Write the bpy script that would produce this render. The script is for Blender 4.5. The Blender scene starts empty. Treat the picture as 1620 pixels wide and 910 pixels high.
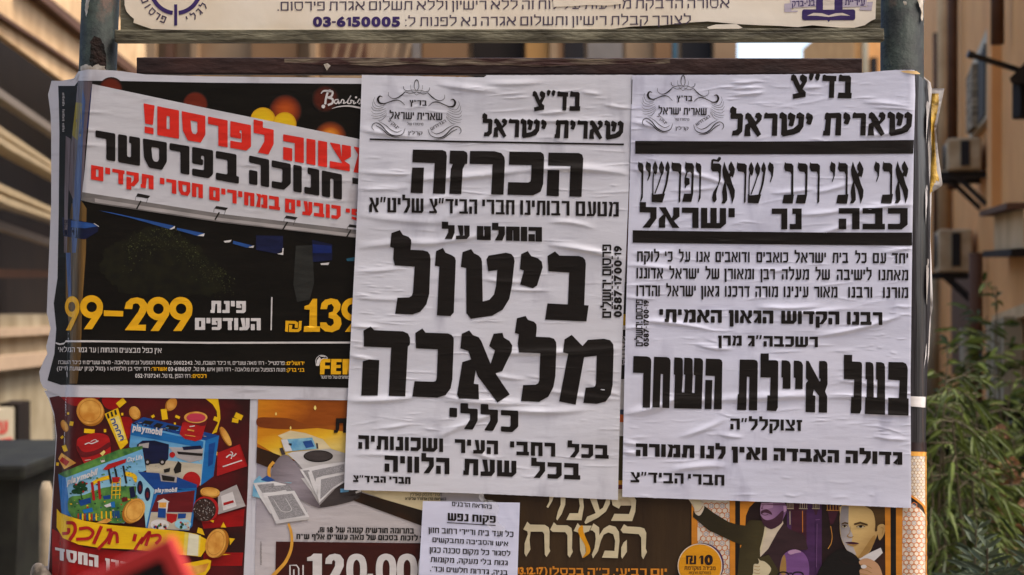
import bpy, bmesh, math, random
import numpy as np
from mathutils import Vector, Matrix
from mathutils.geometry import tessellate_polygon

SC = bpy.context.scene
COL = SC.collection
R = math.radians

# ------------------------------------------------------------------ camera, sky, sun, exposure
S = 0.00115                 # metres per photograph pixel on the board plane
CX, CY, ZC = 810.0, 455.0, 1.78
D = 1620 * S * 50 / 36
cam = bpy.data.cameras.new("camera")
cam.lens = 50
cam.sensor_width = 36
cam.clip_start = 0.05
cam.clip_end = 500
cam.dof.use_dof = True
cam.dof.focus_distance = D
cam.dof.aperture_fstop = 4.5
camo = bpy.data.objects.new("camera", cam)
COL.objects.link(camo)
camo.location = (0, -D, ZC)
camo.rotation_euler = (R(90), 0, 0)
SC.camera = camo

world = bpy.data.worlds.new("World")
SC.world = world
world.use_nodes = True
wn = world.node_tree
sky = wn.nodes.new("ShaderNodeTexSky")
sky.sky_type = 'NISHITA'
sky.sun_disc = False
SUN_EL, SUN_AZ = R(62), R(104)
sky.sun_elevation = SUN_EL
sky.sun_rotation = SUN_AZ
sky.air_density = 1.0
sky.dust_density = 4.0
sky.ozone_density = 1.0
wn.links.new(sky.outputs[0], wn.nodes["Background"].inputs[0])
wn.nodes["Background"].inputs[1].default_value = 0.15

sun = bpy.data.lights.new("sun", 'SUN')
sun.energy = 1.3
sun.angle = R(14)
sun.color = (1.0, 0.93, 0.84)
suno = bpy.data.objects.new("sun", sun)
COL.objects.link(suno)
_sd = Vector((math.sin(SUN_AZ) * math.cos(SUN_EL), math.cos(SUN_AZ) * math.cos(SUN_EL), math.sin(SUN_EL)))
suno.rotation_euler = _sd.to_track_quat('Z', 'Y').to_euler()
suno.location = (0, 0, 30)

SC.view_settings.view_transform = 'Standard'
SC.view_settings.look = 'None'
SC.view_settings.exposure = 1.6
SC.view_settings.gamma = 1.0
SC.view_settings.use_curve_mapping = False
SC.render.engine = 'CYCLES'
SC.cycles.use_denoising = True
SC.cycles.max_bounces = 6
random.seed(7)
rng = np.random.default_rng(11)


# ------------------------------------------------------------------ basic helpers
def at(px, py, y=0.0):
    """The point at depth y behind the board plane that the photograph shows at pixel px, py."""
    k = (D + y) / D
    return Vector(((px - CX) * S * k, y, ZC + (CY - py) * S * k))


def lin(r, g, b):
    def f(c):
        c /= 255.0
        return c / 12.92 if c <= 0.04045 else ((c + 0.055) / 1.055) ** 2.4
    return (f(r), f(g), f(b), 1.0)


MATS = {}


def mat(name, col, rough=0.6, spec=0.4, metal=0.0, var=0.0, scale=8.0, bump=0.0, bscale=60.0, col2=None, stretch=(1, 1, 1), lo=0.35, hi=0.65, alpha=1.0, detail=5.0):
    if name in MATS:
        return MATS[name]
    m = bpy.data.materials.new(name)
    m.use_nodes = True
    nt = m.node_tree
    b = nt.nodes["Principled BSDF"]
    b.inputs["Base Color"].default_value = col
    b.inputs["Roughness"].default_value = rough
    b.inputs["Specular IOR Level"].default_value = spec
    b.inputs["Metallic"].default_value = metal
    b.inputs["Alpha"].default_value = alpha
    if var or col2 or bump:
        g = nt.nodes.new("ShaderNodeNewGeometry")
        mp = nt.nodes.new("ShaderNodeMapping")
        mp.inputs["Scale"].default_value = stretch
        nt.links.new(g.outputs["Position"], mp.inputs["Vector"])
    if var or col2:
        n = nt.nodes.new("ShaderNodeTexNoise")
        n.inputs["Scale"].default_value = scale
        n.inputs["Detail"].default_value = detail
        nt.links.new(mp.outputs[0], n.inputs["Vector"])
        r = nt.nodes.new("ShaderNodeValToRGB")
        c2 = col2 if col2 else tuple(max(0, c * (1 - var)) for c in col[:3]) + (1,)
        r.color_ramp.elements[0].position = lo
        r.color_ramp.elements[0].color = c2
        r.color_ramp.elements[1].position = hi
        r.color_ramp.elements[1].color = col
        nt.links.new(n.outputs[0], r.inputs[0])
        nt.links.new(r.outputs[0], b.inputs["Base Color"])
    if bump:
        n2 = nt.nodes.new("ShaderNodeTexNoise")
        n2.inputs["Scale"].default_value = bscale
        n2.inputs["Detail"].default_value = 4
        nt.links.new(mp.outputs[0], n2.inputs["Vector"])
        bp = nt.nodes.new("ShaderNodeBump")
        bp.inputs["Strength"].default_value = bump
        bp.inputs["Distance"].default_value = 0.01
        nt.links.new(n2.outputs[0], bp.inputs["Height"])
        nt.links.new(bp.outputs[0], b.inputs["Normal"])
    MATS[name] = m
    return m


def paper_mat(name, col, ghost, rough=0.55):
    """Pasted poster paper: faint show-through blotches of the sheets below, glue streaks, fine creasing."""
    m = bpy.data.materials.new(name)
    m.use_nodes = True
    nt = m.node_tree
    L = nt.links
    b = nt.nodes["Principled BSDF"]
    b.inputs["Roughness"].default_value = rough
    b.inputs["Specular IOR Level"].default_value = 0.35
    g = nt.nodes.new("ShaderNodeNewGeometry")

    def noise(scale, stretch, detail, lo, hi):
        mp = nt.nodes.new("ShaderNodeMapping")
        mp.inputs["Scale"].default_value = stretch
        L.new(g.outputs["Position"], mp.inputs["Vector"])
        n = nt.nodes.new("ShaderNodeTexNoise")
        n.inputs["Scale"].default_value = scale
        n.inputs["Detail"].default_value = detail
        L.new(mp.outputs[0], n.inputs["Vector"])
        r = nt.nodes.new("ShaderNodeMapRange")
        r.inputs["From Min"].default_value = lo
        r.inputs["From Max"].default_value = hi
        L.new(n.outputs[0], r.inputs["Value"])
        return r.outputs[0], n.outputs[0]
    big, _ = noise(6, (1, 1, 1), 3, 0.48, 0.62)
    streak, _ = noise(26, (1, 1, 0.35), 4, 0.52, 0.72)
    rows, _ = noise(30, (0.35, 1, 2.4), 3, 0.55, 0.75)
    mul = nt.nodes.new("ShaderNodeMath"); mul.operation = 'MULTIPLY'
    mx = nt.nodes.new("ShaderNodeMath"); mx.operation = 'MAXIMUM'
    L.new(streak, mx.inputs[0]); L.new(rows, mx.inputs[1])
    L.new(mx.outputs[0], mul.inputs[0]); L.new(big, mul.inputs[1])
    mix = nt.nodes.new("ShaderNodeMix"); mix.data_type = 'RGBA'
    mix.inputs["A"].default_value = col
    mix.inputs["B"].default_value = ghost
    L.new(mul.outputs[0], mix.inputs["Factor"])
    tone, _ = noise(3.0, (1, 1, 1), 2, 0.3, 0.7)
    mix2 = nt.nodes.new("ShaderNodeMix"); mix2.data_type = 'RGBA'; mix2.blend_type = 'MULTIPLY'
    mix2.inputs["Factor"].default_value = 1.0
    rp = nt.nodes.new("ShaderNodeValToRGB")
    rp.color_ramp.elements[0].color = (0.95, 0.93, 0.91, 1)
    rp.color_ramp.elements[1].color = (0.98, 0.98, 1.0, 1)
    L.new(tone, rp.inputs[0])
    L.new(mix.outputs["Result"], mix2.inputs["A"]); L.new(rp.outputs[0], mix2.inputs["B"])
    L.new(mix2.outputs["Result"], b.inputs["Base Color"])
    _, fine = noise(45, (0.45, 1, 1.6), 5, 0, 1)
    bp = nt.nodes.new("ShaderNodeBump")
    bp.inputs["Strength"].default_value = 0.10
    bp.inputs["Distance"].default_value = 0.006
    L.new(fine, bp.inputs["Height"])
    L.new(bp.outputs[0], b.inputs["Normal"])
    MATS[name] = m
    return m


def ink_mat(name, col, rough=0.42, spec=0.4, var=0.12):
    return mat(name, col, rough, spec, var=var, scale=40, bump=0.10, bscale=45, stretch=(0.45, 1, 1.6))

def grad_mat(name, p0, c0, p1, c1, rough=.42, cm=None, var=.10):
    """printed picture tone that runs from colour c0 at p0 to c1 at p1 (photograph pixels), with print mottle"""
    if name in MATS:
        return MATS[name]
    m = ink_mat(name, lin(*c0), rough, var=.01)
    nt = m.node_tree
    L = nt.links
    g = nt.nodes.new("ShaderNodeNewGeometry")
    w0, w1 = at(*p0), at(*p1)
    d = w1 - w0
    sub = nt.nodes.new("ShaderNodeVectorMath"); sub.operation = 'SUBTRACT'
    sub.inputs[1].default_value = w0
    L.new(g.outputs["Position"], sub.inputs[0])
    dot = nt.nodes.new("ShaderNodeVectorMath"); dot.operation = 'DOT_PRODUCT'
    dot.inputs[1].default_value = d / d.length_squared
    L.new(sub.outputs[0], dot.inputs[0])
    n = nt.nodes.new("ShaderNodeTexNoise"); n.inputs["Scale"].default_value = 30; n.inputs["Detail"].default_value = 5
    L.new(g.outputs["Position"], n.inputs["Vector"])
    ma = nt.nodes.new("ShaderNodeMath"); ma.operation = 'MULTIPLY_ADD'
    ma.inputs[1].default_value = var * 3; ma.inputs[2].default_value = -var * 1.5
    L.new(n.outputs[0], ma.inputs[0])
    ad_ = nt.nodes.new("ShaderNodeMath"); ad_.operation = 'ADD'
    L.new(dot.outputs["Value"], ad_.inputs[0]); L.new(ma.outputs[0], ad_.inputs[1])
    r = nt.nodes.new("ShaderNodeValToRGB")
    r.color_ramp.elements[0].color = lin(*c0)
    r.color_ramp.elements[1].color = lin(*c1)
    if cm:
        e = r.color_ramp.elements.new(.5); e.color = lin(*cm)
    L.new(ad_.outputs[0], r.inputs[0])
    L.new(r.outputs[0], nt.nodes["Principled BSDF"].inputs["Base Color"])
    return m


def radial_mat(name, c, rad, stops, rough=.4):
    """printed soft spot: stops [(0..1, rgb)] outward from c to rad (photograph pixels)"""
    if name in MATS:
        return MATS[name]
    m = ink_mat(name, lin(*stops[0][1]), rough, var=.01)
    nt = m.node_tree
    L = nt.links
    g = nt.nodes.new("ShaderNodeNewGeometry")
    dv = nt.nodes.new("ShaderNodeVectorMath"); dv.operation = 'DISTANCE'
    dv.inputs[1].default_value = at(*c)
    L.new(g.outputs["Position"], dv.inputs[0])
    k = nt.nodes.new("ShaderNodeMath"); k.operation = 'DIVIDE'; k.inputs[1].default_value = rad * S
    L.new(dv.outputs["Value"], k.inputs[0])
    r = nt.nodes.new("ShaderNodeValToRGB")
    els = r.color_ramp.elements
    els[0].position, els[0].color = stops[0][0], lin(*stops[0][1])
    els[1].position, els[1].color = stops[-1][0], lin(*stops[-1][1])
    for p, cc_ in stops[1:-1]:
        e = els.new(p); e.color = lin(*cc_)
    L.new(k.outputs[0], r.inputs[0])
    L.new(r.outputs[0], nt.nodes["Principled BSDF"].inputs["Base Color"])
    return m


def tag(o, label, cat, group=None, kind=None):
    if label:
        o["label"] = label
    if cat:
        o["category"] = cat
    if group:
        o["group"] = group
    if kind:
        o["kind"] = kind
    return o


def thing(name, label, cat, loc, group=None):
    o = bpy.data.objects.new(name, None)
    o.empty_display_size = 0.1
    o.location = loc
    COL.objects.link(o)
    return tag(o, label, cat, group)


def link_mesh(name, verts, faces, mats, parent=None, fm=None, smooth=False, origin=None, normals=None):
    """verts in world space; the object's origin is its parent's (or ORIGIN)."""
    me = bpy.data.meshes.new(name)
    org = Vector(origin) if origin is not None else (world_loc(parent) if parent else Vector((0, 0, 0)))
    v = np.asarray(verts, dtype=np.float64).reshape(-1, 3) - np.array(org)
    me.from_pydata([tuple(a) for a in v], [], [tuple(int(i) for i in f) for f in faces])
    for m in (mats if isinstance(mats, (list, tuple)) else [mats]):
        me.materials.append(m)
    if fm is not None:
        me.polygons.foreach_set("material_index", fm)
    if smooth:
        me.polygons.foreach_set("use_smooth", [True] * len(me.polygons))
    me.update()
    if normals is not None:
        me.normals_split_custom_set_from_vertices([tuple(a) for a in normals])
    o = bpy.data.objects.new(name, me)
    COL.objects.link(o)
    if parent:
        o.parent = parent
        o.location = org - world_loc(parent)
    else:
        o.location = org
    return o


def world_loc(o):
    p = Vector((0, 0, 0))
    while o is not None:
        p = p + o.location
        o = o.parent
    return p


class MB:
    """Collects solid pieces (world space) into one mesh."""
    def __init__(self):
        self.v, self.f, self.m = [], [], []

    def add(self, v, f, mi=0):
        o = len(self.v)
        self.v += [tuple(a) for a in v]
        self.f += [tuple(i + o for i in q) for q in f]
        self.m += [mi] * len(f)

    def box(self, c, sx, sy, sz, ax=None, mi=0, bev=0.0):
        """box at centre c, sizes along axes ax (3 unit vectors)."""
        bm = bmesh.new()
        bmesh.ops.create_cube(bm, size=1)
        for v in bm.verts:
            v.co = Vector((v.co.x * sx, v.co.y * sy, v.co.z * sz))
        if bev:
            bmesh.ops.bevel(bm, geom=bm.edges[:], offset=bev, segments=2, affect='EDGES', profile=0.6)
        M = Matrix.Identity(3)
        if ax:
            M = Matrix((ax[0], ax[1], ax[2])).transposed()
        self.bm(bm, lambda p: Vector(c) + M @ p, mi)

    def bm(self, bm, fn, mi=0):
        bm.verts.index_update()
        self.add([fn(v.co.copy()) for v in bm.verts], [[v.index for v in f.verts] for f in bm.faces], mi)
        bm.free()

    def beam(self, a, b, w, h, mi=0, bev=0.0):
        """bar from a to b, w wide (horizontal), h high."""
        a, b = Vector(a), Vector(b)
        d = (b - a)
        ln = d.length
        x = d.normalized()
        up = Vector((0, 0, 1)) if abs(x.z) < 0.95 else Vector((0, 1, 0))
        y = up.cross(x).normalized()
        z = x.cross(y)
        self.box((a + b) / 2, ln, w, h, (x, y, z), mi, bev)

    def tube(self, pts, rad, n=12, mi=0, cap=True):
        pts = [Vector(p) for p in pts]
        rads = rad if isinstance(rad, (list, tuple)) else [rad] * len(pts)
        vs, fs = [], []
        for i, p in enumerate(pts):
            d = (pts[min(i + 1, len(pts) - 1)] - pts[max(i - 1, 0)]).normalized()
            up = Vector((0, 0, 1)) if abs(d.z) < 0.9 else Vector((0, 1, 0))
            u = up.cross(d).normalized()
            w = d.cross(u)
            for k in range(n):
                a = 2 * math.pi * k / n
                vs.append(p + (u * math.cos(a) + w * math.sin(a)) * rads[i])
        for i in range(len(pts) - 1):
            for k in range(n):
                a, b = i * n + k, i * n + (k + 1) % n
                fs.append((a, b, b + n, a + n))
        if cap:
            fs.append(tuple(range(n - 1, -1, -1)))
            fs.append(tuple((len(pts) - 1) * n + k for k in range(n)))
        self.add(vs, fs, mi)

    def build(self, name, mats, parent=None, smooth=False, origin=None):
        return link_mesh(name, self.v, self.f, mats, parent, self.m, smooth, origin)


# ------------------------------------------------------------------ pasted sheets: surface with wraps round the posts and paste wrinkles
R_L, R_R = 30.4, 35.0      # post radii and centres, in board-plane pixels
C_L, LEAN, C_R = 149.5, 0.0375, 1437.0


def base_depth(px, py):
    """depth of the board front: flat, then round the front of each post and off behind it"""
    px = np.asarray(px, float); py = np.asarray(py, float)
    y = np.zeros(np.broadcast(px, py).shape)
    for _ in range(4):
        X = CX + (px - CX) * (1 + y * S / D)
        Y = CY + (py - CY) * (1 + y * S / D)
        d = (C_L - LEAN * Y) - X
        lim = 25.5
        yl = R_L - np.sqrt(np.maximum(R_L ** 2 - np.clip(d, 0, lim) ** 2, 0)) + np.maximum(d - lim, 0) * 0.35
        d2 = X - C_R
        lim2 = 30.0
        yr = R_R - np.sqrt(np.maximum(R_R ** 2 - np.clip(d2, 0, lim2) ** 2, 0)) + np.maximum(d2 - lim2, 0) * 0.35
        y = np.where(d > 0, yl, np.where(d2 > 0, yr, 0.0))
    return y * S


class Surf:
    """depth (y) of a pasted sheet at pixel px, py: LAYER metres in front of the board, with creases."""
    def __init__(self, layer, strokes=(), seed=1, area=(0, 0, 1, 1), n_small=0, amp=1.0, wave=0.0004, clusters=()):
        self.layer = layer
        self.str = [tuple(s) for s in strokes]
        r = np.random.default_rng(seed)
        x0, y0, x1, y1 = area
        for _ in range(n_small):
            cx, cy = r.uniform(x0, x1), r.uniform(y0, y1)
            ln = r.uniform(12, 75) * (0.6 if r.random() < 0.5 else 1.2)
            sl = r.normal(0.0, 0.10)
            self.str.append((cx - ln / 2, cy - sl * ln / 2, cx + ln / 2, cy + sl * ln / 2, r.normal(0, 2.0), r.uniform(0.12, 0.46), r.uniform(0.8, 1.9)))
        for (cx0, cy0, cx1, cy1, n) in clusters:      # patches of fine crinkles
            for _ in range(n):
                cx, cy = r.uniform(cx0, cx1), r.uniform(cy0, cy1)
                ln = r.uniform(8, 30)
                sl = r.normal(0.0, 0.06)
                self.str.append((cx - ln / 2, cy - sl * ln / 2, cx + ln / 2, cy + sl * ln / 2, r.normal(0, 1.0), r.uniform(0.16, 0.40), r.uniform(0.7, 1.2)))
        self.amp = amp
        self.wave = wave
        self.ph = r.uniform(0, 6.28, 12)
        self.fx = r.normal(0, 0.010, 12)
        self.fy = r.normal(0, 0.035, 12)

    def wr(self, px, py):
        px = np.asarray(px, float); py = np.asarray(py, float)
        h = np.zeros(px.shape)
        for (x0, y0, x1, y1, bow, a, w) in self.str:
            lo, hi = min(x0, x1) - 4 * w, max(x0, x1) + 4 * w
            sel = np.nonzero((px > lo) & (px < hi) & (py > min(y0, y1) - 5 * w - abs(bow)) & (py < max(y0, y1) + 5 * w + abs(bow)))[0]
            if not len(sel):
                continue
            X, Y = px[sel], py[sel]
            dx, dy = x1 - x0, y1 - y0
            L2 = dx * dx + dy * dy
            L = math.sqrt(L2)
            t = ((X - x0) * dx + (Y - y0) * dy) / L2
            tc = np.clip(t, 0, 1)
            d = (-(X - x0) * dy + (Y - y0) * dx) / L - bow * 4 * tc * (1 - tc)
            env = np.clip(np.sin(np.pi * np.clip(t, 0, 1)), 0, 1) ** 0.7
            s = d / w
            prof = np.where(s > 0, np.exp(-(s / 0.8) ** 2), np.exp(-(s / 1.7) ** 2))
            h[sel] += a * 0.001 * env * prof
        lf = np.zeros(px.shape)
        for p, a, b in zip(self.ph, self.fx, self.fy):
            lf += np.sin(px * a + py * b + p)
        return (h + self.wave * lf / 3.0) * self.amp

    def y(self, px, py):
        return base_depth(px, py) - self.layer - self.wr(px, py)


def place(px, py, y):
    k = (D + y) / D
    return np.stack([(px - CX) * S * k, y, ZC + (CY - py) * S * k], axis=1)


def surf_normals(sf, px, py):
    e = 0.6
    yx = (sf.y(px + e, py) - sf.y(px - e, py)) / (2 * e * S)
    yz = -(sf.y(px, py + e) - sf.y(px, py - e)) / (2 * e * S)
    n = np.stack([yx, -np.ones(len(px)), yz], axis=1)
    return n / np.linalg.norm(n, axis=1)[:, None]


def interp(poly, t):
    a = np.array(poly, float)
    return np.interp(t, a[:, 0], a[:, 1])


def sheet(name, sf, left, right, top, bottom, m, parent, dx=5.0, dy=2.2, rag=0.0, seed=3, off=0.0):
    """left/right: [(py, px)], top/bottom: [(px, py)] outlines of the sheet in photograph pixels."""
    r = np.random.default_rng(seed)
    x_a, x_b = left[0][1], right[0][1]
    ymin = min(p[1] for p in top); ymax = max(p[1] for p in bottom)
    nx = max(2, int(abs(x_b - x_a) / dx)); ny = max(2, int((ymax - ymin) / dy))
    wd = abs(x_b - x_a)
    us = list(np.linspace(0, 1, nx + 1))
    if x_a < 150:
        us = sorted(set(list(np.linspace(0, 80 / wd, 48)) + [u for u in us if u > 80 / wd + .001]))
    if x_b > 1436:
        e = max(0.0, 1 - 60 / wd)
        us = sorted(set(list(np.linspace(e, 1, 36)) + [u for u in us if u < e - .001]))
    nx = len(us) - 1
    U, V = np.meshgrid(us, np.linspace(0, 1, ny + 1))
    U, V = U.ravel(), V.ravel()
    py = ymin + V * (ymax - ymin)
    for _ in range(3):
        xl, xr = interp(left, py), interp(right, py)
        px = xl + U * (xr - xl)
        yt, yb = interp(top, px), interp(bottom, px)
        py = yt + V * (yb - yt)
    if rag:
        jt = r.normal(0, 1, nx + 1).repeat(1)
        jt = np.tile(jt, ny + 1)
        py = py - rag * jt * np.clip(1 - V * ny, 0, 1) + rag * np.roll(jt, 3) * np.clip(1 - (1 - V) * ny, 0, 1)
    y = sf.y(px, py) - off
    vs = place(px, py, y)
    fs = []
    W = nx + 1
    for j in range(ny):
        for i in range(nx):
            a = j * W + i
            fs.append((a, a + W, a + W + 1, a + 1))
    return link_mesh(name, vs, fs, m, parent, None, True)


class Ink:
    """flat printed shapes in photograph pixels, laid on a sheet's surface as one mesh."""
    def __init__(self, sf, step=2.4, xstep=30.0, off=0.00035):
        self.sf, self.step, self.xstep, self.off = sf, step, xstep, off
        self.polys = []
        self.mats = []
        self.gid = 0

    def p(self, outer, m, layer=0.0, holes=()):
        if m not in self.mats:
            self.mats.append(m)
        self.polys.append((outer, holes, self.mats.index(m), layer, self.gid))
        return self

    def build(self, name, parent, label=None):
        """one mesh; lettering becomes one mesh per word or figure group"""
        gids = sorted(set(q[4] for q in self.polys))
        if name.endswith("lettering") and len(gids) > 1:
            every = self.polys
            for g in gids:
                self.polys = [q for q in every if q[4] == g]
                self._build(name, parent, label)
            self.polys = every
            return None
        return self._build(name, parent, label)

    def _build(self, name, parent, label=None):
        allv, allf, allm, alll = [], [], [], []
        tri = {}
        for outer, holes, mi, layer, _g in self.polys:
            tri.setdefault((mi, layer), []).append((outer, holes))
        for (mi, layer), lst in tri.items():
            bm = bmesh.new()
            for outer, holes in lst:
                rings = [list(map(lambda q: (float(q[0]), float(q[1])), outer))] + [list(map(lambda q: (float(q[0]), float(q[1])), h)) for h in holes]
                flat = [q for rg in rings for q in rg]
                try:
                    tris = tessellate_polygon([[Vector((a, b, 0)) for a, b in rg] for rg in rings])
                except Exception:
                    continue
                vs = [bm.verts.new((a, b, 0)) for a, b in flat]
                for t in tris:
                    if len(set(t)) < 3:
                        continue
                    try:
                        bm.faces.new([vs[i] for i in t])
                    except ValueError:
                        pass
            if not bm.faces:
                bm.free(); continue
            ys = [v.co.y for v in bm.verts]; xs = [v.co.x for v in bm.verts]
            for axis, lo, hi, st in ((1, min(ys), max(ys), self.step), (0, min(xs), max(xs), self.xstep)):
                cuts = []
                c = math.floor(lo / st) * st + st
                while c < hi:
                    cuts.append(c); c += st
                if axis == 0:       # finer where the sheet bends round a post
                    cuts += [c for c in list(np.arange(72, 152, 2.0)) + list(np.arange(1430, 1484, 2.0)) if lo < c < hi]
                for c in sorted(set(round(q, 3) for q in cuts)):
                    co = [0, 0, 0]; co[axis] = c
                    no = [0, 0, 0]; no[axis] = 1
                    bmesh.ops.bisect_plane(bm, geom=bm.verts[:] + bm.edges[:] + bm.faces[:], plane_co=co, plane_no=no, dist=1e-4)
            bm.verts.index_update()
            o = len(allv)
            for v in bm.verts:
                allv.append((v.co.x, v.co.y)); alll.append(layer)
            for f in bm.faces:
                idx = [v.index + o for v in f.verts]
                f.normal_update()
                allf.append(idx if f.normal.z < 0 else idx[::-1]); allm.append(mi)
            bm.free()
        if not allf:
            return None
        a = np.array(allv)
        px, py = a[:, 0], a[:, 1]
        y = self.sf.y(px, py) - self.off - np.array(alll) * 0.00012
        nm = surf_normals(self.sf, px, py)
        o = link_mesh(name, place(px, py, y), allf, self.mats, parent, allm, True, None, nm)
        if label:
            o["label"] = label
        return o


# ------------------------------------------------------------------ lettering
def mir(p, w):
    return [(w - a, b) for a, b in p]


def glyph(c, s, b):
    """Block Hebrew letter: ([outline...], [hole lists...], width); x right, y up, height 1, stems s wide, bars b thick."""
    o = 0.09
    G = None
    if c == 'א':
        w = .80 + s * .3; q = s * 1.15
        G = [[(0, 1), (q * .95, 1), (w * .62, .47), (w - s, .62), (w - s, 1), (w, 1), (w, .55), (w * .72, .34), (w, 0), (w - q, 0), (w * .33, .56), (s, .40), (s, 0), (0, 0), (0, .44), (w * .22, .66)]]
    elif c == 'ב':
        w = .70 + s * .5
        G = [[(0, 1), (w - o, 1), (w - o, b), (w, b), (w, 0), (0, 0), (0, b), (w - o - s, b), (w - o - s, 1 - b), (0, 1 - b)]]
    elif c == 'ג':
        w = .42 + s * .6
        G = [[(0, 1), (w, 1), (w, 0), (w - s, 0), (w - s, .32), (s * .8, 0), (0, .12), (w - s, .52), (w - s, 1 - b), (0, 1 - b)]]
    elif c == 'ד':
        w = .66 + s * .5
        G = [[(0, 1), (w, 1), (w, 1 - b), (w - o, 1 - b), (w - o, 0), (w - o - s, 0), (w - o - s, 1 - b), (0, 1 - b)]]
    elif c == 'ה':
        w = .64 + s * .5; g = .5
        G = [[(0, 1), (w, 1), (w, 0), (w - s, 0), (w - s, 1 - b), (0, 1 - b)], [(0, g), (s, g), (s, 0), (0, 0)]]
    elif c == 'ו':
        w = s; G = [[(0, 1), (w, 1), (w, 0), (0, 0)]]
        if s < .2:
            w = s * 1.5; G = [[(0, 1), (w, 1), (w, 0), (w - s, 0), (w - s, 1 - b), (0, 1 - b)]]
    elif c == 'ז':
        w = s * 1.8
        G = [[(0, 1), (w, 1), (w, 1 - b), (w * .78, 1 - b), (w * .78, 0), (w * .78 - s, 0), (w * .78 - s, 1 - b), (0, 1 - b)]]
    elif c == 'ח':
        w = .64 + s * .5
        G = [[(0, 0), (0, 1), (w, 1), (w, 0), (w - s, 0), (w - s, 1 - b), (s, 1 - b), (s, 0)]]
    elif c == 'ט':
        w = .66 + s * .5
        G = [[(0, 1), (s, 1), (s, b), (w - s, b), (w - s, 1 - b), (w * .5, 1 - b), (w * .5, 1), (w, 1), (w, 0), (0, 0)]]
    elif c == 'י':
        w = s * 1.05; G = [[(0, 1), (w, 1), (w, .52), (w - s, .52), (w - s, .8), (0, .8)]] if s < .2 else [[(0, 1), (s, 1), (s, .55), (0, .55)]]
        if s < .2:
            w = s * 1.25; G = [[(0, 1), (w, 1), (w, .55), (w - s, .55), (w - s, 1 - b), (0, 1 - b)]]
    elif c == 'כ':
        w = .60 + s * .5; q = s * .8
        G = [[(0, 1), (w, 1), (w, q), (w - q, 0), (0, 0), (0, b), (w - s * 1.1, b), (w - s, b + .08), (w - s, 1 - b), (0, 1 - b)]]
    elif c == 'ך':
        w = .58 + s * .5
        G = [[(0, 1), (w, 1), (w, -.3), (w - s, -.3), (w - s, 1 - b), (0, 1 - b)]]
    elif c == 'ל':
        w = .56 + s * .6; a = 1.24
        G = [[(0, a), (s, a), (s, 1), (w, 1), (w, .45), (s * 1.6, 0), (s * .45, 0), (w - s, .48), (w - s, 1 - b), (0, 1 - b)]]
    elif c == 'מ':
        w = .74 + s * .5; q = s * 1.1
        G = [[(0, 1), (q, 1), (q * 1.2, .88), (w * .5, 1), (w, 1), (w, 0), (w * .46, 0), (w * .46, b), (w - s, b), (w - s, 1 - b), (w * .42, 1 - b), (s * 1.05, 0), (0, 0), (w * .2, .72)]]
    elif c == 'ם':
        w = .66 + s * .5
        return [([(0, 1), (w, 1), (w, 0), (0, 0)], [[(s, 1 - b), (w - s, 1 - b), (w - s, b), (s, b)]])], w
    elif c == 'נ':
        w = .30 + s * .9
        G = [[(w * .22, 1), (w, 1), (w, 0), (0, 0), (0, b), (w - s, b), (w - s, 1 - b), (w * .22, 1 - b)]]
    elif c == 'ן':
        w = s * (1.5 if s < .2 else 1.25)
        G = [[(0, 1), (w, 1), (w, -.28), (w - s, -.28), (w - s, 1 - b), (0, 1 - b)]]
    elif c == 'ס':
        w = .72 + s * .55
        x0, x1 = s * 1.0, w - s * .86
        return [([(0, 1), (w, 1), (w, .32), (w * .80, 0), (w * .26, 0), (w * .05, .32)], [[(x0 - .02, 1 - b), (x1, 1 - b), (x1, b + .10), (x1 - (x1 - x0) * .25, b), (x0 + (x1 - x0) * .3, b), (x0 + .02, b + .10)]])], w
    elif c == 'ע':
        w = .66 + s * .5
        G = [[(w * .12, 1), (w * .12 + s, 1), (w * .3 + s * .7, b), (w - s * 1.1, b), (w - s, .3), (w - s, 1), (w, 1), (w, .25), (w * .78, 0), (0, -.02), (0, b * .9), (w * .3, b)]]
    elif c == 'פ':
        w = .62 + s * .5
        G = [[(0, 1), (w, 1), (w, s * .5), (w - s * .5, 0), (0, 0), (0, b), (w - s, b), (w - s, 1 - b), (s, 1 - b), (s, .62), (w * .52, .62), (w * .52, .62 - b * .8), (0, .62 - b * .8)]]
    elif c == 'ף':
        w = .62 + s * .5
        G = [[(0, 1), (w, 1), (w, -.28), (w - s, -.28), (w - s, 1 - b), (s, 1 - b), (s, .62), (w * .5, .62), (w * .5, .62 - b * .8), (0, .62 - b * .8)]]
    elif c == 'צ':
        w = .66 + s * .5; q = s * 1.15
        G = [[(0, 1), (q, 1), (w * .56, .50), (w - s, .66), (w - s, 1), (w, 1), (w, .58), (w * .68, .38), (w * .95, b), (w * .95, 0), (0, 0), (0, b), (w * .6, b), (w * .12, .82)]]
    elif c == 'ץ':
        w = .60 + s * .5; q = s * 1.1
        G = [[(0, 1), (q, 1), (w * .38 + s * .5, .56), (w - s, .66), (w - s, 1), (w, 1), (w, .56), (w * .38 + s, .40), (w * .38 + s, -.28), (w * .38, -.28), (w * .38, .46)]]
    elif c == 'ק':
        w = .66 + s * .5
        G = [[(0, 1), (w, 1), (w, .42), (w * .62, 0), (w * .62 - s * .95, 0), (w - s, .45), (w - s, 1 - b), (0, 1 - b)], [(0, .60), (s, .60), (s, -.28), (0, -.28)]]
    elif c == 'ר':
        w = .58 + s * .5
        G = [[(0, 1), (w, 1), (w, 0), (w - s, 0), (w - s, 1 - b), (0, 1 - b)]]
    elif c == 'ש':
        w = .86 + s * .8; h = (w - 3 * s) / 2
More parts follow.
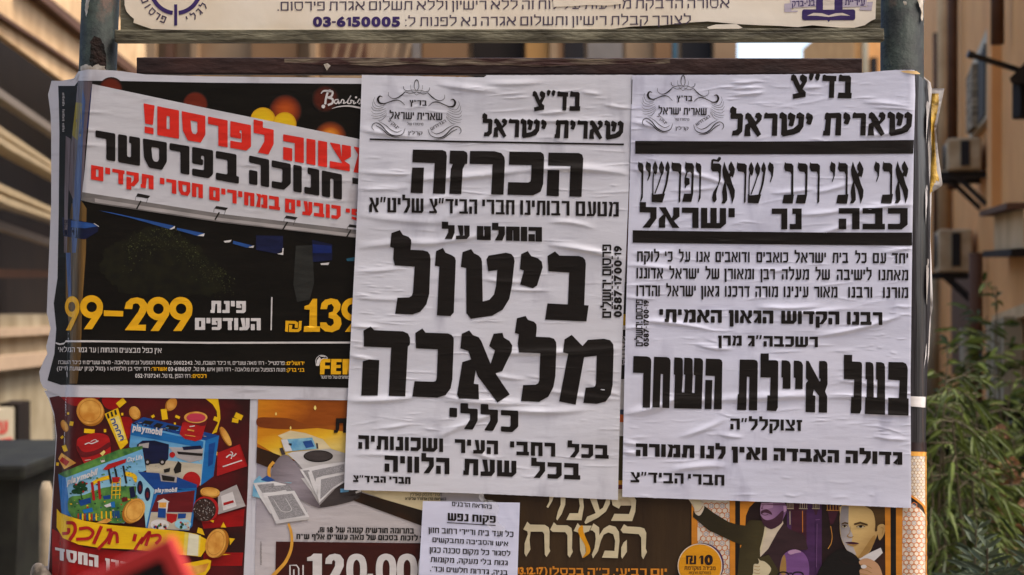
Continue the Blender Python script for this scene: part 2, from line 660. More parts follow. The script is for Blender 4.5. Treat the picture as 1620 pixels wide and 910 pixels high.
        G = [[(0, 1), (s, 1), (s, b), (s + h, b), (s + h, 1), (2 * s + h, 1), (2 * s + h, b), (w - s, b), (w - s, 1), (w, 1), (w, b * .9), (w - b * .9, 0), (0, 0)]]
    elif c == 'ת':
        w = .70 + s * .5; f = .08
        G = [[(f, 1), (w, 1), (w, 0), (w - s, 0), (w - s, 1 - b), (f + s, 1 - b), (f + s * .8, 0), (0, 0), (0, b), (f, b)]]
    elif c in '"״':
        k = max(s * .75, .1)
        w = k * 2.6; G = [[(k * .2, 1.05), (k * 1.1, 1.05), (k * .7, .68), (0, .68)], [(k * 1.6, 1.05), (k * 2.5, 1.05), (k * 2.1, .68), (k * 1.4, .68)]]
    elif c in "'׳":
        k = max(s * .75, .1)
        w = k * 1.2; G = [[(k * .2, 1.05), (k * 1.1, 1.05), (k * .7, .68), (0, .68)]]
    elif c == '.':
        w = s; G = [[(0, s), (s, s), (s, 0), (0, 0)]]
    elif c == ',':
        w = s; G = [[(0, s), (s, s), (s, 0), (s * .3, -.18), (0, -.18)]]
    elif c == ':':
        w = s; G = [[(0, s), (s, s), (s, 0), (0, 0)], [(0, .75), (s, .75), (s, .75 - s), (0, .75 - s)]]
    elif c in '-–':
        w = .34; G = [[(0, .56), (w, .56), (w, .56 - b * .9), (0, .56 - b * .9)]]
    elif c == '|':
        w = s * .5; G = [[(0, 1.1), (w, 1.1), (w, -.2), (0, -.2)]]
    elif c == '1':
        w = .20 + s * .8
        G = [[(0, .80), (w - s, 1), (w, 1), (w, 0), (w - s, 0), (w - s, .80), (0, .64)]]
    elif c == '!':
        w = s * 1.2; G = [[(0, 1), (w, 1), (w * .85, .32), (w * .15, .32)], [(w * .1, .22), (w * .9, .22), (w * .9, 0), (w * .1, 0)]]
    elif c == '₪':
        w = .95; t = s * .8
        G = [[(0, 1), (w * .66, 1), (w * .66, .35), (w * .66 - t, .35), (w * .66 - t, 1 - b * .8), (t, 1 - b * .8), (t, 0), (0, 0)],
             [(w * .34, .65), (w * .34 + t, .65), (w * .34 + t, b * .8), (w - t, b * .8), (w - t, 1), (w, 1), (w, 0), (w * .34, 0)]]
    if G is None:
        return None, 0.3
    return [(g, []) for g in G], w


_FC = {}


def font_glyph(c, bold):
    """A Latin letter, figure or sign of Blender's own font as triangles, height of figures 1."""
    k = (c, bold)
    if k in _FC:
        return _FC[k]
    cu = bpy.data.curves.new("glyph", 'FONT')
    cu.body = c
    cu.offset = bold
    cu.resolution_u = 4
    ob = bpy.data.objects.new("glyph", cu)
    COL.objects.link(ob)
    dg = bpy.context.evaluated_depsgraph_get()
    me = ob.evaluated_get(dg).to_mesh()
    co = [(v.co.x / 0.69, v.co.y / 0.69) for v in me.vertices]
    polys = [([co[i] for i in p.vertices], []) for p in me.polygons]
    x0 = min((p[0] for p in co), default=0); x1 = max((p[0] for p in co), default=0.3)
    polys = [([(a - x0, b) for a, b in p], []) for p, _ in polys]
    ob.evaluated_get(dg).to_mesh_clear()
    bpy.data.objects.remove(ob)
    bpy.data.curves.remove(cu)
    _FC[k] = (polys, x1 - x0)
    return _FC[k]


def fillet(poly, r):
    """rounds the corners of an outline"""
    out = []
    n = len(poly)
    for i in range(n):
        a, b, c = Vector(poly[i - 1]), Vector(poly[i]), Vector(poly[(i + 1) % n])
        u, v = a - b, c - b
        lu, lv = u.length, v.length
        if lu < 1e-6 or lv < 1e-6:
            continue
        k = min(r, lu * .45, lv * .45)
        p0, p1 = b + u / lu * k, b + v / lv * k
        for t in (0, .33, .67, 1):
            q = (1 - t) ** 2 * p0 + 2 * t * (1 - t) * b + t * t * p1
            out.append((q.x, q.y))
    return out


def run(text, s, b, space=0.5, gap=0.14, bold=0.02):
    """lays a line out visually (Hebrew from the right); returns [(outline, holes)], width"""
    words = text.split(' ')
    words = words[::-1]
    x = 0.0
    out = []
    for wi, w in enumerate(words):
        heb = any('א' <= ch <= 'ת' for ch in w)
        chars = w
        if heb or (w and not any(ch.isalnum() for ch in w)):
            # keep runs of figures left to right inside a Hebrew word
            seq, i = [], 0
            while i < len(w):
                if w[i].isdigit():
                    j = i
                    while j < len(w) and (w[j].isdigit()):
                        j += 1
                    seq.append(w[i:j]); i = j
                else:
                    seq.append(w[i]); i += 1
            chars = ''.join(seq[::-1])
        for ch in chars:
            g, gw = glyph(ch, s, b)
            if g is None:
                if ch == '(' or ch == ')':
                    ch2 = ch if not heb else (')' if ch == '(' else '(')
                    g, gw = font_glyph(ch2, bold)
                else:
                    g, gw = font_glyph(ch, bold)
            for outer, holes in g:
                out.append(([(x + a, c) for a, c in outer], [[(x + a, c) for a, c in h] for h in holes]))
            x += gw + gap
        x += space - gap
    return out, x - space


def line(ink, text, m, xl, xr, tl, bl, tr=None, br=None, s=.24, b=.2, space=.5, gap=.14, bold=.02, rnd=0.0, layer=0, shear=0.0):
    """text fitted between xl and xr; top/base at the left (tl, bl) and at the right (tr, br), photograph pixels"""
    tr = tl if tr is None else tr
    br = bl if br is None else br
    polys, w = run(text, s, b, space, gap, bold)
    ink.gid += 1
    def mp(q):
        u, v = q[0] / w, q[1]
        top, bas = tl + (tr - tl) * u, bl + (br - bl) * u
        return (xl + (xr - xl) * u + shear * v, bas + (top - bas) * v)
    for outer, holes in polys:
        if rnd:
            outer = fillet(outer, rnd)
            holes = [fillet(h, rnd) for h in holes]
        ink.p([mp(q) for q in outer], m, layer, [[mp(q) for q in h] for h in holes])
    return ink


def zpx(x0, y0, k):
    return lambda pts: [(x0 + a * k, y0 + b * k) for a, b in pts]


def smooth(pts, n=6, closed=False):
    P = [np.array(p, float) for p in pts]
    if len(P) < 3 and not closed:
        return [tuple(p) for p in P]
    if not closed:
        P = [2 * P[0] - P[1]] + P + [2 * P[-1] - P[-2]]
        seg = range(1, len(P) - 2)
    else:
        P = [P[-1]] + P + [P[0], P[1]]
        seg = range(1, len(P) - 2)
    out = []
    for i in seg:
        p0, p1, p2, p3 = P[i - 1:i + 3]
        for j in range(n):
            t = j / n
            out.append(tuple(.5 * (2 * p1 + (p2 - p0) * t + (2 * p0 - 5 * p1 + 4 * p2 - p3) * t * t + (3 * p1 - p0 - 3 * p2 + p3) * t ** 3)))
    if not closed:
        out.append(tuple(P[-2]))
    return out


def ribbon(ink, pts, w, m, layer=0, n=6):
    """a pen stroke: pts in photograph pixels, w a width or a list of widths along it"""
    c = smooth(pts, n)
    k = len(c)
    ws = np.interp(np.linspace(0, 1, k), np.linspace(0, 1, len(w)), w) if isinstance(w, (list, tuple)) else [w] * k
    A, B = [], []
    for i in range(k):
        a, b = np.array(c[max(i - 1, 0)]), np.array(c[min(i + 1, k - 1)])
        d = b - a
        d = d / (np.linalg.norm(d) + 1e-9)
        nrm = np.array([-d[1], d[0]]) * ws[i] / 2
        A.append(tuple(np.array(c[i]) + nrm)); B.append(tuple(np.array(c[i]) - nrm))
    for i in range(k - 1):
        ink.p([A[i], A[i + 1], B[i + 1], B[i]], m, layer)
    return ink


def circ(cx, cy, r, n=28, ry=None, a0=0, a1=360):
    ry = ry or r
    return [(cx + r * math.cos(R(a0 + (a1 - a0) * i / n)), cy + ry * math.sin(R(a0 + (a1 - a0) * i / n))) for i in range(n + (0 if a1 - a0 == 360 else 1))]


def ring(ink, cx, cy, r0, r1, m, layer=0, n=28, ry=None):
    k = (ry or r0) / r0
    ink.p(circ(cx, cy, r0, n, r0 * k), m, layer, [circ(cx, cy, r1, n, r1 * k)])


def rect(x0, y0, x1, y1):
    return [(x0, y0), (x1, y0), (x1, y1), (x0, y1)]


# ------------------------------------------------------------------ materials
M_PAPER_A = paper_mat("white_poster_paper", lin(216, 216, 223), lin(186, 185, 194))
M_PAPER_B = paper_mat("white_poster_paper_cool", lin(218, 219, 234), lin(188, 188, 206))
M_PAPER_C = paper_mat("white_margin_paper", lin(206, 204, 208), lin(172, 168, 172))
M_NOTE = paper_mat("office_paper", lin(216, 218, 238), lin(200, 202, 222))
M_INK = ink_mat("black_ink", lin(27, 22, 19), 0.45, 0.3)
M_INKF = ink_mat("thin_black_ink", lin(34, 28, 28), 0.5, 0.3)
M_BLK = mat("glossy_black_print", lin(20, 17, 12), 0.36, 0.35, var=0.35, scale=20, bump=0.12, bscale=30, stretch=(0.5, 1, 1.5))
M_RED = ink_mat("red_ink", lin(222, 44, 30), 0.45)
M_YEL = ink_mat("amber_ink", lin(238, 176, 20), 0.45)
M_WHT = ink_mat("white_print", lin(214, 208, 204), 0.5)
M_PUR = ink_mat("purple_print", lin(66, 48, 104), 0.5, 0.3, 0.25)
M_PURG = ink_mat("faded_purple_print", lin(86, 74, 92), 0.5, 0.3, 0.25)
M_CREAM = mat("cream_panel_paint", lin(246, 234, 214), 0.5, 0.4, col2=lin(236, 218, 190), scale=5, lo=.3, hi=.6, bump=.08, bscale=20)
M_GREEN = mat("green_post_paint", lin(36, 44, 38), 0.68, 0.22, col2=lin(15, 20, 18), scale=26, lo=.40, hi=.60, bump=.35, bscale=70, detail=10)
_nt = M_GREEN.node_tree
_b = _nt.nodes["Principled BSDF"]
_src = _b.inputs["Base Color"].links[0].from_socket
for _sc, _st, _lo, _hi, _c in ((9, (1, 1, .7), .58, .66, lin(66, 48, 38)), (48, (1, 1, .5), .64, .70, lin(128, 128, 116))):
    _g = _nt.nodes.new("ShaderNodeNewGeometry"); _m = _nt.nodes.new("ShaderNodeMapping"); _m.inputs["Scale"].default_value = _st
    _n = _nt.nodes.new("ShaderNodeTexNoise"); _n.inputs["Scale"].default_value = _sc; _n.inputs["Detail"].default_value = 12; _n.inputs["Roughness"].default_value = .7
    _r = _nt.nodes.new("ShaderNodeMapRange"); _r.inputs["From Min"].default_value = _lo; _r.inputs["From Max"].default_value = _hi
    _x = _nt.nodes.new("ShaderNodeMix"); _x.data_type = 'RGBA'; _x.inputs["B"].default_value = _c
    _nt.links.new(_g.outputs["Position"], _m.inputs["Vector"]); _nt.links.new(_m.outputs[0], _n.inputs["Vector"]); _nt.links.new(_n.outputs[0], _r.inputs["Value"])
    _nt.links.new(_r.outputs[0], _x.inputs["Factor"]); _nt.links.new(_src, _x.inputs["A"]); _src = _x.outputs["Result"]
_nt.links.new(_src, _b.inputs["Base Color"])
M_RUSTP = mat("rust_patch", lin(52, 38, 32), 0.75, 0.15, col2=lin(28, 28, 25), scale=50, bump=.5, bscale=120)
M_SCRAP = mat("paper_scrap", lin(206, 198, 186), 0.7, 0.2, col2=lin(150, 136, 116), scale=60)
M_RAIL = mat("grimy_zinc_rail", lin(122, 116, 94), 0.6, 0.3, col2=lin(60, 54, 40), scale=24, lo=.36, hi=.62, stretch=(0.4, 1, 1.6), bump=.3, bscale=90, detail=9)
M_BROWN = mat("brown_rusty_rail", lin(64, 40, 34), 0.5, 0.4, col2=lin(40, 26, 24), scale=16, stretch=(.4, 1, 1), bump=.2, bscale=90)
M_SCUFF = mat("scuffed_brown_rail", lin(112, 98, 80), 0.6, 0.3, col2=lin(60, 34, 28), scale=30, lo=.42, hi=.58, stretch=(.35, 1, 2.2), bump=.3, bscale=90, detail=9)
M_STEEL = mat("backing_steel", lin(70, 66, 60), 0.6, 0.4, var=.4, scale=10)

# ------------------------------------------------------------------ notice board frame
ORG = Vector((0, 0.03, 0))
board = thing("notice_board", "green steel street notice board on two posts with cream header", "notice board", ORG)


def post(pts, r, name):
    mb = MB()
    mb.tube(pts, r, 40)
    return mb.build(name, M_GREEN, board, True)


def post_pt(cx, py, r, dx=0.0):
    return Vector(((cx - dx * py - CX) * S, r * S + .0015, ZC + (CY - py) * S))


rl, rr = R_L * S, R_R * S
zfoot = CY + (ZC + .05) / S
post([post_pt(C_L, zfoot, R_L, LEAN), post_pt(C_L, -160, R_L, LEAN)], rl - .0012, "post")
post([post_pt(C_R, zfoot, R_R), post_pt(C_R, -160, R_R)], rr - .0012, "post")
# rust and paint flakes on the posts (thin shells on the pipe)


def flake(name, pts, m, lift):
    """patch of flaked paint wrapped on a post: pts in photograph pixels"""
    ik = Ink(Surf(lift, [], 2, wave=.00015), 5, 4, 0)
    for q in pts:
        ik.p(q, m)
    return ik.build(name, board)


def jag(pts, amp, seed, n=4):
    r = random.Random(seed)
    out = []
    for i, p in enumerate(pts):
        q = pts[(i + 1) % len(pts)]
        for k in range(n):
            t = k / n
            out.append((p[0] + (q[0] - p[0]) * t + r.uniform(-amp, amp), p[1] + (q[1] - p[1]) * t + r.uniform(-amp, amp)))
    return out


flake("rust_patch", [jag([(143, 66), (150, 58), (160, 62), (166, 80), (168, 108), (154, 112), (140, 110), (141, 88)], 2.2, 3)], M_RUSTP, .0009)
flake("paint_scrape", [jag([(136, 0), (142, 0), (140, 10), (138, 20), (136, 27), (134, 16)], .8, 4)], M_SCRAP, .0009)
flake("paint_scrape", [jag([(1451, -5), (1460, -5), (1461, 30), (1458, 34), (1457, 14), (1453, 6)], .8, 5), jag([(1428, 2), (1434, 2), (1435, 7), (1431, 8)], .7, 6)], M_SCRAP, .0009)
flake("paper_remnant", [jag([(128, 106), (136, 102), (146, 105), (156, 102), (166, 106), (168, 116), (128, 118)], 1.4, 7)], M_SCRAP, .0012)

mb = MB()
a, b = at(186, 56.5, .012), at(1396, 57, .012)
mb.beam(at(183, 60, .018), at(1397, 58.5, .018), .022, .0185, 0, .003)
mb.beam(at(183, 51, .014), at(1397, 48.5, .014), .014, .0060, 0, .0015)
mb.build("frame_rail", M_RAIL, board)
mb = MB()
mb.beam(at(218, 105, .013), at(1362, 106.5, .013), .020, .030, 0, .002)
rail2 = mb.build("top_rail", M_BROWN, board)
sfR = Surf(-.0035)
ik = Ink(Surf(-.0028), 8, 30, 0)
top = [(450, 93), (520, 92), (700, 92.5), (900, 93), (1060, 94)]
bot = [(1060, 100), (1000, 103), (980, 101), (900, 104), (850, 106), (800, 103), (700, 104), (650, 101), (600, 105), (545, 102), (510, 103), (450, 99)]
ik.p(top + bot, M_SCUFF)
ik.build("scuffed_paint", board)
ik = Ink(Surf(-.0024), 8, 30, 0)
ik.p([(512, 102), (518, 100), (523, 104), (517, 112)], M_SCRAP)
ik.build("paper_remnant", board)
mb = MB()
mb.box(at(793, 735, .012), 1.43, .006, (910 + 460 - 118) * S * .98)
bp_ = mb.build("backing_panel", M_STEEL, board)
# cream header sheet with a torn lower edge, on a grimy metal panel
mb = MB()
mb.box(at(792, -60, .0215), 1204 * S * 1.006, .006, 225 * S)
mb.build("header_panel", M_RAIL, board)
sfH = Surf(-.0165, [], 5, wave=.0001)
edge = [(197, -150), (197, 8), (200, 18), (206, 25), (212, 30), (211, 36), (222, 40), (240, 46), (300, 48), (400, 49), (470, 51), (505, 53), (560, 51), (620, 53), (652, 49), (690, 47), (715, 51), (735, 54), (790, 50), (850, 48.5), (930, 49), (968, 46), (1000, 42), (1050, 40), (1085, 36), (1120, 34), (1165, 38), (1200, 40), (1232, 41), (1262, 43), (1285, 40), (1330, 44), (1352, 44), (1368, 40), (1378, 33), (1385, 30), (1386, 0), (1386, -150)]
ik = Ink(sfH, 20, 60, .001)
ik.p(edge, M_CREAM)
hs = ik.build("header_sheet", board)
ik = Ink(sfH, 20, 60, .0012)
ik.p([(1118, 43), (1132, 39), (1165, 38), (1175, 44), (1150, 50), (1125, 48)], M_CREAM)
ik.build("paper_remnant", board)
inkH = Ink(sfH, 30, 200, .0014)
line(inkH, "אסורה הדבקת מודעות על לוח זה ללא רישיון וללא תשלום אגרת פירסום.", M_PURG, 439, 1154, 3, 17, -1, 12.5, s=.13, b=.12, space=.42, gap=.17)
line(inkH, "לצורך קבלת רישיון ותשלום אגרה נא לפנות ל:", M_PURG, 641, 1093, 27.5, 41.5, 24.5, 38.5, s=.13, b=.12, space=.42, gap=.17)
inkH.build("header_lettering", board)
inkH = Ink(sfH, 30, 200, .0014)
line(inkH, "03-6150005", M_PUR, 495, 633, 27.5, 41.5, 27.5, 41.5, bold=.055, gap=.07)
inkH.build("telephone_number_lettering", board)
# pasted over strip hiding the tops of some letters
ik = Ink(sfH, 30, 60, .0018)
ik.p([(874, -8), (985, -8), (984, 6), (960, 9), (930, 8), (905, 10), (876, 11)], M_CREAM)
ik.build("patch_strip", board)
# emblems on the header
ik = Ink(sfH, 8, 40, .0014)
cc = (278, -18)
for a0, a1 in ((8, 83), (97, 172)):
    ik.p(circ(cc[0], cc[1], 42, 16, None, a0, a1) + circ(cc[0], cc[1], 35.5, 16, None, a0, a1)[::-1], M_PUR)
ik.p(rect(275.6, 7, 280.4, 40.5), M_PUR)


def arc_text(ik, text, ang, step, rad, h, m):
    for i, ch in enumerate(text):
        g, w = glyph(ch, .2, .18)
        th = R(ang + step * i)
        ct, st = math.cos(th), math.sin(th)
        for outer, holes in g:
            ik.p([(cc[0] + ct * (rad - q[1] * h) + st * (q[0] - w / 2) * h, cc[1] + st * (rad - q[1] * h) - ct * (q[0] - w / 2) * h) for q in outer], m, 0,
                 [[(cc[0] + ct * (rad - q[1] * h) + st * (q[0] - w / 2) * h, cc[1] + st * (rad - q[1] * h) - ct * (q[0] - w / 2) * h) for q in hh] for hh in holes])


arc_text(ik, "לגלי", 32, 12.5, 58, 11, M_PURG)
arc_text(ik, "פרסום", 112, 12.0, 58, 11, M_PURG)
ik.build("round_emblem", board)
ik = Ink(sfH, 8, 40, .0014)
M_LAV = ink_mat("lavender_print", lin(196, 184, 196), .5)
M_PAGE = ink_mat("emblem_page_print", lin(226, 212, 196), .5)
ik.p(fillet([(1269, 15), (1353, 15), (1353, 32), (1269, 32)], 4), M_PUR)
ik.p(rect(1291, -40, 1333, 15), M_PUR)
ik.p(rect(1302, -20, 1320, 15.5), M_PAGE, 1)
ik.p([(1277, 25), (1287, 20.5), (1300, 21), (1311, 24.5), (1322, 21), (1333, 20.5), (1345, 25), (1330, 24.5), (1311, 27), (1292, 25)], M_PAGE, 1)
ik.p([(1308, 31), (1314, 31), (1311, 35)], M_PUR)
ik.p([(1241, 6), (1252, 5), (1252, 17), (1262, 17), (1262, 19), (1241, 19)], M_LAV)
ik.p([(1250, -2), (1291, -4), (1291, 10), (1250, 13)], M_LAV, 1)
ik.p([(1333, -6), (1372, -4), (1371, 10), (1333, 12)], M_LAV, 1)
ik.p([(1372, 3), (1381, 3), (1379, 17), (1360, 16), (1360, 12), (1372, 11)], M_LAV)
line(ik, "בני-ברק", M_PUR, 1253, 1289, 2, 11, 0, 9, s=.2, b=.18, layer=2)
line(ik, "עיריית", M_PUR, 1337, 1368, -1, 8, 0, 9, s=.2, b=.18, layer=2)
ik.build("city_emblem", board)

# ------------------------------------------------------------------ older sheets under the posters
M_DARKW = mat("glossy_dark_wrap", lin(54, 51, 54), 0.28, 0.55, col2=lin(28, 26, 27), scale=26, lo=.38, hi=.62, stretch=(3.0, 3, .10), bump=.25, bscale=40)
M_OLD = mat("faded_paper_layers", lin(190, 184, 182), 0.6, 0.3, col2=lin(150, 142, 134), scale=30, stretch=(1, 1, .4))
M_GOLD = mat("crumpled_gold_paper", lin(196, 156, 60), 0.4, 0.4, col2=lin(138, 106, 34), scale=40, bump=.6, bscale=40)


def poster(name, label, px, py, cat="poster", group=None):
    return thing(name, label, cat, tuple(at(px, py, 0)), group)


under = poster("old_poster", "worn dark glossy poster wrapped round the post beside the white death notice", 1440, 700)
sfU = Surf(.0012, [], 21, (1380, 120, 1480, 720), 14, .7)
sheet("paper", sfU, [(110, 1400), (715, 1400)], [(110, 1462), (130, 1467), (180, 1471), (230, 1468), (300, 1471), (480, 1472), (560, 1468), (715, 1464)], [(1390, 112), (1440, 112), (1462, 125), (1476, 140)], [(1380, 716), (1480, 714)], M_DARKW, under, 4, 4)
ik = Ink(Surf(.0030), 6, 8, 0)
ik.p([(1440, 627), (1465, 628), (1464, 645), (1440, 643)], M_WHT)
ik.build("white_strip", under)
ik = Ink(Surf(.0088), 6, 4, 0)
ik.p([(1424, 112.5), (1436, 111.5), (1450, 112.5), (1456, 117), (1448, 117.5), (1430, 115)], ink_mat("yellowed_paper", lin(226, 188, 130), .6))
ik.build("yellowed_edge", under)
edges = poster("paper_edge", "ragged white and gold paper edges curling off the dark wrapped post", 1475, 300, "torn poster")


def curl(name, pts_l, pts_r, m, y0, y1, seed):
    """torn strip sticking out past the post: left and right outlines (py, px), bending back"""
    r = np.random.default_rng(seed)
    ys = sorted(set([p[0] for p in pts_l] + [p[0] for p in pts_r] + list(np.linspace(pts_l[0][0], pts_l[-1][0], 40))))
    v, f = [], []
    for py in ys:
        xl, xr = interp(pts_l, py), interp(pts_r, py)
        for j in range(5):
            u = j / 4
            v.append(at(xl + (xr - xl) * u, py, y0 + (y1 - y0) * u + .004 * math.sin(py * .05 + u * 4 + seed) + r.normal(0, .0006)))
    for i in range(len(ys) - 1):
        for j in range(4):
            a = i * 5 + j
            f.append((a, a + 5, a + 6, a + 1))
    o = link_mesh(name, v, f, m, edges, None, True)
    return o


curl("white_edge", [(113, 1450), (130, 1462), (180, 1466), (300, 1464), (480, 1466), (560, 1464), (600, 1460)], [(118, 1458), (124, 1464), (130, 1472), (145, 1475), (180, 1475), (220, 1471), (300, 1474), (380, 1472), (420, 1474), (485, 1476), (500, 1473), (560, 1470), (600, 1464)], M_OLD, .020, .032, 1)
curl("gold_flap", [(140, 1466), (200, 1468), (240, 1471), (300, 1470), (308, 1470)], [(141, 1494), (160, 1490), (205, 1481), (240, 1484), (290, 1491), (294, 1490), (308, 1471)], M_OLD, .032, .038, 2)
curl("gold_flap", [(148, 1474), (200, 1473), (240, 1474), (290, 1472), (308, 1471)], [(150, 1486), (165, 1485), (200, 1478), (240, 1480), (285, 1486), (296, 1480), (308, 1472)], M_GOLD, .0285, .0345, 2)

# scraps showing in the gap between the two white posters
gap = poster("torn_poster_strip", "narrow torn strip of coloured print in the gap between the two white notices", 990, 700, "torn poster")
sfG = Surf(.0035, [], 4, wave=.0002)
ik = Ink(sfG, 8, 40, 0)
ik.p([(975, 285), (1006, 285), (1004, 800), (970, 800)], M_WHT, 0)
for (y0, y1, c) in ((290, 345, (150, 96, 66)), (345, 390, (120, 70, 66)), (390, 412, (150, 120, 120)), (412, 446, (120, 116, 118)), (446, 497, (40, 38, 28)), (497, 515, (216, 172, 30)), (567, 578, (200, 194, 200)), (577, 600, (38, 34, 34)), (648, 656, (70, 80, 100)), (656, 668, (206, 100, 46)), (690, 760, (64, 56, 30)), (760, 767, (206, 150, 40)), (767, 774, (100, 34, 26)), (774, 800, (214, 196, 160))):
    ik.p(rect(975, y0, 1004, y1), ink_mat("strip_print_%d" % y0, lin(*c), .45), 1)
for yy, t in ((522, "ן"), (532, "א"), (542, "ל"), (553, "כ"), (566, "ק")):
    line(ik, t, M_INK, 984, 991, yy, yy + 8, s=.2, b=.18, layer=2)
ik.build("printed_strip", gap)


# ------------------------------------------------------------------ black advertisement poster
ad = poster("poster", "black poster with a tilted white billboard, red lettering and amber prices", 330, 620)
sfC = Surf(.0030, [(125, 178, 170, 178, 1, .8, 2), (128, 205, 165, 208, 1, .8, 2), (110, 228, 200, 234, 1, 1.2, 2.5), (420, 265, 570, 262, 2, 1.0, 2.5), (440, 285, 572, 290, -2, .9, 2.5), (380, 262, 420, 264, 0, .9, 2), (430, 310, 565, 318, 2, .8, 2.5), (190, 300, 240, 296, 1, .7, 2), (400, 500, 560, 497, 2, .6, 2)], 31, (90, 140, 560, 620), 50, .55, .0003)
sheet("paper", sfC, [(112, 96), (126, 82), (150, 76), (180, 80), (210, 81), (320, 81), (440, 76), (495, 74), (520, 80), (548, 73), (560, 75), (588, 62), (606, 64), (630, 76)], [(110, 600), (640, 585)],
      [(70, 128), (98, 128), (118, 124), (124, 113), (140, 110), (186, 112), (230, 118), (330, 121), (600, 124)], [(58, 606), (76, 618), (96, 628), (600, 634)], M_PAPER_C, ad, 4, 2.6)
ik = Ink(sfC, 3, 12, .0004)
ik.p([(92, 136), (118, 136), (124, 128), (180, 128), (330, 131), (590, 133), (566, 614), (400, 610), (186, 609), (96, 609), (75, 602), (86, 560), (89, 520), (85, 480), (91, 440), (93, 330), (94, 210), (93, 160)], M_BLK)
ik.build("black_print", ad)
ik = Ink(sfC, 4, 12, .0007)
BK = (20, 17, 12)
def bokeh(n, cx, cy, r, st, L, poly=None):
    ik.p(poly or circ(cx, cy, r), radial_mat("bokeh_" + n, (cx, cy), r, st), L)
bokeh("rust", 309.6, 165.5, 21, [(0, (112, 36, 16)), (.8, (104, 34, 16)), (.97, BK)], 0)
bokeh("rust_edge", 176, 142, 20, [(0, (116, 40, 18)), (.75, (100, 34, 16)), (.97, BK)], 0)
bokeh("dim", 515, 157, 22, [(0, (92, 30, 12)), (.7, (78, 28, 14)), (.98, BK)], 0)
bokeh("rust_wide", 452, 176, 27, [(0, (190, 84, 20)), (.45, (160, 66, 20)), (.75, (112, 42, 18)), (.98, BK)], 0)
bokeh("glow", 523, 218, 27, [(0, (246, 190, 80)), (.35, (232, 140, 40)), (.65, (150, 66, 22)), (.98, BK)], 0)
bokeh("yellow", 416, 190, 20, [(0, (230, 190, 24)), (.85, (226, 178, 22)), (.99, (206, 150, 24))], 2)
bokeh("yellow_small", 450.5, 196, 18.5, [(0, (230, 190, 24)), (.85, (226, 178, 22)), (.99, (206, 150, 24))], 2)
M_PANEL = paper_mat("billboard_print", lin(206, 204, 206), lin(180, 174, 176), .5)
M_GRAY = ink_mat("grey_print", lin(128, 122, 118), .45, var=.3)
M_LGRAY = ink_mat("light_grey_print", lin(176, 168, 164), .45, var=.2)
M_DK = ink_mat("dark_print", lin(34, 30, 26), .4)
ik.p([(146, 133), (340, 174), (580, 222.5), (578, 365.5), (350, 338.5), (130, 304), (134, 270)], M_PANEL, 3)
ik.p([(130, 304), (350, 338.5), (578, 366), (576, 378), (350, 352), (150, 322), (128, 317)], M_GRAY, 3)
ik.p([(150, 314), (350, 345), (576, 372), (576, 377), (350, 350), (150, 320)], M_LGRAY, 4)
for q, a in (([(218, 306), (238, 310), (234, 314), (215, 311)], (223, 318, 216, 331)), ([(342, 326), (361, 329), (357, 333), (339, 330)], (347, 336, 340, 348)), ([(453, 341), (471, 344), (467, 348), (450, 345)], (455, 351, 447, 364)), ([(553, 355), (568, 357), (566, 361), (550, 359)], (555, 364, 548, 376))):
    ik.p(q, M_DK, 5)
    ribbon(ik, [(a[0], a[1]), (a[2], a[3])], 2.4, M_DK, 5)
    ribbon(ik, [q[3], (q[3][0] - 1, q[3][1] + 6)], .6, M_DK, 5)
    ribbon(ik, [q[2], (q[2][0] - 3, q[2][1] + 8)], .6, M_DK, 5)
M_BLUE = ink_mat("blue_print", lin(44, 84, 150), .4, var=.3)
M_NAVY = ink_mat("navy_print", lin(22, 28, 62), .4, var=.4)
z6 = zpx(130, 240, .17586)
z7 = zpx(340, 260, .17584)
ik.p(z6([(150, 530), (250, 545), (832, 668), (785, 697), (420, 592)]), M_BLUE, 1)
ik.p(z6([(785, 697), (836, 668), (832, 690), (800, 702)]), M_WHT, 1)
ik.p(z6([(852, 685), (1102, 735), (1035, 757), (850, 705)]), M_BLUE, 1)
ik.p(z6([(1035, 757), (1102, 735), (1094, 762)]), M_WHT, 1)
ik.p(z6([(-180, 590), (25, 630), (105, 645), (150, 672), (140, 720), (25, 790), (-170, 760)]), M_NAVY, 1)
ik.p(z6([(-100, 620), (25, 635), (100, 650), (140, 672), (25, 690), (-100, 680)]), M_BLUE, 2)
ribbon(ik, z6([(105, 645), (150, 674)]), 1, M_WHT, 3)
ik.p(z7([(165, 688), (352, 735), (290, 752), (160, 714)]), M_BLUE, 1)
ik.p(z7([(78, 690), (150, 680), (138, 700), (90, 706)]), M_WHT, 1)
ik.p(z7([(288, 748), (354, 730), (345, 752)]), M_WHT, 1)
ik.p(z7([(370, 640), (612, 645), (612, 765), (560, 806), (370, 770)]), M_NAVY, 1)
ik.p(z7([(560, 806), (606, 795), (608, 755), (618, 755), (614, 818)]), M_WHT, 2)
ik.p(z7([(875, 680), (1055, 722), (1055, 862), (880, 880)]), M_NAVY, 1)
ik.p(z7([(880, 720), (1050, 735), (1050, 800), (880, 800)]), ink_mat("deep_blue_print", lin(26, 44, 110), .4, var=.4), 2)
ik.p(z7([(950, 892), (1030, 884), (1020, 906), (955, 906)]), M_WHT, 1)
ik.p(z7([(1180, 850), (1290, 828), (1290, 870), (1190, 872)]), ink_mat("teal_print", lin(40, 90, 110), .4), 1)
M_PIL = ink_mat("pillar_print", lin(46, 46, 42), .4, var=.4)
ik.p([(468, 389), (494, 388), (497, 448), (490, 474), (470, 478), (464, 450)], M_PIL, 1)
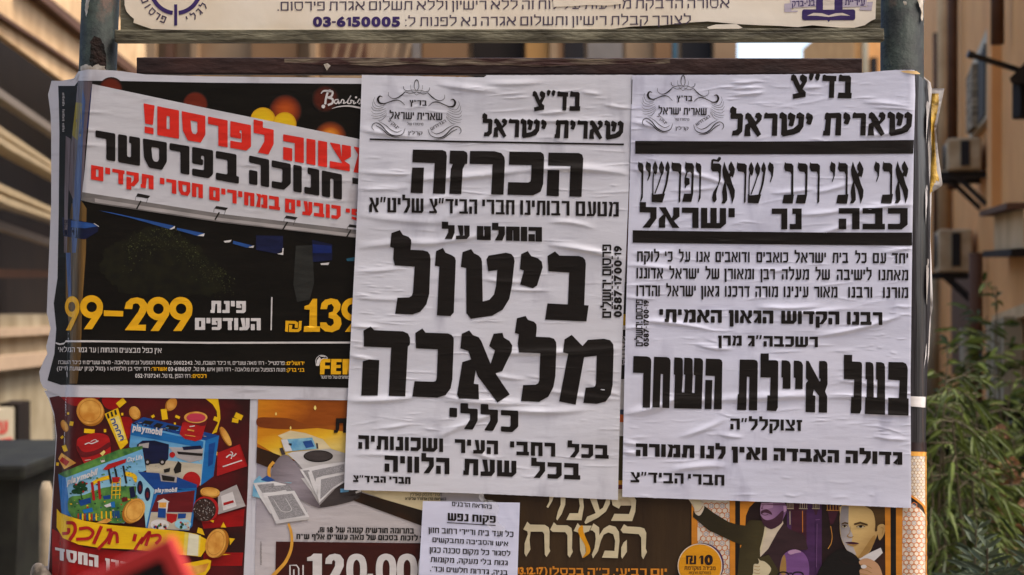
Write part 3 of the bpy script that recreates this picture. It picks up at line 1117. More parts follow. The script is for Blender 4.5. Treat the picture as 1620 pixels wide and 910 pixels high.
# shrub in the printed night picture: many small leaf marks
rt = random.Random(5)
ik.p(jag([(160, 400), (190, 382), (205, 372), (225, 364), (246, 358), (262, 362), (285, 372), (305, 386), (325, 398), (345, 420), (356, 445), (352, 462), (330, 468), (290, 472), (250, 470), (210, 466), (180, 455), (160, 430)], 5, 9, 6), mat("shrub_print", lin(29, 28, 14), .4, .35, col2=lin(19, 17, 11), scale=60), 0)
M_LF = [ink_mat("leaf_print_%d" % i, lin(*c), .45, var=.4) for i, c in enumerate(((46, 48, 22), (70, 74, 38), (104, 108, 66)))]
for i in range(620):
    t = rt.random()
    cx0 = 196 + t * 170
    topy = 382 - 22 * math.sin(min(1, t * 1.6) * 2.4) + max(0, t - .45) * 130
    yy = topy + abs(rt.gauss(0, 1)) * 22
    xx = cx0 + rt.uniform(-8, 8)
    if yy > 470 or xx < 148:
        continue
    q = rt.uniform(.7, 2.0)
    an = rt.uniform(0, 3.14)
    ik.p([(xx + math.cos(an) * q, yy + math.sin(an) * q), (xx + math.cos(an + 2.2) * q * .7, yy + math.sin(an + 2.2) * q * .7), (xx + math.cos(an + 4) * q * .8, yy + math.sin(an + 4) * q * .8)], M_LF[min(2, int(abs(rt.gauss(0, 1)) * 1.1))], 1)
ik.build("billboard_print", ad)
ik = Ink(sfC, 3, 14, .0016)
line(ik, "לפרסם!", M_RED, 227, 433, 163.5, 210, 205.5, 246, s=.36, b=.27, gap=.10, rnd=.03)
line(ik, "מצווה", M_RED, 448, 596, 212.5, 252.5, 238.5, 279, s=.36, b=.27, gap=.10, rnd=.03)
ik.build("red_headline_lettering", ad)
ik = Ink(sfC, 3, 14, .0016)
line(ik, "בפרסטר", M_INK, 151, 378, 206, 250, 245, 291, s=.34, b=.25, gap=.10, rnd=.06)
line(ik, "חנוכה", M_INK, 394, 541, 246, 291, 276, 316, s=.34, b=.25, gap=.10, rnd=.06)
ik.p([(557.6, 281), (567, 282.5), (567, 292), (557.6, 290.5)], M_INK)
ik.build("black_headline_lettering", ad)
ik = Ink(sfC, 3, 14, .0016)
line(ik, "תקדים", M_RED, 144, 243, 261, 284, 278, 300, s=.33, b=.25, gap=.12, rnd=.04)
line(ik, "חסרי", M_RED, 253, 321, 281, 303, 292, 314, s=.33, b=.25, gap=.12, rnd=.04)
line(ik, "במחירים", M_RED, 331, 443, 295, 316, 312, 333, s=.33, b=.25, gap=.12, rnd=.04)
line(ik, "כובעים", M_RED, 451, 539, 314, 336, 326, 347.5, s=.33, b=.25, gap=.12, rnd=.04)
line(ik, "פי", M_RED, 547, 572, 330, 343, 331, 352, s=.33, b=.25, gap=.12, rnd=.04)
ik.build("red_line_lettering", ad)
# amber prices
zA = zpx(90, 450, .18677)
zB = zpx(320, 450, .18685)
ik = Ink(sfC, 3, 14, .0016)


def nine(cx, cy, r, layer):
    o = zA(circ(cx, cy, r, 30))
    ik.p(o, M_YEL, layer, [zA(circ(cx + 2, cy + 2, r * .45, 20))])
    ik.p(zA([(cx + r * .985, cy + 20), (cx + r * .93, cy + 55), (cx + 5, cy + 190), (cx - 65, cy + 190), (cx + 22, cy + 66)]), M_YEL, layer + 1)


nine(1050, 205, 99, 0); nine(858, 205, 99, 2); nine(293, 190, 98, 0)
ik.p(zA(circ(130, 190, 62, 26, 90)), M_YEL, 2, [zA(circ(126, 190, 30, 20, 42))])
ik.p(zA([(192, 205), (186, 240), (118, 390), (76, 390), (138, 260)]), M_YEL, 3)
ik.p(zA([(573, 208), (585, 155), (625, 120), (680, 110), (735, 125), (765, 165), (766, 210), (745, 255), (688, 342), (755, 342), (752, 392), (575, 388), (690, 230), (705, 190), (690, 165), (665, 160), (645, 170), (638, 210)]), M_YEL, 0)
ik.p(zA([(397, 220), (563, 226), (560, 272), (397, 268)]), M_YEL, 0)
ik.gid += 1
ik.p(zB([(865, 185), (905, 170), (935, 122), (972, 122), (970, 355), (998, 355), (995, 402), (858, 402), (862, 355), (905, 352), (910, 215), (865, 212)]), M_YEL)
ik.p(zB([(1000, 210), (1010, 160), (1040, 130), (1090, 118), (1145, 130), (1172, 170), (1165, 215), (1135, 250), (1172, 285), (1180, 335), (1160, 380), (1100, 405), (1040, 398), (1000, 365), (997, 322), (1050, 322), (1065, 345), (1090, 355), (1115, 330), (1108, 295), (1070, 282), (1072, 240), (1105, 230), (1115, 195), (1095, 165), (1065, 175), (1055, 210)]), M_YEL)
ik.p(zB(circ(1275, 212, 98)), M_YEL, 0, [zB(circ(1275, 212, 46))])
ik.p(zB([(1372, 230), (1285, 402), (1208, 402), (1290, 290)]), M_YEL, 1)
ik.p(zB([(705, 308), (790, 310), (812, 325), (808, 370), (783, 368), (785, 335), (730, 332), (725, 402), (702, 400)]), M_YEL)
ik.p(zB([(735, 342), (763, 343), (758, 378), (805, 380), (815, 370), (819, 310), (843, 310), (838, 385), (815, 403), (733, 403)]), M_YEL)
ik.build("amber_price_lettering", ad)
ik = Ink(sfC, 3, 14, .0016)
ik.p(zB([(583, 108), (595, 108), (588, 388), (578, 388)]), M_WHT)
line(ik, "פינת", M_WHT, 333, 389, 476, 495, 476.5, 495.5, s=.32, b=.25, gap=.10, rnd=.04)
line(ik, "העודפים", M_WHT, 308.5, 412.5, 503, 522, 503.5, 522.5, s=.32, b=.25, gap=.10, rnd=.04)
ik.p([(88, 541.5), (95, 543.5), (102, 542), (104, 538.5), (150, 538.5), (330, 541), (573, 540.5), (573, 543.5), (330, 544), (150, 541.5), (104, 541.5), (101, 545), (94, 546), (88, 544)], M_WHT)
ik.build("white_lettering", ad)
ik = Ink(sfC, 4, 18, .0016)
line(ik, "אין כפל מבצעים והנחות | עד גמר המלאי", M_WHT, 92, 255.5, 549.5, 557, 551, 558.5, s=.17, b=.15, gap=.16)
line(ik, "ירושלים:", M_YEL, 452, 481.5, 572, 577.5, 572.2, 577.8, s=.22, b=.2)
line(ik, "פרסטייל - רח' מאה שערים 11, כיכר השבת, טל. 02-5002242 חנות המפעל ובית מלאכה - מאה שערים 11 כיכר השבת", M_WHT, 92, 450, 570.5, 576, 572, 577.5, s=.16, b=.15, gap=.16)
line(ik, "בני ברק:", M_YEL, 453, 481.5, 582.5, 588, 582.7, 588.3, s=.22, b=.2)
line(ik, "חנות המפעל ובית מלאכה - רח' חזון איש 19, טל. 03-6186517", M_WHT, 266, 451, 581, 587, 582.5, 588, s=.16, b=.15, gap=.16)
line(ik, "אשדוד:", M_YEL, 239, 264, 581, 586.5, 581, 586.8, s=.22, b=.2)
line(ik, "רח' יוסי בן חלפתא 1 (מול קניון ישועת חיים)", M_WHT, 90, 237, 580, 586, 581, 586.5, s=.16, b=.15, gap=.16)
line(ik, "רכסים:", M_YEL, 303, 326.5, 592, 597.8, 592.2, 598, s=.22, b=.2)
line(ik, "רח' הגפן 12, טל. 052-7137241", M_WHT, 214, 301, 591.5, 597.5, 592, 598, s=.16, b=.15, gap=.16)
line(ik, "המותגים של פרסטר", M_WHT, 507, 556, 594.5, 599, 594.8, 599.3, s=.18, b=.16)
ik.build("small_print_lettering", ad)
ik = Ink(sfC, 4, 18, .0016)
for q in ([(998, 632), (1085, 632), (1085, 660), (1040, 660), (1040, 688), (1080, 688), (1080, 715), (1036, 715), (1033, 762), (997, 762)],
          [(1092, 632), (1180, 632), (1180, 658), (1136, 658), (1135, 682), (1172, 682), (1172, 708), (1134, 708), (1133, 735), (1175, 735), (1172, 762), (1088, 762)],
          [(1188, 632), (1262, 632), (1275, 660), (1270, 700), (1280, 762), (1240, 762), (1232, 715), (1228, 762), (1188, 762)]):
    ik.p(zB(q), M_YEL)
ribbon(ik, zB([(965, 690), (962, 640), (985, 608), (1015, 600), (1050, 612), (1058, 628), (1035, 625), (1005, 640), (985, 690)]), .9, M_WHT, 1)
ik.p(zB([(965, 690), (970, 645), (990, 615), (1003, 625), (992, 660), (985, 690)]), M_WHT, 1)
ribbon(ik, zB([(1000, 608), (1040, 612)]), 1.2, M_WHT, 1)
ik.build("brand_emblem", ad)
z5 = zpx(340, 130, .19786)
ik = Ink(sfC, 4, 12, .0016)
for pts, w in (([(848, 92), (868, 72), (905, 70), (925, 64)], [1.5, 3.2, 2.6]), ([(902, 82), (888, 130), (882, 178)], 3.4), ([(908, 72), (940, 78), (932, 112), (900, 124)], 3.2), ([(900, 122), (940, 136), (938, 168), (903, 184)], 3.4), ([(988, 140), (964, 142), (955, 162), (972, 172), (988, 148), (990, 172), (1005, 160)], 1.8), ([(1005, 168), (1016, 140), (1032, 148), (1028, 170), (1048, 162)], 1.8), ([(1052, 165), (1088, 108), (1064, 150), (1066, 172), (1088, 165), (1086, 146), (1104, 150)], 1.8), ([(1110, 148), (1110, 172), (1128, 164)], 2), ([(1138, 166), (1156, 136), (1168, 160), (1150, 176)], 2), ([(935, 211), (1000, 195), (1080, 192), (1180, 210)], [.6, 1.8, 2.4, 3])):
    ribbon(ik, z5(pts), w, M_WHT)
ik.p(z5(circ(867, 195, 15, 14)), M_WHT); ik.p(z5(circ(1128, 122, 9, 12)), M_WHT)
ik.build("script_lettering", ad)
# the strip of older torn layers that shows along the post
M_TORN = [mat("torn_layer_%d" % i, lin(*c), .4, .4, col2=lin(*c2), scale=30, stretch=(2, 1, .12), bump=.3, bscale=40) for i, (c, c2) in enumerate((((164, 148, 36), (112, 96, 50)), ((84, 112, 160), (54, 64, 104)), ((120, 106, 112), (78, 66, 66)), ((124, 92, 46), (54, 42, 26)), ((40, 52, 110), (26, 30, 60))))]
ik = Ink(sfC, 4, 6, .0007)
ik.p([(123, 128), (146, 129), (143, 160), (136, 220), (131, 300), (126, 322), (118, 322), (109, 300), (112, 230), (119, 180)], M_TORN[2], 0)
ik.p([(120, 162), (130, 163), (128, 215), (122, 222), (114, 214)], M_TORN[0], 1)
ik.p([(131, 140), (135, 160), (131, 220), (127, 322), (120, 400), (113, 400), (115, 322), (124, 215)], M_TORN[1], 1)
ik.p([(144, 140), (147, 134), (140, 200), (137, 205)], M_TORN[4], 1)
ik.p([(113, 322), (129, 318), (137, 330), (136, 400), (130, 480), (128, 560), (122, 607), (110, 607), (112, 540), (104, 470), (104, 400)], M_TORN[3], 0)
ik.p([(104, 400), (112, 400), (113, 470), (108, 470)], M_TORN[1], 1)
ik.p([(104, 215), (112, 220), (108, 310), (106, 400), (101, 400), (102, 300)], M_TORN[2], 1)
ik.build("torn_layer", ad)
ik = Ink(sfC, 4, 6, .0010)
for i in range(26):
    yy = 147 + i * 2.4
    if i in (9, 10, 19):
        continue
    ik.p(rect(98.5 + (i % 3) * .2, yy, 101.3 + (i % 4) * .35, yy + 1.3), M_LGRAY)
ik.build("vertical_small_print", ad)

# ------------------------------------------------------------------ toy poster
toy = poster("poster", "red poster of blue toy boxes, gold coins and a yellow ribbon", 230, 910)
sfD = Surf(.0020, [], 41, (80, 630, 390, 910), 16, .45, .0002)
sheet("paper", sfD, [(618, 70), (632, 77), (660, 86), (690, 89), (770, 84), (960, 71)], [(618, 408), (960, 398)], [(66, 618), (420, 622)], [(60, 960), (420, 960)], M_PAPER_C, toy, 5, 4)
M_DRED = mat("dark_red_print", lin(84, 16, 18), .38, .4, col2=lin(48, 20, 18), scale=7, lo=.4, hi=.6, bump=.06)
M_BRED = ink_mat("bright_red_print", lin(160, 16, 16), .4, var=.3)
M_RED2 = ink_mat("carmine_print", lin(176, 28, 28), .4, var=.2)
M_GLD = mat("gold_print", lin(232, 176, 84), .42, col2=lin(198, 128, 44), scale=45, lo=.35, hi=.65)
M_GLDD = ink_mat("dark_gold_print", lin(178, 110, 30), .4, var=.2)
M_YRB = ink_mat("yellow_ribbon_print", lin(234, 186, 20), .4, var=.1)
M_SKYB = grad_mat("sky_blue_print", (180, 680), (70, 146, 200), (200, 800), (150, 196, 210), var=.14)
M_MIDB = ink_mat("box_blue_print", lin(30, 110, 176), .4, var=.15)
M_DKB = ink_mat("dark_blue_print", lin(24, 70, 140), .4, var=.2)
M_GRN = mat("green_print", lin(96, 146, 66), .42, col2=lin(48, 96, 48), scale=70, lo=.35, hi=.65)
M_DGRN = ink_mat("dark_green_print", lin(26, 70, 40), .4, var=.3)
M_TAN = ink_mat("tan_print", lin(196, 184, 160), .4, var=.2)
M_CHOC = mat("chocolate_print", lin(70, 48, 40), .4, .4, col2=lin(28, 18, 14), scale=300)
M_MAR = ink_mat("maroon_print", lin(106, 24, 28), .4, var=.2)
d1 = zpx(70, 600, .20988)
d2 = zpx(70, 740, .20988)
ik = Ink(sfD, 8, 14, .0004)
ik.p([(78, 629), (101, 625), (396, 631), (392, 770), (383, 960), (74, 960), (85, 770), (90, 690), (86, 655)], M_DRED, 0)
for q in ([(150, 122), (420, 126), (330, 190), (220, 200), (150, 160)], [(560, 300), (660, 300), (640, 440), (600, 440)], [(440, 140), (600, 135), (560, 220), (470, 220)]):
    ik.p(d1(smooth(q, 5, True)), M_BRED, 1)
for q in ([(60, 460), (300, 600), (700, 640), (1000, 680), (1000, 810), (60, 810)], [(1200, 640), (1500, 640), (1490, 740), (1200, 740)], [(1180, 380), (1510, 310), (1500, 440), (1200, 460)]):
    ik.p(d2(q), M_BRED, 1)
ik.p(d1([(1210, 143), (1310, 145), (1325, 240), (1328, 300), (1300, 400), (1262, 415), (1308, 330), (1300, 240), (1270, 190)]), M_YRB, 2)


def coin(z, cx, cy, rx, ry, rot=0, dx=6, dy=8, L=2):
    c = [(cx + a * math.cos(R(rot)) - b * math.sin(R(rot)), cy + a * math.sin(R(rot)) + b * math.cos(R(rot))) for a, b in circ(0, 0, rx, 26, ry)]
    e = [(a + dx, b + dy) for a, b in c]
    ik.p(z(e), M_GLDD, L)
    ik.p(z(c), M_GLD, L + 1)
    sc = lambda k: [(cx + (a - cx) * k, cy + (b - cy) * k) for a, b in c]
    ik.p(z(sc(.82)), M_GLDD, L + 2, [z(sc(.79))])


coin(d1, 345, 240, 102, 100, 0, 8, 14); coin(d1, 680, 252, 40, 48, -20); coin(d1, 962, 188, 36, 50, 25, -12, 6); coin(d1, 156, 350, 20, 46, -25, -6, 6); coin(d1, 1370, 430, 22, 80, -28, -8, 4)
conf = [(580, 178, 34, 22, -40), (905, 265, 22, 40, -8), (1295, 300, 18, 16, 20), (1465, 280, 30, 20, 25), (1440, 312, 24, 16, 10), (205, 335, 14, 16, 10), (340, 392, 40, 16, 5), (155, 522, 16, 24, -20), (180, 258, 8, 9, 0), (588, 264, 8, 10, 0), (1005, 285, 18, 10, 25), (985, 335, 8, 8, 0), (820, 280, 12, 10, -30), (458, 388, 9, 12, 0), (135, 438, 12, 9, -40), (100, 640, 10, 12, 10), (1300, 560, 10, 12, 40)]
for cx, cy, w, h, an in conf:
    c, s_ = math.cos(R(an)), math.sin(R(an))
    ik.p(d1([(cx + a * c - b * s_, cy + a * s_ + b * c) for a, b in ((-w, -h), (w, -h), (w, h), (-w, h))]), M_YRB, 2)
rq0 = random.Random(14)
# wrapped bars
M_PYEL = ink_mat("pale_yellow_print", lin(238, 214, 120), .4)
ik.p(d1([(455, 262), (555, 216), (632, 480), (575, 535)]), M_YRB, 2)
ik.p(d1([(495, 300), (560, 275), (615, 450), (560, 470)]), M_PYEL, 3)
for i in range(3):
    ik.p(d1([(470 + i * 28, 262 - i * 13), (484 + i * 28, 256 - i * 13), (494 + i * 28, 292 - i * 13), (480 + i * 28, 298 - i * 13)]), M_DK, 3)
for i in range(4):
    x, y = 512 + i * 20, 312 + i * 42
    ribbon(ik, d1([(x - 12, y - 4), (x + 14, y - 12), (x + 22, y + 14), (x, y + 22)]), 2, M_DKB, 4)
ik.p(d1([(130, 555), (240, 632), (150, 680), (105, 600)]), M_GLD, 2)
ik.p(d1([(135, 585), (190, 622), (165, 655), (115, 615)]), M_RED2, 3)
# red cap shaped box
ik.p(d1(smooth([(245, 520), (252, 450), (310, 422), (390, 405), (470, 422), (496, 470), (500, 590), (470, 650), (385, 678), (318, 655), (285, 605), (262, 560)], 4, True)), M_RED2, 6)
ik.p(d1(smooth([(250, 500), (300, 550), (400, 530), (490, 475), (496, 510), (400, 565), (290, 590), (256, 545)], 4, True)), M_MAR, 7)
ribbon(ik, d1([(305, 492), (335, 480), (360, 485), (408, 465)]), 1.6, M_WHT, 8)
ribbon(ik, d1([(350, 470), (385, 455), (398, 475)]), 1.1, M_WHT, 8)
ribbon(ik, d1([(305, 612), (350, 606)]), .8, M_WHT, 8)
ik.p(d1([(420, 560), (450, 535), (462, 550), (440, 580)]), M_PYEL, 8)
ik.p(d1([(418, 600), (455, 602), (458, 622), (430, 628)]), M_WHT, 8)
# police box
ik.p(d1([(660, 335), (748, 285), (1318, 425), (1215, 462)]), M_DKB, 3)
for q in ([(760, 310), (830, 318), (800, 345), (740, 330)], [(850, 330), (900, 340), (870, 370), (820, 355)], [(930, 345), (1020, 360), (1000, 385), (900, 372)]):
    ik.p(d1(q), M_DK, 4)
ik.p(d1([(640, 510), (660, 335), (1215, 462), (1180, 802), (770, 700), (755, 560)]), M_SKYB, 4)
ik.p(d1([(655, 350), (900, 405), (1200, 470), (1195, 520), (900, 465), (650, 420)]), M_MIDB, 5)
ik.p(d1([(1215, 462), (1318, 425), (1275, 732), (1180, 802)]), M_MIDB, 4)
ik.p(d1([(1240, 490), (1290, 475), (1270, 640), (1235, 660)]), M_DKB, 5)
ik.p(d1([(770, 702), (762, 600), (900, 610), (1190, 640), (1180, 800)]), M_TAN, 5)
ik.p(d1([(700, 492), (740, 463), (830, 462), (940, 492), (935, 600), (905, 632), (800, 640), (762, 640), (755, 560), (695, 520)]), M_NAVY, 6)
ik.p(d1([(715, 490), (790, 478), (785, 520), (710, 510)]), M_LGRAY, 7)
for cx in (778, 890):
    ik.p(d1(circ(cx, 625, 24, 16)), M_DK, 7); ik.p(d1(circ(cx, 625, 11, 12)), M_LGRAY, 8)
ik.p(d1([(940, 512), (1198, 520), (1192, 605), (1100, 628), (1000, 592)]), M_LGRAY, 6)
ik.p(d1([(1000, 545), (1195, 560), (1190, 580), (1010, 565)]), M_DK, 7)
ik.p(d1([(1040, 510), (1180, 500), (1190, 525), (1050, 535)]), M_NAVY, 7)
ik.p(d1(circ(965, 570, 22, 12)), M_RED2, 7)
ik.p(d1([(990, 650), (1010, 618), (1035, 640), (1030, 700), (985, 712), (975, 680)]), M_DK, 7)
ik.p(d1([(900, 680), (950, 668), (945, 698), (905, 705)]), M_DK, 7)
ik.p(d1(circ(1110, 765, 68, 24)), M_RED2, 6)
# paint tin
ik.p(d1([(1055, 275), (1228, 312), (1185, 455), (1140, 468), (1060, 450), (1020, 415)]), M_RED2, 7)
ik.p(d1([(1055, 275), (1228, 312), (1215, 350), (1180, 352), (1060, 320), (1040, 330)]), M_MAR, 8)
ik.p(d1(circ(1142, 288, 88, 28, 44)), M_GLD, 9)
ik.p(d1(circ(1144, 290, 72, 26, 33)), ink_mat("pink_print", lin(196, 60, 80), .4), 10)
ribbon(ik, d1([(1080, 380), (1130, 390)]), 2.4, M_GLD, 9); ribbon(ik, d1([(1060, 420), (1140, 432)]), 1, M_GLD, 9)
ribbon(ik, d1([(1095, 358), (1135, 352)]), 1.5, M_WHT, 9)
# small red box
ik.p(d1([(1305, 555), (1475, 490), (1532, 655), (1300, 732)]), M_RED2, 5)
ik.p(d1([(1475, 490), (1532, 655), (1522, 660), (1468, 494)]), M_BRED, 6)
ribbon(ik, d1([(1372, 590), (1400, 570), (1425, 580), (1448, 560)]), 2, M_WHT, 6); ribbon(ik, d1([(1405, 545), (1420, 560), (1408, 600)]), 1.6, M_WHT, 6)
ribbon(ik, d1([(1345, 660), (1490, 612)]), 1.8, M_WHT, 6)
# playground box
ik.p(d2([(105, 48), (400, -72), (560, -135), (742, -165), (740, -138), (162, 78)]), M_GRN, 8)
ik.p(d2([(105, 48), (165, 76), (202, 372), (130, 345)]), M_MIDB, 8)
ik.p(d2([(162, 76), (740, -140), (768, 20), (720, 40), (700, 160), (760, 300), (600, 420), (202, 372)]), M_SKYB, 9)
ik.p(d2(smooth([(185, 230), (300, 205), (450, 150), (600, 140), (715, 150), (700, 230), (750, 300), (600, 415), (400, 400), (205, 368)], 3, True)), M_GRN, 10)
for q in ([(350, 110), (370, 108), (385, 245), (365, 248)], [(400, 100), (420, 98), (430, 235), (412, 240)]):
    ik.p(d2(q), M_RED2, 11)
ribbon(ik, d2([(365, 120), (420, 90), (500, 70)]), 6, M_YRB, 11)
ribbon(ik, d2([(610, 45), (670, 60), (700, 105)]), 7, M_YRB, 11)
for x in (480, 530, 595):
    ribbon(ik, d2([(x, -15), (x + 25, 120)]), 3.2, M_DK, 11)
ik.p(d2([(440, 15), (480, -25), (620, -68), (612, -38), (470, 18)]), M_RED2, 12)
for x in (515, 545, 575):
    ribbon(ik, d2([(x, 75), (x - 8, 235)]), 1.3, M_YRB, 12)
for y in (80, 110, 140, 170, 200):
    ribbon(ik, d2([(512, y + 5), (578, y)]), 1.3, M_YRB, 12)
ik.p(d2([(510, 72), (570, 70), (560, 110), (515, 112)]), M_RED2, 13)
for cx, cy, r in ((245, 140, 30), (285, 125, 34), (262, 175, 36), (300, 160, 28), (230, 180, 26)):
    ik.p(d2(circ(cx, cy, r, 10, r * .7)), M_DGRN, 12)
ribbon(ik, d2([(272, 170), (285, 240)]), 2, M_DGRN, 12)
for cx, cy in ((240, 125), (290, 110), (295, 180), (320, 120)):
    ik.p(d2(circ(cx, cy, 8, 8)), M_RED2, 13)
ik.p(d2([(258, 250), (350, 225), (352, 265), (275, 290)]), M_DKB, 12)
ik.p(d2([(440, 215), (500, 205), (500, 235), (450, 240)]), M_DKB, 11)
for i in range(9):
    x = 250 + i * 17
    ik.p(d2([(x, 362), (x + 3, 345), (x + 11, 345), (x + 12, 400), (x + 2, 398)]), [M_RED2, M_DKB, M_YRB][i % 3], 12)
for i in range(6):
    x = 410 + i * 17
    ik.p(d2([(x, 330), (x + 11, 328), (x + 13, 385), (x + 2, 385)]), M_YRB if i % 2 else M_GRN, 12)
for i in range(4):
    x = 515 + i * 14
    ik.p(d2([(x, 325), (x + 9, 323), (x + 11, 380), (x + 2, 380)]), M_DKB, 12)
for q, m in (([(500, 260), (530, 255), (535, 300), (505, 300)], M_MIDB), ([(580, 230), (625, 220), (630, 250), (590, 260)], M_MAR), ([(640, 150), (675, 140), (690, 220), (650, 230)], M_NAVY), ([(450, 285), (500, 265), (505, 290), (470, 300)], M_WHT), ([(290, 320), (360, 300), (370, 330), (300, 345)], M_MIDB), ([(390, 415), (480, 380), (510, 395), (470, 420)], M_GLD)):
    ik.p(d2(q), m, 12)
for i in range(190):
    x, y = rq0.uniform(190, 735), rq0.uniform(-60, 410)
    top_, bot_ = 76 - (x - 162) * .372 + 60, min(412, 372 + (x - 202) * .12)
    if not (top_ < y < bot_) or (x > 700 and y > 200):
        continue
    m = [M_DGRN, M_DGRN, M_YRB, M_RED2, M_DKB, M_TAN, M_DK][rq0.randrange(7)] if y > 170 else [M_DGRN, M_SKYB, M_GRN][rq0.randrange(3)]
    q = rq0.uniform(3, 10)
    ik.p(d2(circ(x, y, q, 5, q * rq0.uniform(.4, 1.2), rq0.uniform(0, 60), rq0.uniform(0, 60) + 360) if False else [(x - q, y - q * .4), (x + q * .6, y - q * .6), (x + q, y + q * .5), (x - q * .5, y + q * .7)]), m, 11)
for i in range(60):
    t_, v_ = rq0.random(), rq0.random()
    x, y = 690 + 560 * t_ - 30 * v_, 318 + 108 * t_ + 20 * v_
    q = rq0.uniform(4, 11)
    ik.p(d1([(x - q, y - q * .3), (x + q, y - q * .1), (x + q * .7, y + q * .4), (x - q, y + q * .3)]), [M_DK, M_NAVY, M_SKYB, M_LGRAY][i % 4], 5)
for i in range(46):
    x, y = rq0.uniform(790, 1180), rq0.uniform(600, 780)
    q = rq0.uniform(3, 8)
    ik.p(d1([(x - q, y), (x, y - q * .6), (x + q, y + q * .2), (x, y + q * .6)]), [M_LGRAY, M_TAN, M_GRAY][i % 3], 5)
# house box
ik.p(d2([(705, 30), (870, 42), (1000, 70), (1152, 128), (1148, 172), (830, 168)]), M_DKB, 13)
ik.p(d2([(705, 30), (832, 166), (766, 458), (748, 262), (690, 200)]), M_SKYB, 13)
for cx, cy in ((722, 150), (778, 200)):
    ik.p(d2(circ(cx, cy, 22, 16, 52)), M_NAVY, 14); ik.p(d2(circ(cx, cy + 5, 10, 10, 25)), M_MAR, 15)
ik.p(d2([(830, 166), (1150, 152), (1116, 440), (1085, 476), (766, 456)]), M_MIDB, 13)
ik.p(d2([(868, 42), (1002, 66), (996, 112), (880, 102)]), M_LGRAY, 14)
ik.p(d2([(885, 55), (985, 72), (980, 104), (892, 96)]), M_DK, 15)
ik.p(d2([(852, 205), (1135, 172), (1118, 336), (802, 332)]), M_MAR, 14)
ik.p(d2([(805, 336), (1112, 338), (1095, 472), (780, 458)]), M_TAN, 14)
ik.p(d2([(850, 255), (900, 232), (945, 258), (935, 262), (925, 340), (858, 335), (862, 262)]), M_WHT, 15)
ik.p(d2([(866, 262), (922, 262), (918, 300), (866, 300)]), M_GLD, 16); ik.p(d2([(860, 305), (918, 308), (915, 380), (855, 375)]), M_DKB, 16)
ik.p(d2([(920, 345), (1005, 350), (995, 400), (960, 420), (925, 400)]), M_RED2, 15)
ik.p(d2([(1010, 345), (1070, 345), (1065, 380), (1005, 385)]), M_DKB, 15)
ik.p(d2(circ(870, 430, 70, 20, 42)), M_WHT, 16); ik.p(d2(circ(1045, 425, 62, 20, 38)), M_SKYB, 16)
rq = random.Random(2)
for i in range(26):
    cx, cy = (870, 430) if i % 2 else (1045, 425)
    ik.p(d2(circ(cx + rq.uniform(-45, 45), cy + rq.uniform(-18, 26), rq.uniform(6, 12), 6)), [M_RED2, M_DKB, M_TAN, M_DK, M_GRN][i % 5], 17)
# ribbon, coins, chocolate bowl, packet
ik.p(d2([(95, 310), (93, 450), (140, 530), (260, 580), (420, 605), (680, 617), (960, 650), (1180, 672), (1228, 600), (1222, 540), (1150, 500), (1000, 475), (760, 455), (480, 430), (300, 400), (180, 365), (120, 340)]), M_YRB, 18)
M_SHN = ink_mat("pale_ribbon_print", lin(226, 220, 190), .4)
ik.p(d2([(1060, 486), (1180, 512), (1168, 668), (1045, 656)]), ink_mat("light_ribbon_print", lin(232, 208, 90), .4), 19)
ik.p(d2([(1090, 492), (1165, 508), (1158, 665), (1075, 658)]), M_SHN, 20)
ik.p(d2([(975, 735), (1100, 715), (1230, 690), (1258, 700), (1250, 760), (1200, 830), (975, 830)]), M_YRB, 18)
ik.p(d2([(1000, 740), (1150, 740), (1240, 720), (1215, 780), (1130, 810), (1010, 800)]), M_GLD, 19)
for q in ([(1330, 450), (1350, 410), (1372, 452)], [(1395, 530), (1438, 535), (1400, 585)], [(1360, 650), (1405, 655), (1340, 660)], [(1250, 400), (1280, 395), (1275, 415)], [(1160, 450), (1190, 460), (1210, 510), (1150, 490)]):
    ik.p(d2(q), M_YRB, 18)
coin(d2, 1292, 570, 74, 112, 18, 22, 0, 20); coin(d2, 682, 322, 72, 96, 30, -16, 8, 19)
ik.p(d2([(1310, 192), (1450, 128), (1518, 290), (1310, 352)]), M_LGRAY, 13)
ik.p(d2([(1330, 215), (1420, 180), (1450, 290), (1350, 325)]), M_WHT, 14); ik.p(d2([(1350, 265), (1425, 245), (1430, 262), (1352, 285)]), M_RED2, 15)
ik.p(d2(circ(1218, 312, 96, 26, 98)), M_RED2, 14); ik.p(d2(circ(1208, 318, 86, 26, 88)), M_CHOC, 15)
for i in range(60):
    a, q = rq.uniform(0, 6.28), 80 * math.sqrt(rq.random())
    ik.p(d2(circ(1208 + q * math.cos(a), 318 + q * math.sin(a), rq.uniform(2, 5), 5)), M_LGRAY, 16)
coin(d2, 1250, 182, 74, 34, 5, 0, 12, 14)
ik.build("toy_print", toy)
ik = Ink(sfD, 8, 14, .0012)
for pts, w in (([(165, 415), (222, 422), (232, 480), (190, 548)], 5.5), ([(135, 498), (180, 490), (183, 455)], 5), ([(262, 462), (330, 455), (368, 488), (335, 532), (240, 540)], 5), ([(432, 440), (372, 575)], 5.5), ([(505, 470), (475, 540), (405, 615)], 5), ([(470, 470), (510, 468)], 4.5), ([(485, 578), (512, 495)], 5), ([(512, 490), (545, 500), (552, 570)], 5), ([(688, 500), (675, 555)], 5.5), ([(682, 620), (720, 560), (745, 525)], 4.5), ([(725, 575), (770, 510), (795, 490), (765, 590)], 5), ([(800, 515), (862, 510), (872, 540), (840, 575)], 5)):
    ik.gid = int(pts[0][0] > 600)
    ribbon(ik, d2(pts), w, M_RED2, 16)
ik.build("ribbon_lettering", toy)
ik = Ink(sfD, 8, 14, .0012)
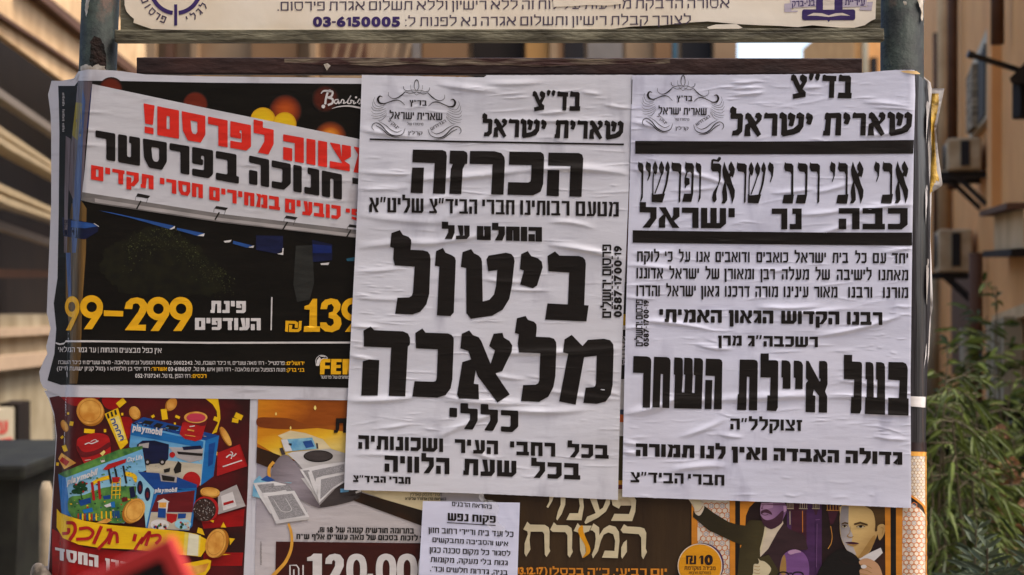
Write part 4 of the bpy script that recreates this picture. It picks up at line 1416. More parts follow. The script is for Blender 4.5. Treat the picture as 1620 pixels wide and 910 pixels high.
line(ik, "playmobil", M_WHT, 70 + 665 * .20988, 70 + 885 * .20988, 671, 680.5, 678.5, 688.5, bold=.045, gap=.06, layer=12, shear=1.5)
line(ik, "playmobil", M_WHT, 70 + 172 * .20988, 70 + 397 * .20988, 757, 767, 741, 750.5, bold=.045, gap=.06, layer=12, shear=1.5)
line(ik, "playmobil", M_WHT, 70 + 832 * .20988, 70 + 998 * .20988, 772.5, 779, 771.5, 778, bold=.05, gap=.06, layer=14, shear=1)
line(ik, "City", M_WHT, 70 + 622 * .20988, 70 + 680 * .20988, 724, 731, 721.5, 728.5, bold=.03, gap=.08, layer=12, shear=1)
line(ik, "Life", M_WHT, 70 + 690 * .20988, 70 + 738 * .20988, 721, 728, 719, 726, bold=.03, gap=.08, layer=12, shear=1)
line(ik, "החסד", M_WHT, 70 + 82 * .20988, 70 + 408 * .20988, 866, 885, 879, 898, s=.34, b=.22, gap=.12, rnd=.03, layer=4)
line(ik, "קרן", M_WHT, 70 + 460 * .20988, 70 + 640 * .20988, 883, 900, 890, 908, s=.34, b=.22, gap=.12, rnd=.03, layer=4)
ik.build("white_lettering", toy)

# ------------------------------------------------------------------ donation poster
don = poster("poster", "poster of a grey counting machine and open books before flame colours", 540, 910)
sfE = Surf(.0022, [(405, 628, 560, 626, 1, .8, 2), (420, 623, 520, 616, 2, .8, 2)], 51, (410, 640, 680, 900), 14, .5, .0002)
sheet("paper", sfE, [(618, 401), (960, 396)], [(618, 780), (960, 775)], [(390, 620), (800, 626)], [(390, 960), (800, 960)], M_PAPER_C, don, 6, 4)
M_TABLE = grad_mat("grey_table_print", (410, 740), (150, 142, 152), (560, 860), (190, 182, 180), cm=(192, 184, 184), var=.1)
M_FLAME = grad_mat("flame_print", (420, 628), (206, 128, 22), (480, 668), (146, 72, 14), cm=(190, 106, 18), var=.16)
M_FLAM2 = grad_mat("yellow_flame_print", (470, 676), (206, 132, 20), (480, 718), (226, 196, 104), cm=(228, 178, 40), var=.14)
M_FLAM3 = grad_mat("brown_flame_print", (410, 670), (112, 50, 14), (560, 680), (176, 96, 18), cm=(140, 70, 16), var=.14)
M_CRTAB = ink_mat("cream_print", lin(222, 204, 160), .45, var=.15)
M_EDGE = mat("dark_table_edge_print", lin(62, 36, 18), .4, .4, col2=lin(34, 24, 14), scale=10)
M_MACH = grad_mat("machine_print", (430, 740), (118, 108, 112), (505, 790), (104, 94, 98), cm=(152, 142, 148), var=.08)
M_MACHD = ink_mat("machine_dark_print", lin(70, 62, 60), .4, var=.3)
M_PLATE = grad_mat("machine_plate_print", (470, 720), (206, 202, 200), (540, 735), (172, 166, 160), var=.1)
M_PAGEG = mat("text_block_print", lin(166, 162, 162), .5, .3, col2=lin(130, 127, 128), scale=700, lo=.40, hi=.60, stretch=(.6, 1, 1.6))
M_PAGEW = ink_mat("page_white_print", lin(222, 218, 216), .5)
M_NOTEB = mat("banknote_print", lin(146, 196, 208), .45, .4, col2=lin(90, 150, 190), scale=60)
M_WINE = ink_mat("wine_print", lin(64, 22, 16), .4, var=.2)
M_ORIB = ink_mat("orange_ribbon_print", lin(222, 160, 60), .4, var=.1)
e1 = zpx(400, 620, .19782)
e2 = zpx(400, 780, .17284)
ik = Ink(sfE, 8, 16, .0004)
ik.p([(408.3, 628), (775, 632), (770, 960), (402, 960)], M_TABLE, 0)
ik.p(e1([(42, 42), (1400, 46), (1400, 1000), (1100, 900), (700, 640), (190, 520), (33, 440)]), M_FLAME, 1)
ik.p(e1(smooth([(40, 210), (150, 205), (300, 215), (420, 260), (520, 275), (700, 270), (1300, 300), (1300, 360), (500, 320), (300, 300), (120, 290), (37, 270)], 4, True)), M_FLAM3, 2)
ik.p(e1([(37, 292), (200, 300), (360, 300), (520, 290), (740, 320), (1300, 380), (1400, 1000), (1100, 905), (700, 640), (190, 505), (33, 410)]), M_FLAM2, 3)
ik.p(e1([(300, 310), (420, 330), (560, 380), (640, 470), (500, 470), (300, 420), (200, 350)]), M_CRTAB, 4)
ik.p(e1([(740, 600), (1500, 720), (1500, 1015), (850, 790)]), M_CRTAB, 4)
for cx, cy, w in ((185, 178, 7), (498, 130, 10), (302, 290, 7)):
    ik.p(e1(smooth([(cx, cy - w * 2.2), (cx + w, cy), (cx, cy + w * 1.6), (cx - w, cy)], 4, True)), M_PYEL, 5)
ik.p(e1([(32, 440), (220, 510), (160, 605), (110, 600), (28, 568)]), M_EDGE, 4)
ik.p(e2([(860, 20), (1000, 0), (1620, 180), (1620, 330), (1545, 300), (900, 62)]), M_EDGE, 5)
ribbon(ik, e1([(168, 560), (135, 600), (128, 650), (140, 690)]), 5, M_ORIB, 5)
ik.p(e1(smooth([(140, 700), (150, 640), (170, 580), (215, 520), (270, 505), (330, 560), (395, 650), (470, 790), (530, 900), (528, 930), (380, 862), (250, 770), (160, 720)], 3, True)), M_MACH, 6)
ik.p(e1(smooth([(528, 925), (560, 880), (700, 740), (780, 700), (868, 786), (850, 850), (740, 890), (620, 915)], 3, True)), M_MACHD, 5)
ik.p(e1([(212, 452), (238, 446), (262, 500), (232, 505)]), M_MACHD, 7)
ik.p(e1([(505, 410), (520, 412), (525, 455), (510, 455)]), M_MACHD, 7)
ik.p(e1([(225, 382), (475, 366), (512, 455), (258, 478)]), M_NOTEB, 7)
ik.p(e1([(225, 382), (275, 380), (315, 472), (258, 478)]), M_PAGEW, 8)
ik.p(e1([(398, 398), (468, 386), (492, 438), (425, 450)]), M_BLUE, 8)
ik.p(e1([(285, 412), (310, 412), (312, 430), (288, 432)]), M_DK, 8)
ik.p(e1([(275, 495), (320, 480), (440, 470), (620, 455), (760, 498), (760, 560), (560, 592), (400, 618), (350, 560)]), M_PLATE, 8)
ik.p(e1(circ(523, 515, 118, 32, 48)), M_DK, 9)
ik.p(e1(circ(523, 513, 108, 32, 40)), M_MACHD, 10)
pages = [([(375, 622), (560, 580), (740, 560), (740, 610), (560, 650), (430, 660), (500, 820)],), ([(440, 640), (600, 610), (740, 580), (740, 660), (590, 690), (530, 700), (510, 830), (470, 740)],), ([(525, 690), (620, 665), (740, 650), (740, 720), (640, 780), (530, 890), (515, 830)],)]
ik.p(e1([(385, 690), (440, 690), (520, 820), (525, 895), (470, 800)]), M_PLATE, 7)
for i, (q,) in enumerate(pages):
    ik.p(e1(q), M_PAGEW, 9 + 2 * i)
ik.p(e1([(400, 630), (450, 625), (500, 730), (505, 790)]), M_PAGEG, 10)
ik.p(e1([(470, 632), (730, 578), (732, 640), (560, 672), (505, 690), (500, 720)]), M_PAGEG, 12)
ik.p(e1([(545, 700), (730, 660), (728, 710), (640, 765), (540, 860)]), M_PAGEG, 14)
ik.p(e1([(700, 775), (770, 772), (765, 800), (700, 806)]), M_NOTEB, 14)
ik.p(e1([(820, 800), (868, 775), (868, 800), (825, 812)]), M_PAGEW, 14)
ik.p(e2([(-5, 30), (10, -110), (60, -160), (110, -110), (250, -100), (360, -95), (120, 60)]), M_NOTEB, 6)
ik.p(e2([(70, -120), (130, -160), (205, -115), (140, -100)]), M_BLUE, 7)
ik.p(e2([(5, -90), (190, -105), (300, -80), (510, 180), (440, 190), (160, 190), (60, 30)]), M_PAGEW, 7)
ik.p(e2([(40, -75), (190, -90), (200, -60), (120, 20), (100, 20)]), M_PAGEG, 8)
ik.p(e2([(120, -60), (330, -75), (500, 175), (480, 185), (300, -30), (150, 0)]), M_PAGEG, 8)
ik.p(e2([(85, 0), (380, -20), (515, 215), (515, 240), (212, 280), (200, 250)]), M_PAGEW, 9)
ik.p(e2([(200, 250), (515, 222), (515, 242), (212, 282)]), M_PLATE, 10)
ik.p(e2([(135, 30), (360, 5), (482, 205), (245, 245)]), M_PAGEG, 10)
ribbon(ik, e2([(190, 60), (265, 165), (355, 155), (300, 50)]), .9, M_PAGEW, 11)
ribbon(ik, e2([(325, 280), (348, 345), (358, 440), (345, 530), (300, 630), (230, 710), (150, 790)]), [3.4, 4.4, 4.6, 5, 5.5, 6], M_ORIB, 8)
ik.p(e2([(212, 445), (1700, 462), (1700, 1100), (200, 1100)]), M_WINE, 5)
ik.build("machine_print", don)
ik = Ink(sfE, 8, 16, .0006)
ik.p(e2([(497, 590), (530, 580), (556, 555), (632, 557), (632, 900), (548, 900), (548, 622), (497, 622)]), M_WHT, 8)
ik.p(e2([(662, 650), (668, 600), (700, 567), (750, 555), (800, 567), (832, 610), (832, 670), (800, 740), (745, 830), (835, 830), (835, 890), (660, 890), (660, 820), (720, 730), (752, 670), (755, 630), (742, 612), (726, 625), (724, 650)]), M_WHT, 8)
for cx in (950, 1220, 1412, 1604):
    ik.p(e2(smooth([(cx, 556), (cx + 72, 590), (cx + 95, 700), (cx + 72, 830), (cx, 880), (cx - 72, 830), (cx - 95, 700), (cx - 72, 590)], 5, True)), M_WHT, 8, [e2(smooth([(cx, 612), (cx + 26, 640), (cx + 32, 710), (cx + 24, 790), (cx, 815), (cx - 24, 790), (cx - 32, 710), (cx - 26, 640)], 4, True))])
ik.p(e2([(1050, 740), (1100, 740), (1100, 800), (1080, 880), (1050, 880), (1065, 800), (1050, 800)]), M_WHT, 8)
for pts in ([(340, 800), (340, 662), (400, 662), (420, 690), (420, 800)], [(375, 800), (375, 700)], [(460, 660), (460, 800)]):
    ribbon(ik, e2(pts), 2.2, M_WHT, 8, 1)
ik.build("white_sum_lettering", don)
ik = Ink(sfE, 8, 16, .0006)
line(ik, "בתרומה חודשית קטנה של 18 ₪,", M_INK, 503, 655, 834, 842, 836, 844.5, s=.27, b=.22, gap=.12, bold=.05, layer=6)
line(ik, "לזכות בסכום של מאה עשרים אלף ש\"ח", M_INK, 469, 661, 845, 853, 847.5, 855.5, s=.27, b=.22, gap=.12, layer=6)
ik.p(rect(664, 848, 666, 851), M_INK, 6)
ik.p(e1([(665, 212), (800, 212), (800, 328), (722, 328), (722, 250), (692, 250), (690, 300), (676, 328), (648, 328), (648, 308), (662, 305)]), M_INK, 8)
line(ik, "חסידי מינסק קארלין", M_INKF, 649, 699, 780.5, 785, 780.5, 785, s=.14, b=.12, gap=.16, layer=8)
line(ik, "בנשיאות מרן אדמו\"ר שליט\"א", M_INK, 641, 706, 787, 791, 787.5, 791.5, s=.24, b=.2, gap=.14, layer=8)
for i in range(22):
    ik.p(rect(411.5 + (i % 3) * .2, 857 + i * 1.7, 413.6 + (i % 4) * .2, 857.9 + i * 1.7), M_GRAY, 3)
ik.build("black_lettering", don)

# ------------------------------------------------------------------ concert poster
con = poster("poster", "brown concert poster with cream title, patterned lattice screens and men in dark suits", 1120, 910)
sfF = Surf(.0032, [], 61, (780, 800, 1440, 900), 14, .4, .0002)
sheet("paper", sfF, [(700, 767), (960, 762)], [(700, 1464), (714, 1466), (960, 1469)], [(760, 700), (1440, 714), (1470, 716)], [(760, 960), (1480, 960)], mat("brown_concert_paper", lin(66, 48, 26), .42, .4, col2=lin(52, 36, 20), scale=8, stretch=(2, 1, .4), bump=.06), con, 5, 5)
M_TCR = ink_mat("title_cream_print", lin(206, 192, 156), .45)
M_ORG = ink_mat("orange_print", lin(212, 134, 40), .42, var=.2)
M_ORG2 = ink_mat("amber_badge_print", lin(218, 148, 20), .42, var=.1)
M_LATT = ink_mat("lattice_cream_print", lin(222, 208, 188), .45)
M_LATO = ink_mat("lattice_orange_print", lin(200, 112, 40), .45)
M_DBR = ink_mat("dark_stage_print", lin(40, 24, 24), .4, var=.3)
M_VIO = ink_mat("violet_print", lin(74, 42, 84), .4, var=.3)
M_SUIT = grad_mat("suit_print", (1110, 820), (40, 34, 18), (1200, 860), (64, 56, 30), cm=(46, 38, 18), var=.2)
M_SUITP = ink_mat("violet_suit_print", lin(56, 36, 40), .42, var=.25)
M_FACEP = grad_mat("mauve_face_print", (1200, 800), (168, 130, 160), (1246, 812), (110, 74, 116), var=.12)
M_FACEQ = ink_mat("light_mauve_face_print", lin(176, 138, 168), .42, var=.1)
M_BEARD = ink_mat("violet_beard_print", lin(70, 38, 54), .42, var=.25)
M_SHIRT = ink_mat("shirt_print", lin(206, 190, 166), .45)
M_SKIN = grad_mat("warm_face_print", (1345, 820), (206, 174, 112), (1392, 860), (156, 118, 66), cm=(198, 164, 104), var=.12)
M_SKIN2 = ink_mat("warm_shade_print", lin(160, 122, 66), .42, var=.12)
M_SKING = grad_mat("grey_face_print", (1330, 830), (136, 128, 126), (1350, 840), (172, 164, 160), var=.1)
M_SKINH = ink_mat("hand_print", lin(196, 150, 112), .42, var=.15)
M_HAIR = ink_mat("hair_print", lin(88, 62, 28), .42, var=.35)
M_BLKP = ink_mat("hat_print", lin(20, 16, 14), .42)
f1 = zpx(810, 770, .17901)
f2 = zpx(1060, 770, .15385)
f3 = zpx(1280, 700, .23068)
ik = Ink(sfF, 8, 14, .0004)
ik.p([(1095, 700), (1466, 700), (1468, 960), (1095, 960)], M_DBR, 0)
ik.p(rect(1245, 790, 1300, 960), M_VIO, 1)
M_PL = ink_mat("plum_print", lin(70, 30, 44), .4, var=.3)
ik.p(rect(1252, 790, 1276, 870), M_PL, 2)


def lattice(poly, m0, x0, y0, x1, y1, st, L, lw=1.1):
    """star and rosette pattern: rosettes on a hexagonal grid with spokes to their neighbours"""
    ik.p(poly, M_LATT, L)
    def inside(x, y):
        c = False
        n = len(poly)
        for i in range(n):
            (ax, ay), (bx, by) = poly[i], poly[i - 1]
            if (ay > y) != (by > y) and x < (bx - ax) * (y - ay) / (by - ay) + ax:
                c = not c
        return c
    j = 0
    y = y0
    while y < y1:
        x = x0 + (st / 2 if j % 2 else 0)
        while x < x1:
            if inside(x, y):
                hexo = circ(x, y, st * .36, 6, None, 30, 390)
                ik.p(hexo, m0, L + 1, [circ(x, y, st * .36 - lw * .8, 6, None, 30, 390)])
                st6 = []
                for k in range(12):
                    rr_ = st * (.25 if k % 2 == 0 else .13)
                    st6.append((x + rr_ * math.cos(R(30 * k)), y + rr_ * math.sin(R(30 * k))))
                ik.p(st6, ink_mat("lattice_blue_print", lin(150, 148, 170), .45), L + 2, [[(x + (a - x) * .72, y + (b - y) * .72) for a, b in st6]])
                for k in range(6):
                    a = R(60 * k + 30)
                    p0 = (x + st * .34 * math.cos(a), y + st * .34 * math.sin(a))
                    p1 = (x + st * .60 * math.cos(a), y + st * .60 * math.sin(a))
                    if inside(*p1):
                        d = np.array([-math.sin(a), math.cos(a)]) * lw / 2
                        ik.p([tuple(np.array(p0) + d), tuple(np.array(p1) + d), tuple(np.array(p1) - d), tuple(np.array(p0) - d)], m0, L + 3)
            x += st
        y += st * .866
        j += 1


lattice(f2([(280, 135), (612, 145), (612, 950), (280, 950)]), M_LATO, 1100, 786, 1160, 915, 17, 2, 1.3)
ik.p(f2([(222, 130), (282, 130), (282, 950), (222, 950)]), M_ORG, 6)
ik.p(f2([(612, 145), (670, 148), (670, 950), (616, 950)]), M_ORG, 6)
ik.p(f2([(670, 148), (720, 150), (720, 950), (670, 950)]), M_BLKP, 6)
ik.p(f2([(720, 150), (880, 150), (815, 215), (780, 300), (774, 400), (720, 395)]), M_ORG, 7)
ik.p(f2([(720, 600), (735, 600), (725, 640), (720, 650)]), M_ORG, 7)
for x, y0, y1, m in ((1232, 170, 390, M_TCR), (1362, 170, 470, M_ORG), (1500, 180, 230, M_TCR)):
    ribbon(ik, f2([(x, y0), (x + 2, y1)]), 1.0, m, 3)
for x, w in ((1232, 40), (1370, 45), (1500, 40)):
    ik.p(f2([(x - w, 165), (x + w, 165), (x + w * .6, 230), (x + 8, 290), (x - 8, 290), (x - w * .6, 230)]), M_BEARD, 3)
    ribbon(ik, f2([(x - w, 225), (x + w, 228)]), .9, M_TCR, 4)
    for k in (-.7, -.2, .3, .8):
        ribbon(ik, f2([(x + w * k, 170), (x + w * k, 222)]), .7, M_TCR, 4)
ik.p(f2([(1492, 340), (1540, 335), (1530, 390), (1530, 900), (1498, 900), (1502, 390)]), M_VIO, 5)
ribbon(ik, f2([(1512, 380), (1505, 830)]), .9, M_FACEP, 6)
ribbon(ik, f2([(1495, 342), (1540, 338)]), 1.2, M_FACEP, 6)
# singer with the outstretched arm
ik.p(f2([(240, 245), (290, 300), (350, 195), (450, 270), (600, 362), (700, 392), (772, 400), (820, 342), (960, 350), (1000, 460), (925, 640), (925, 730), (1010, 700), (1140, 820), (1130, 960), (690, 960), (715, 640), (740, 600), (640, 562), (400, 450), (236, 312)]), M_SUIT, 8)
ik.p(f2([(1160, 355), (1220, 432), (1385, 502), (1420, 645), (1300, 652), (1200, 660), (1150, 720), (1130, 900), (1080, 800), (1010, 690), (930, 725), (1060, 520)]), M_SUITP, 9)
ik.p(f2([(975, 405), (1040, 440), (1160, 350), (1165, 380), (1100, 475), (1010, 640), (927, 725), (924, 640), (960, 500)]), M_SHIRT, 10)
ik.p(f2([(975, 408), (1000, 440), (960, 560), (935, 700), (924, 640), (960, 500)]), M_TCR, 11)
ik.p(f2([(938, 165), (1180, 168), (1205, 215), (1195, 270), (1165, 330), (1150, 375), (1040, 440), (968, 400), (930, 290), (926, 220)]), M_FACEP, 10)
ik.p(f2([(945, 165), (1060, 166), (1060, 215), (1000, 230), (955, 225), (935, 205)]), M_FACEQ, 11)
ik.p(f2(smooth([(935, 300), (960, 330), (1000, 345), (1060, 330), (1110, 290), (1150, 250), (1170, 260), (1160, 330), (1145, 380), (1050, 436), (975, 405), (945, 350)], 3, True)), M_BEARD, 12)
ik.p(f2(smooth([(935, 255), (965, 238), (1000, 235), (1040, 262), (1048, 290), (1005, 272), (965, 268), (940, 285)], 3, True)), M_BEARD, 13)
ribbon(ik, f2([(945, 285), (975, 293), (1010, 286)]), .9, M_PL, 13)
ribbon(ik, f2([(940, 188), (990, 180), (1060, 186), (1180, 186)]), .8, M_PL, 12)
ribbon(ik, f2([(958, 190), (950, 215), (940, 222), (955, 230)]), .8, M_BEARD, 12)
ik.p(f2([(1165, 195), (1195, 200), (1198, 250), (1170, 265)]), M_FACEQ, 12)
ik.p(f2(smooth([(190, 118), (300, 128), (350, 190), (340, 250), (300, 300), (255, 270), (250, 230), (225, 180)], 3, True)), M_SHIRT, 10)
ik.p(f2([(190, 118), (300, 128), (325, 160), (320, 215), (280, 240), (240, 195)]), M_TCR, 11)
ribbon(ik, f2([(250, 262), (300, 250), (340, 200)]), 1, M_SKIN2, 12)
ik.p(f2(smooth([(905, 738), (930, 760), (975, 772), (1040, 840), (1010, 910), (960, 960), (850, 960), (855, 880), (862, 800), (905, 795), (915, 770)], 3, True)), M_TCR, 12)
for y in (815, 850, 885):
    ribbon(ik, f2([(862, y), (905, y + 10), (925, y + 2)]), .8, M_SKIN2, 13)
# bald man with dark glasses
ik.p(f2(smooth([(1290, 645), (1380, 690), (1425, 780), (1430, 900), (1400, 960), (1160, 960), (1128, 860), (1150, 730), (1210, 665)], 3, True)), ink_mat("violet_head_print", lin(122, 80, 136), .42, var=.2), 14)
ik.p(f2(smooth([(1150, 740), (1180, 700), (1195, 800), (1190, 900), (1140, 900), (1128, 850)], 3, True)), M_SKIN2, 15)
ik.p(f2(smooth([(1215, 668), (1290, 646), (1350, 672), (1290, 685), (1235, 700)], 3, True)), M_FACEQ, 15)
for cx in (1165, 1315):
    ik.p(f2(circ(cx, 905, 62, 20, 34)), M_BLKP, 16, [f2(circ(cx, 907, 46, 18, 22))])
ribbon(ik, f2([(1225, 890), (1255, 890)]), 2, M_BLKP, 16)
# man with a hat in front of him
ik.p(f3([(500, 740), (522, 760), (530, 960), (440, 960), (445, 820)]), ink_mat("brown_suit_print", lin(60, 34, 24), .42, var=.2), 8)
ik.p(f3(smooth([(228, 430), (420, 432), (462, 520), (478, 600), (440, 700), (410, 760), (345, 795), (290, 775), (250, 725), (218, 650), (210, 560), (212, 490)], 3, True)), M_SKIN, 9)
ik.p(f3([(225, 436), (272, 436), (270, 560), (300, 640), (290, 690), (325, 770), (290, 775), (250, 725), (220, 655), (211, 560), (213, 490)]), M_SKING, 10)
ik.p(f3(smooth([(440, 640), (455, 660), (430, 720), (370, 785), (335, 792), (370, 740)], 3, True)), M_SKIN2, 10)
ik.p(f3(smooth([(372, 425), (516, 430), (522, 470), (510, 560), (490, 575), (475, 600), (452, 610), (455, 560), (446, 500), (425, 462)], 3, True)), M_HAIR, 11)
ik.p(f3(smooth([(470, 575), (505, 560), (523, 580), (515, 630), (485, 672), (472, 640)], 3, True)), M_SKIN, 12)
ribbon(ik, f3([(490, 585), (508, 590), (500, 630)]), 1.2, M_SKIN2, 13)
ik.p(f3([(340, 800), (420, 755), (492, 722), (505, 758), (445, 815), (400, 830)]), M_WHT, 10)
for q in ([(222, 556), (245, 546), (268, 552), (268, 562), (244, 556), (224, 566)], [(308, 556), (350, 544), (402, 560), (402, 572), (352, 558), (310, 568)]):
    ik.p(f3(q), M_HAIR, 12)
for cx, cy, w in ((244, 576, 20), (354, 578, 30)):
    ik.p(f3(smooth([(cx - w, cy), (cx, cy - 10), (cx + w, cy), (cx, cy + 9)], 4, True)), M_TCR, 12)
    ik.p(f3(circ(cx, cy - 1, w * .40, 12, 8)), M_BLKP, 13)
    ribbon(ik, f3([(cx - w, cy), (cx, cy - 10), (cx + w, cy)]), 1.0, M_HAIR, 14)
ribbon(ik, f3([(285, 575), (278, 620), (262, 642), (285, 652), (305, 645)]), [.5, .8, 1.4, 1.4, 1.0], M_SKIN2, 12)
ik.p(f3(smooth([(248, 688), (290, 682), (345, 692), (300, 700)], 3, True)), M_PL, 12)
ik.p(f3(smooth([(258, 697), (300, 700), (335, 697), (300, 714)], 3, True)), M_SKIN2, 12)
ik.p(f3(smooth([(60, 960), (100, 820), (180, 745), (235, 732), (320, 775), (352, 830), (355, 880), (335, 960)], 3, True)), M_BLKP, 14)
ribbon(ik, f3([(205, 790), (245, 825), (300, 835), (345, 835)]), .9, M_DBR, 15)
ik.p(f3(smooth([(345, 812), (400, 795), (470, 832), (500, 900), (505, 960), (380, 960), (345, 880), (375, 860), (350, 840)], 3, True)), M_SKINH, 15)
for y in (838, 870, 900):
    ribbon(ik, f3([(350, y), (395, y + 8), (430, y + 26)]), 1.0, M_SKIN2, 16)
ik.p(f3(circ(375, 852, 20, 14, 13)), M_WHT, 17)
ribbon(ik, f3([(148, 575), (158, 640), (152, 690), (130, 730)]), .9, M_GLD, 5)
ik.p(f3([(120, 430), (215, 432), (190, 500), (165, 560), (145, 565), (135, 510)]), M_PL, 3)
for k in range(5):
    ribbon(ik, f3([(125 + k * 20, 430), (125 + k * 20, 465)]), .8, M_GLD, 4)
ribbon(ik, f3([(118, 465), (220, 468)]), .9, M_GLD, 4)
# columns and lattice beside the hat man
ik.p(f3([(520, 440), (558, 445), (560, 960), (524, 960)]), M_ORG, 12)
ik.p(f3([(558, 445), (596, 448), (597, 960), (560, 960)]), M_BLKP, 12)
ik.p(f3([(596, 448), (642, 450), (638, 960), (597, 960)]), M_ORG, 12)
lattice(f3([(642, 440), (700, 420), (760, 455), (800, 500), (806, 960), (638, 960)]), M_LATO, 1430, 800, 1466, 915, 16, 8, 1.5)
lattice(f3([(690, 92), (798, 92), (798, 450), (740, 390), (690, 360)]), ink_mat("lattice_tan_print", lin(164, 124, 78), .45), 1441, 724, 1465, 800, 11, 8, .9)
ribbon(ik, f3([(690, 360), (740, 395), (785, 435), (803, 490)]), 3.4, M_ORG, 13)
ik.p(f3([(680, 62), (806, 66), (804, 96), (680, 92)]), M_GLD, 13)
ik.p(f3([(797, 90), (806, 90), (808, 960), (800, 960)]), M_GLD, 13)
ik.build("stage_print", con)
ik = Ink(sfF, 8, 14, .0006)
for q in ([(100, 378), (135, 310), (160, 335), (290, 338), (325, 360), (332, 400), (330, 540), (338, 570), (305, 622), (290, 600), (285, 420), (268, 398), (165, 398), (155, 470), (163, 555), (125, 620), (110, 590), (112, 500), (140, 420), (135, 395)],
          [(337, 380), (370, 315), (395, 340), (490, 342), (525, 365), (533, 410), (530, 545), (538, 575), (510, 628), (492, 605), (490, 430), (470, 402), (360, 400)],
          [(545, 392), (580, 322), (600, 345), (705, 345), (680, 395), (640, 408), (652, 600), (622, 630), (602, 560), (597, 412), (575, 402)],
          [(690, 385), (720, 325), (770, 360), (772, 430), (810, 370), (860, 340), (915, 355), (945, 400), (950, 480), (935, 632), (795, 628), (820, 565), (905, 568), (912, 480), (895, 420), (850, 405), (810, 425), (785, 480), (760, 570), (715, 635), (705, 600), (730, 540), (740, 460), (735, 410), (715, 390)],
          [(960, 382), (990, 332), (1020, 352), (1130, 358), (1170, 370), (1187, 410), (1182, 545), (1193, 578), (1160, 642), (1145, 615), (1142, 450), (1120, 420), (980, 410)],
          [(1015, 470), (1016, 575), (975, 637), (965, 620), (965, 540), (985, 495)],
          [(900, 60), (1000, 55), (1070, 70), (1097, 120), (1090, 220), (1062, 305), (875, 302), (905, 240), (1035, 242), (1055, 180), (1050, 130), (1020, 108), (985, 105), (940, 118), (970, 150), (945, 195), (890, 165), (878, 110)],
          [(670, 60), (735, 60), (775, 205), (805, 185), (830, 120), (830, 60), (872, 70), (865, 150), (830, 220), (760, 275), (650, 330), (640, 315), (665, 265), (740, 235)],
          [(430, 60), (475, 60), (470, 160), (440, 240), (400, 300), (390, 285), (405, 220), (430, 160)],
          [(560, 60), (625, 70), (635, 180), (615, 297), (480, 295), (510, 235), (585, 235), (600, 170), (590, 100)],
          [(330, 50), (378, 60), (355, 130), (320, 188), (305, 180), (330, 130)]):
    ik.p(f1(q), M_TCR, 8)
ik.p(f1(smooth([(605, 350), (625, 345), (632, 400), (660, 470), (690, 540), (685, 590), (622, 632), (655, 575), (640, 510), (600, 440), (584, 385)], 3, True)), M_ORG2, 10)
ik.build("cream_title_lettering", con)
ik = Ink(sfF, 8, 14, .0006)
for t, a, b in (("יום", 1225, 1370), ("רביעי,", 893, 1190), ("כ''ה", 668, 860), ("בכסלו", 332, 635)):
    line(ik, t, M_ORG, 810 + a * .17901, 810 + b * .17901, 898.5 + (a - 300) * .0012, 909.5 + (a - 300) * .0012, 898.5 + (b - 300) * .0012, 909.5 + (b - 300) * .0012, s=.2, b=.2, gap=.12, layer=8)
line(ik, "(13.12.17)", M_ORG, 812, 866, 898, 908.5, 898, 908.5, bold=.05, gap=.08, layer=8)
ik.p(f2(circ(330, 805, 224, 44)), M_VIO, 12)
ik.p(f2(circ(308, 815, 230, 44)), M_LATT, 14)
ik.p(f2(circ(308, 815, 221, 44)), M_ORG2, 15)
line(ik, "10 ₪", M_DBR, 1085.5, 1128, 879, 892.5, 879, 893, s=.24, b=.2, bold=.06, gap=.10, space=.3, layer=17)
line(ik, "מכירה מוקדמת", M_DBR, 1083, 1132, 896, 901.5, 896.5, 902, s=.2, b=.18, layer=17)
line(ik, "במחלקת תרבות", M_DBR, 1090, 1125, 904.5, 908.5, 904.5, 908.5, s=.15, b=.14, layer=17)
ik.build("price_badge", con)

# ------------------------------------------------------------------ the two white wall notices
A_STR = [(563, 393, 700, 386, -4, 1.5, 4.5), (650, 389, 800, 364, 3, 1.4, 4), (566, 272, 660, 275, 2, .9, 3), (640, 284, 840, 268, 4, 1.8, 4.5), (830, 271, 996, 276, -6, 2.2, 4.5), (690, 352, 790, 298, 3, 1.0, 4),
         (868, 388, 985, 411, -3, 2.0, 3.5), (868, 352, 940, 362, -4, 1.2, 3), (556, 515, 600, 518, 1, 1.0, 2.5), (553, 562, 592, 570, 1, 1.2, 2.5), (549, 634, 660, 628, 3, 1.8, 4), (700, 632, 850, 638, 3, 1.7, 4.5),
         (845, 612, 984, 632, 5, 1.1, 3), (770, 559, 985, 552, 3, 1.8, 3.5), (775, 645, 930, 648, 6, 1.9, 4.5), (690, 694, 790, 652, -2, 1.7, 3.5), (600, 678, 652, 670, 2, 1.0, 2.4), (745, 712, 788, 728, 2, 1.1, 3), (570, 205, 660, 216, 2, 1.4, 4),
         (690, 132, 790, 144, 3, 1.2, 4), (765, 132, 860, 130, 2, 1.0, 3.5), (770, 190, 995, 190, 2, .9, 3), (566, 300, 650, 296, 2, .8, 3), (640, 334, 720, 306, 2, 1.0, 4), (565, 340, 720, 352, 4, 1.1, 5), (560, 430, 640, 424, 2, .9, 3), (560, 470, 640, 474, 2, .8, 3),
         (760, 440, 830, 446, 3, 1.0, 2.6), (800, 458, 870, 460, 1, .9, 2.2), (560, 720, 640, 724, -2, .7, 3), (930, 606, 985, 626, 3, 1.2, 3), (775, 590, 830, 600, 3, .9, 2.6), (850, 180, 900, 176, 1, 1.0, 2.5), (920, 146, 950, 150, 0, .9, 2.2), (955, 166, 1000, 172, 1, .9, 2.2)]
nA = poster("wall_notice", "white notice with two lines of huge black letters, beside the black poster", 770, 780, "notice", "white wall notices")
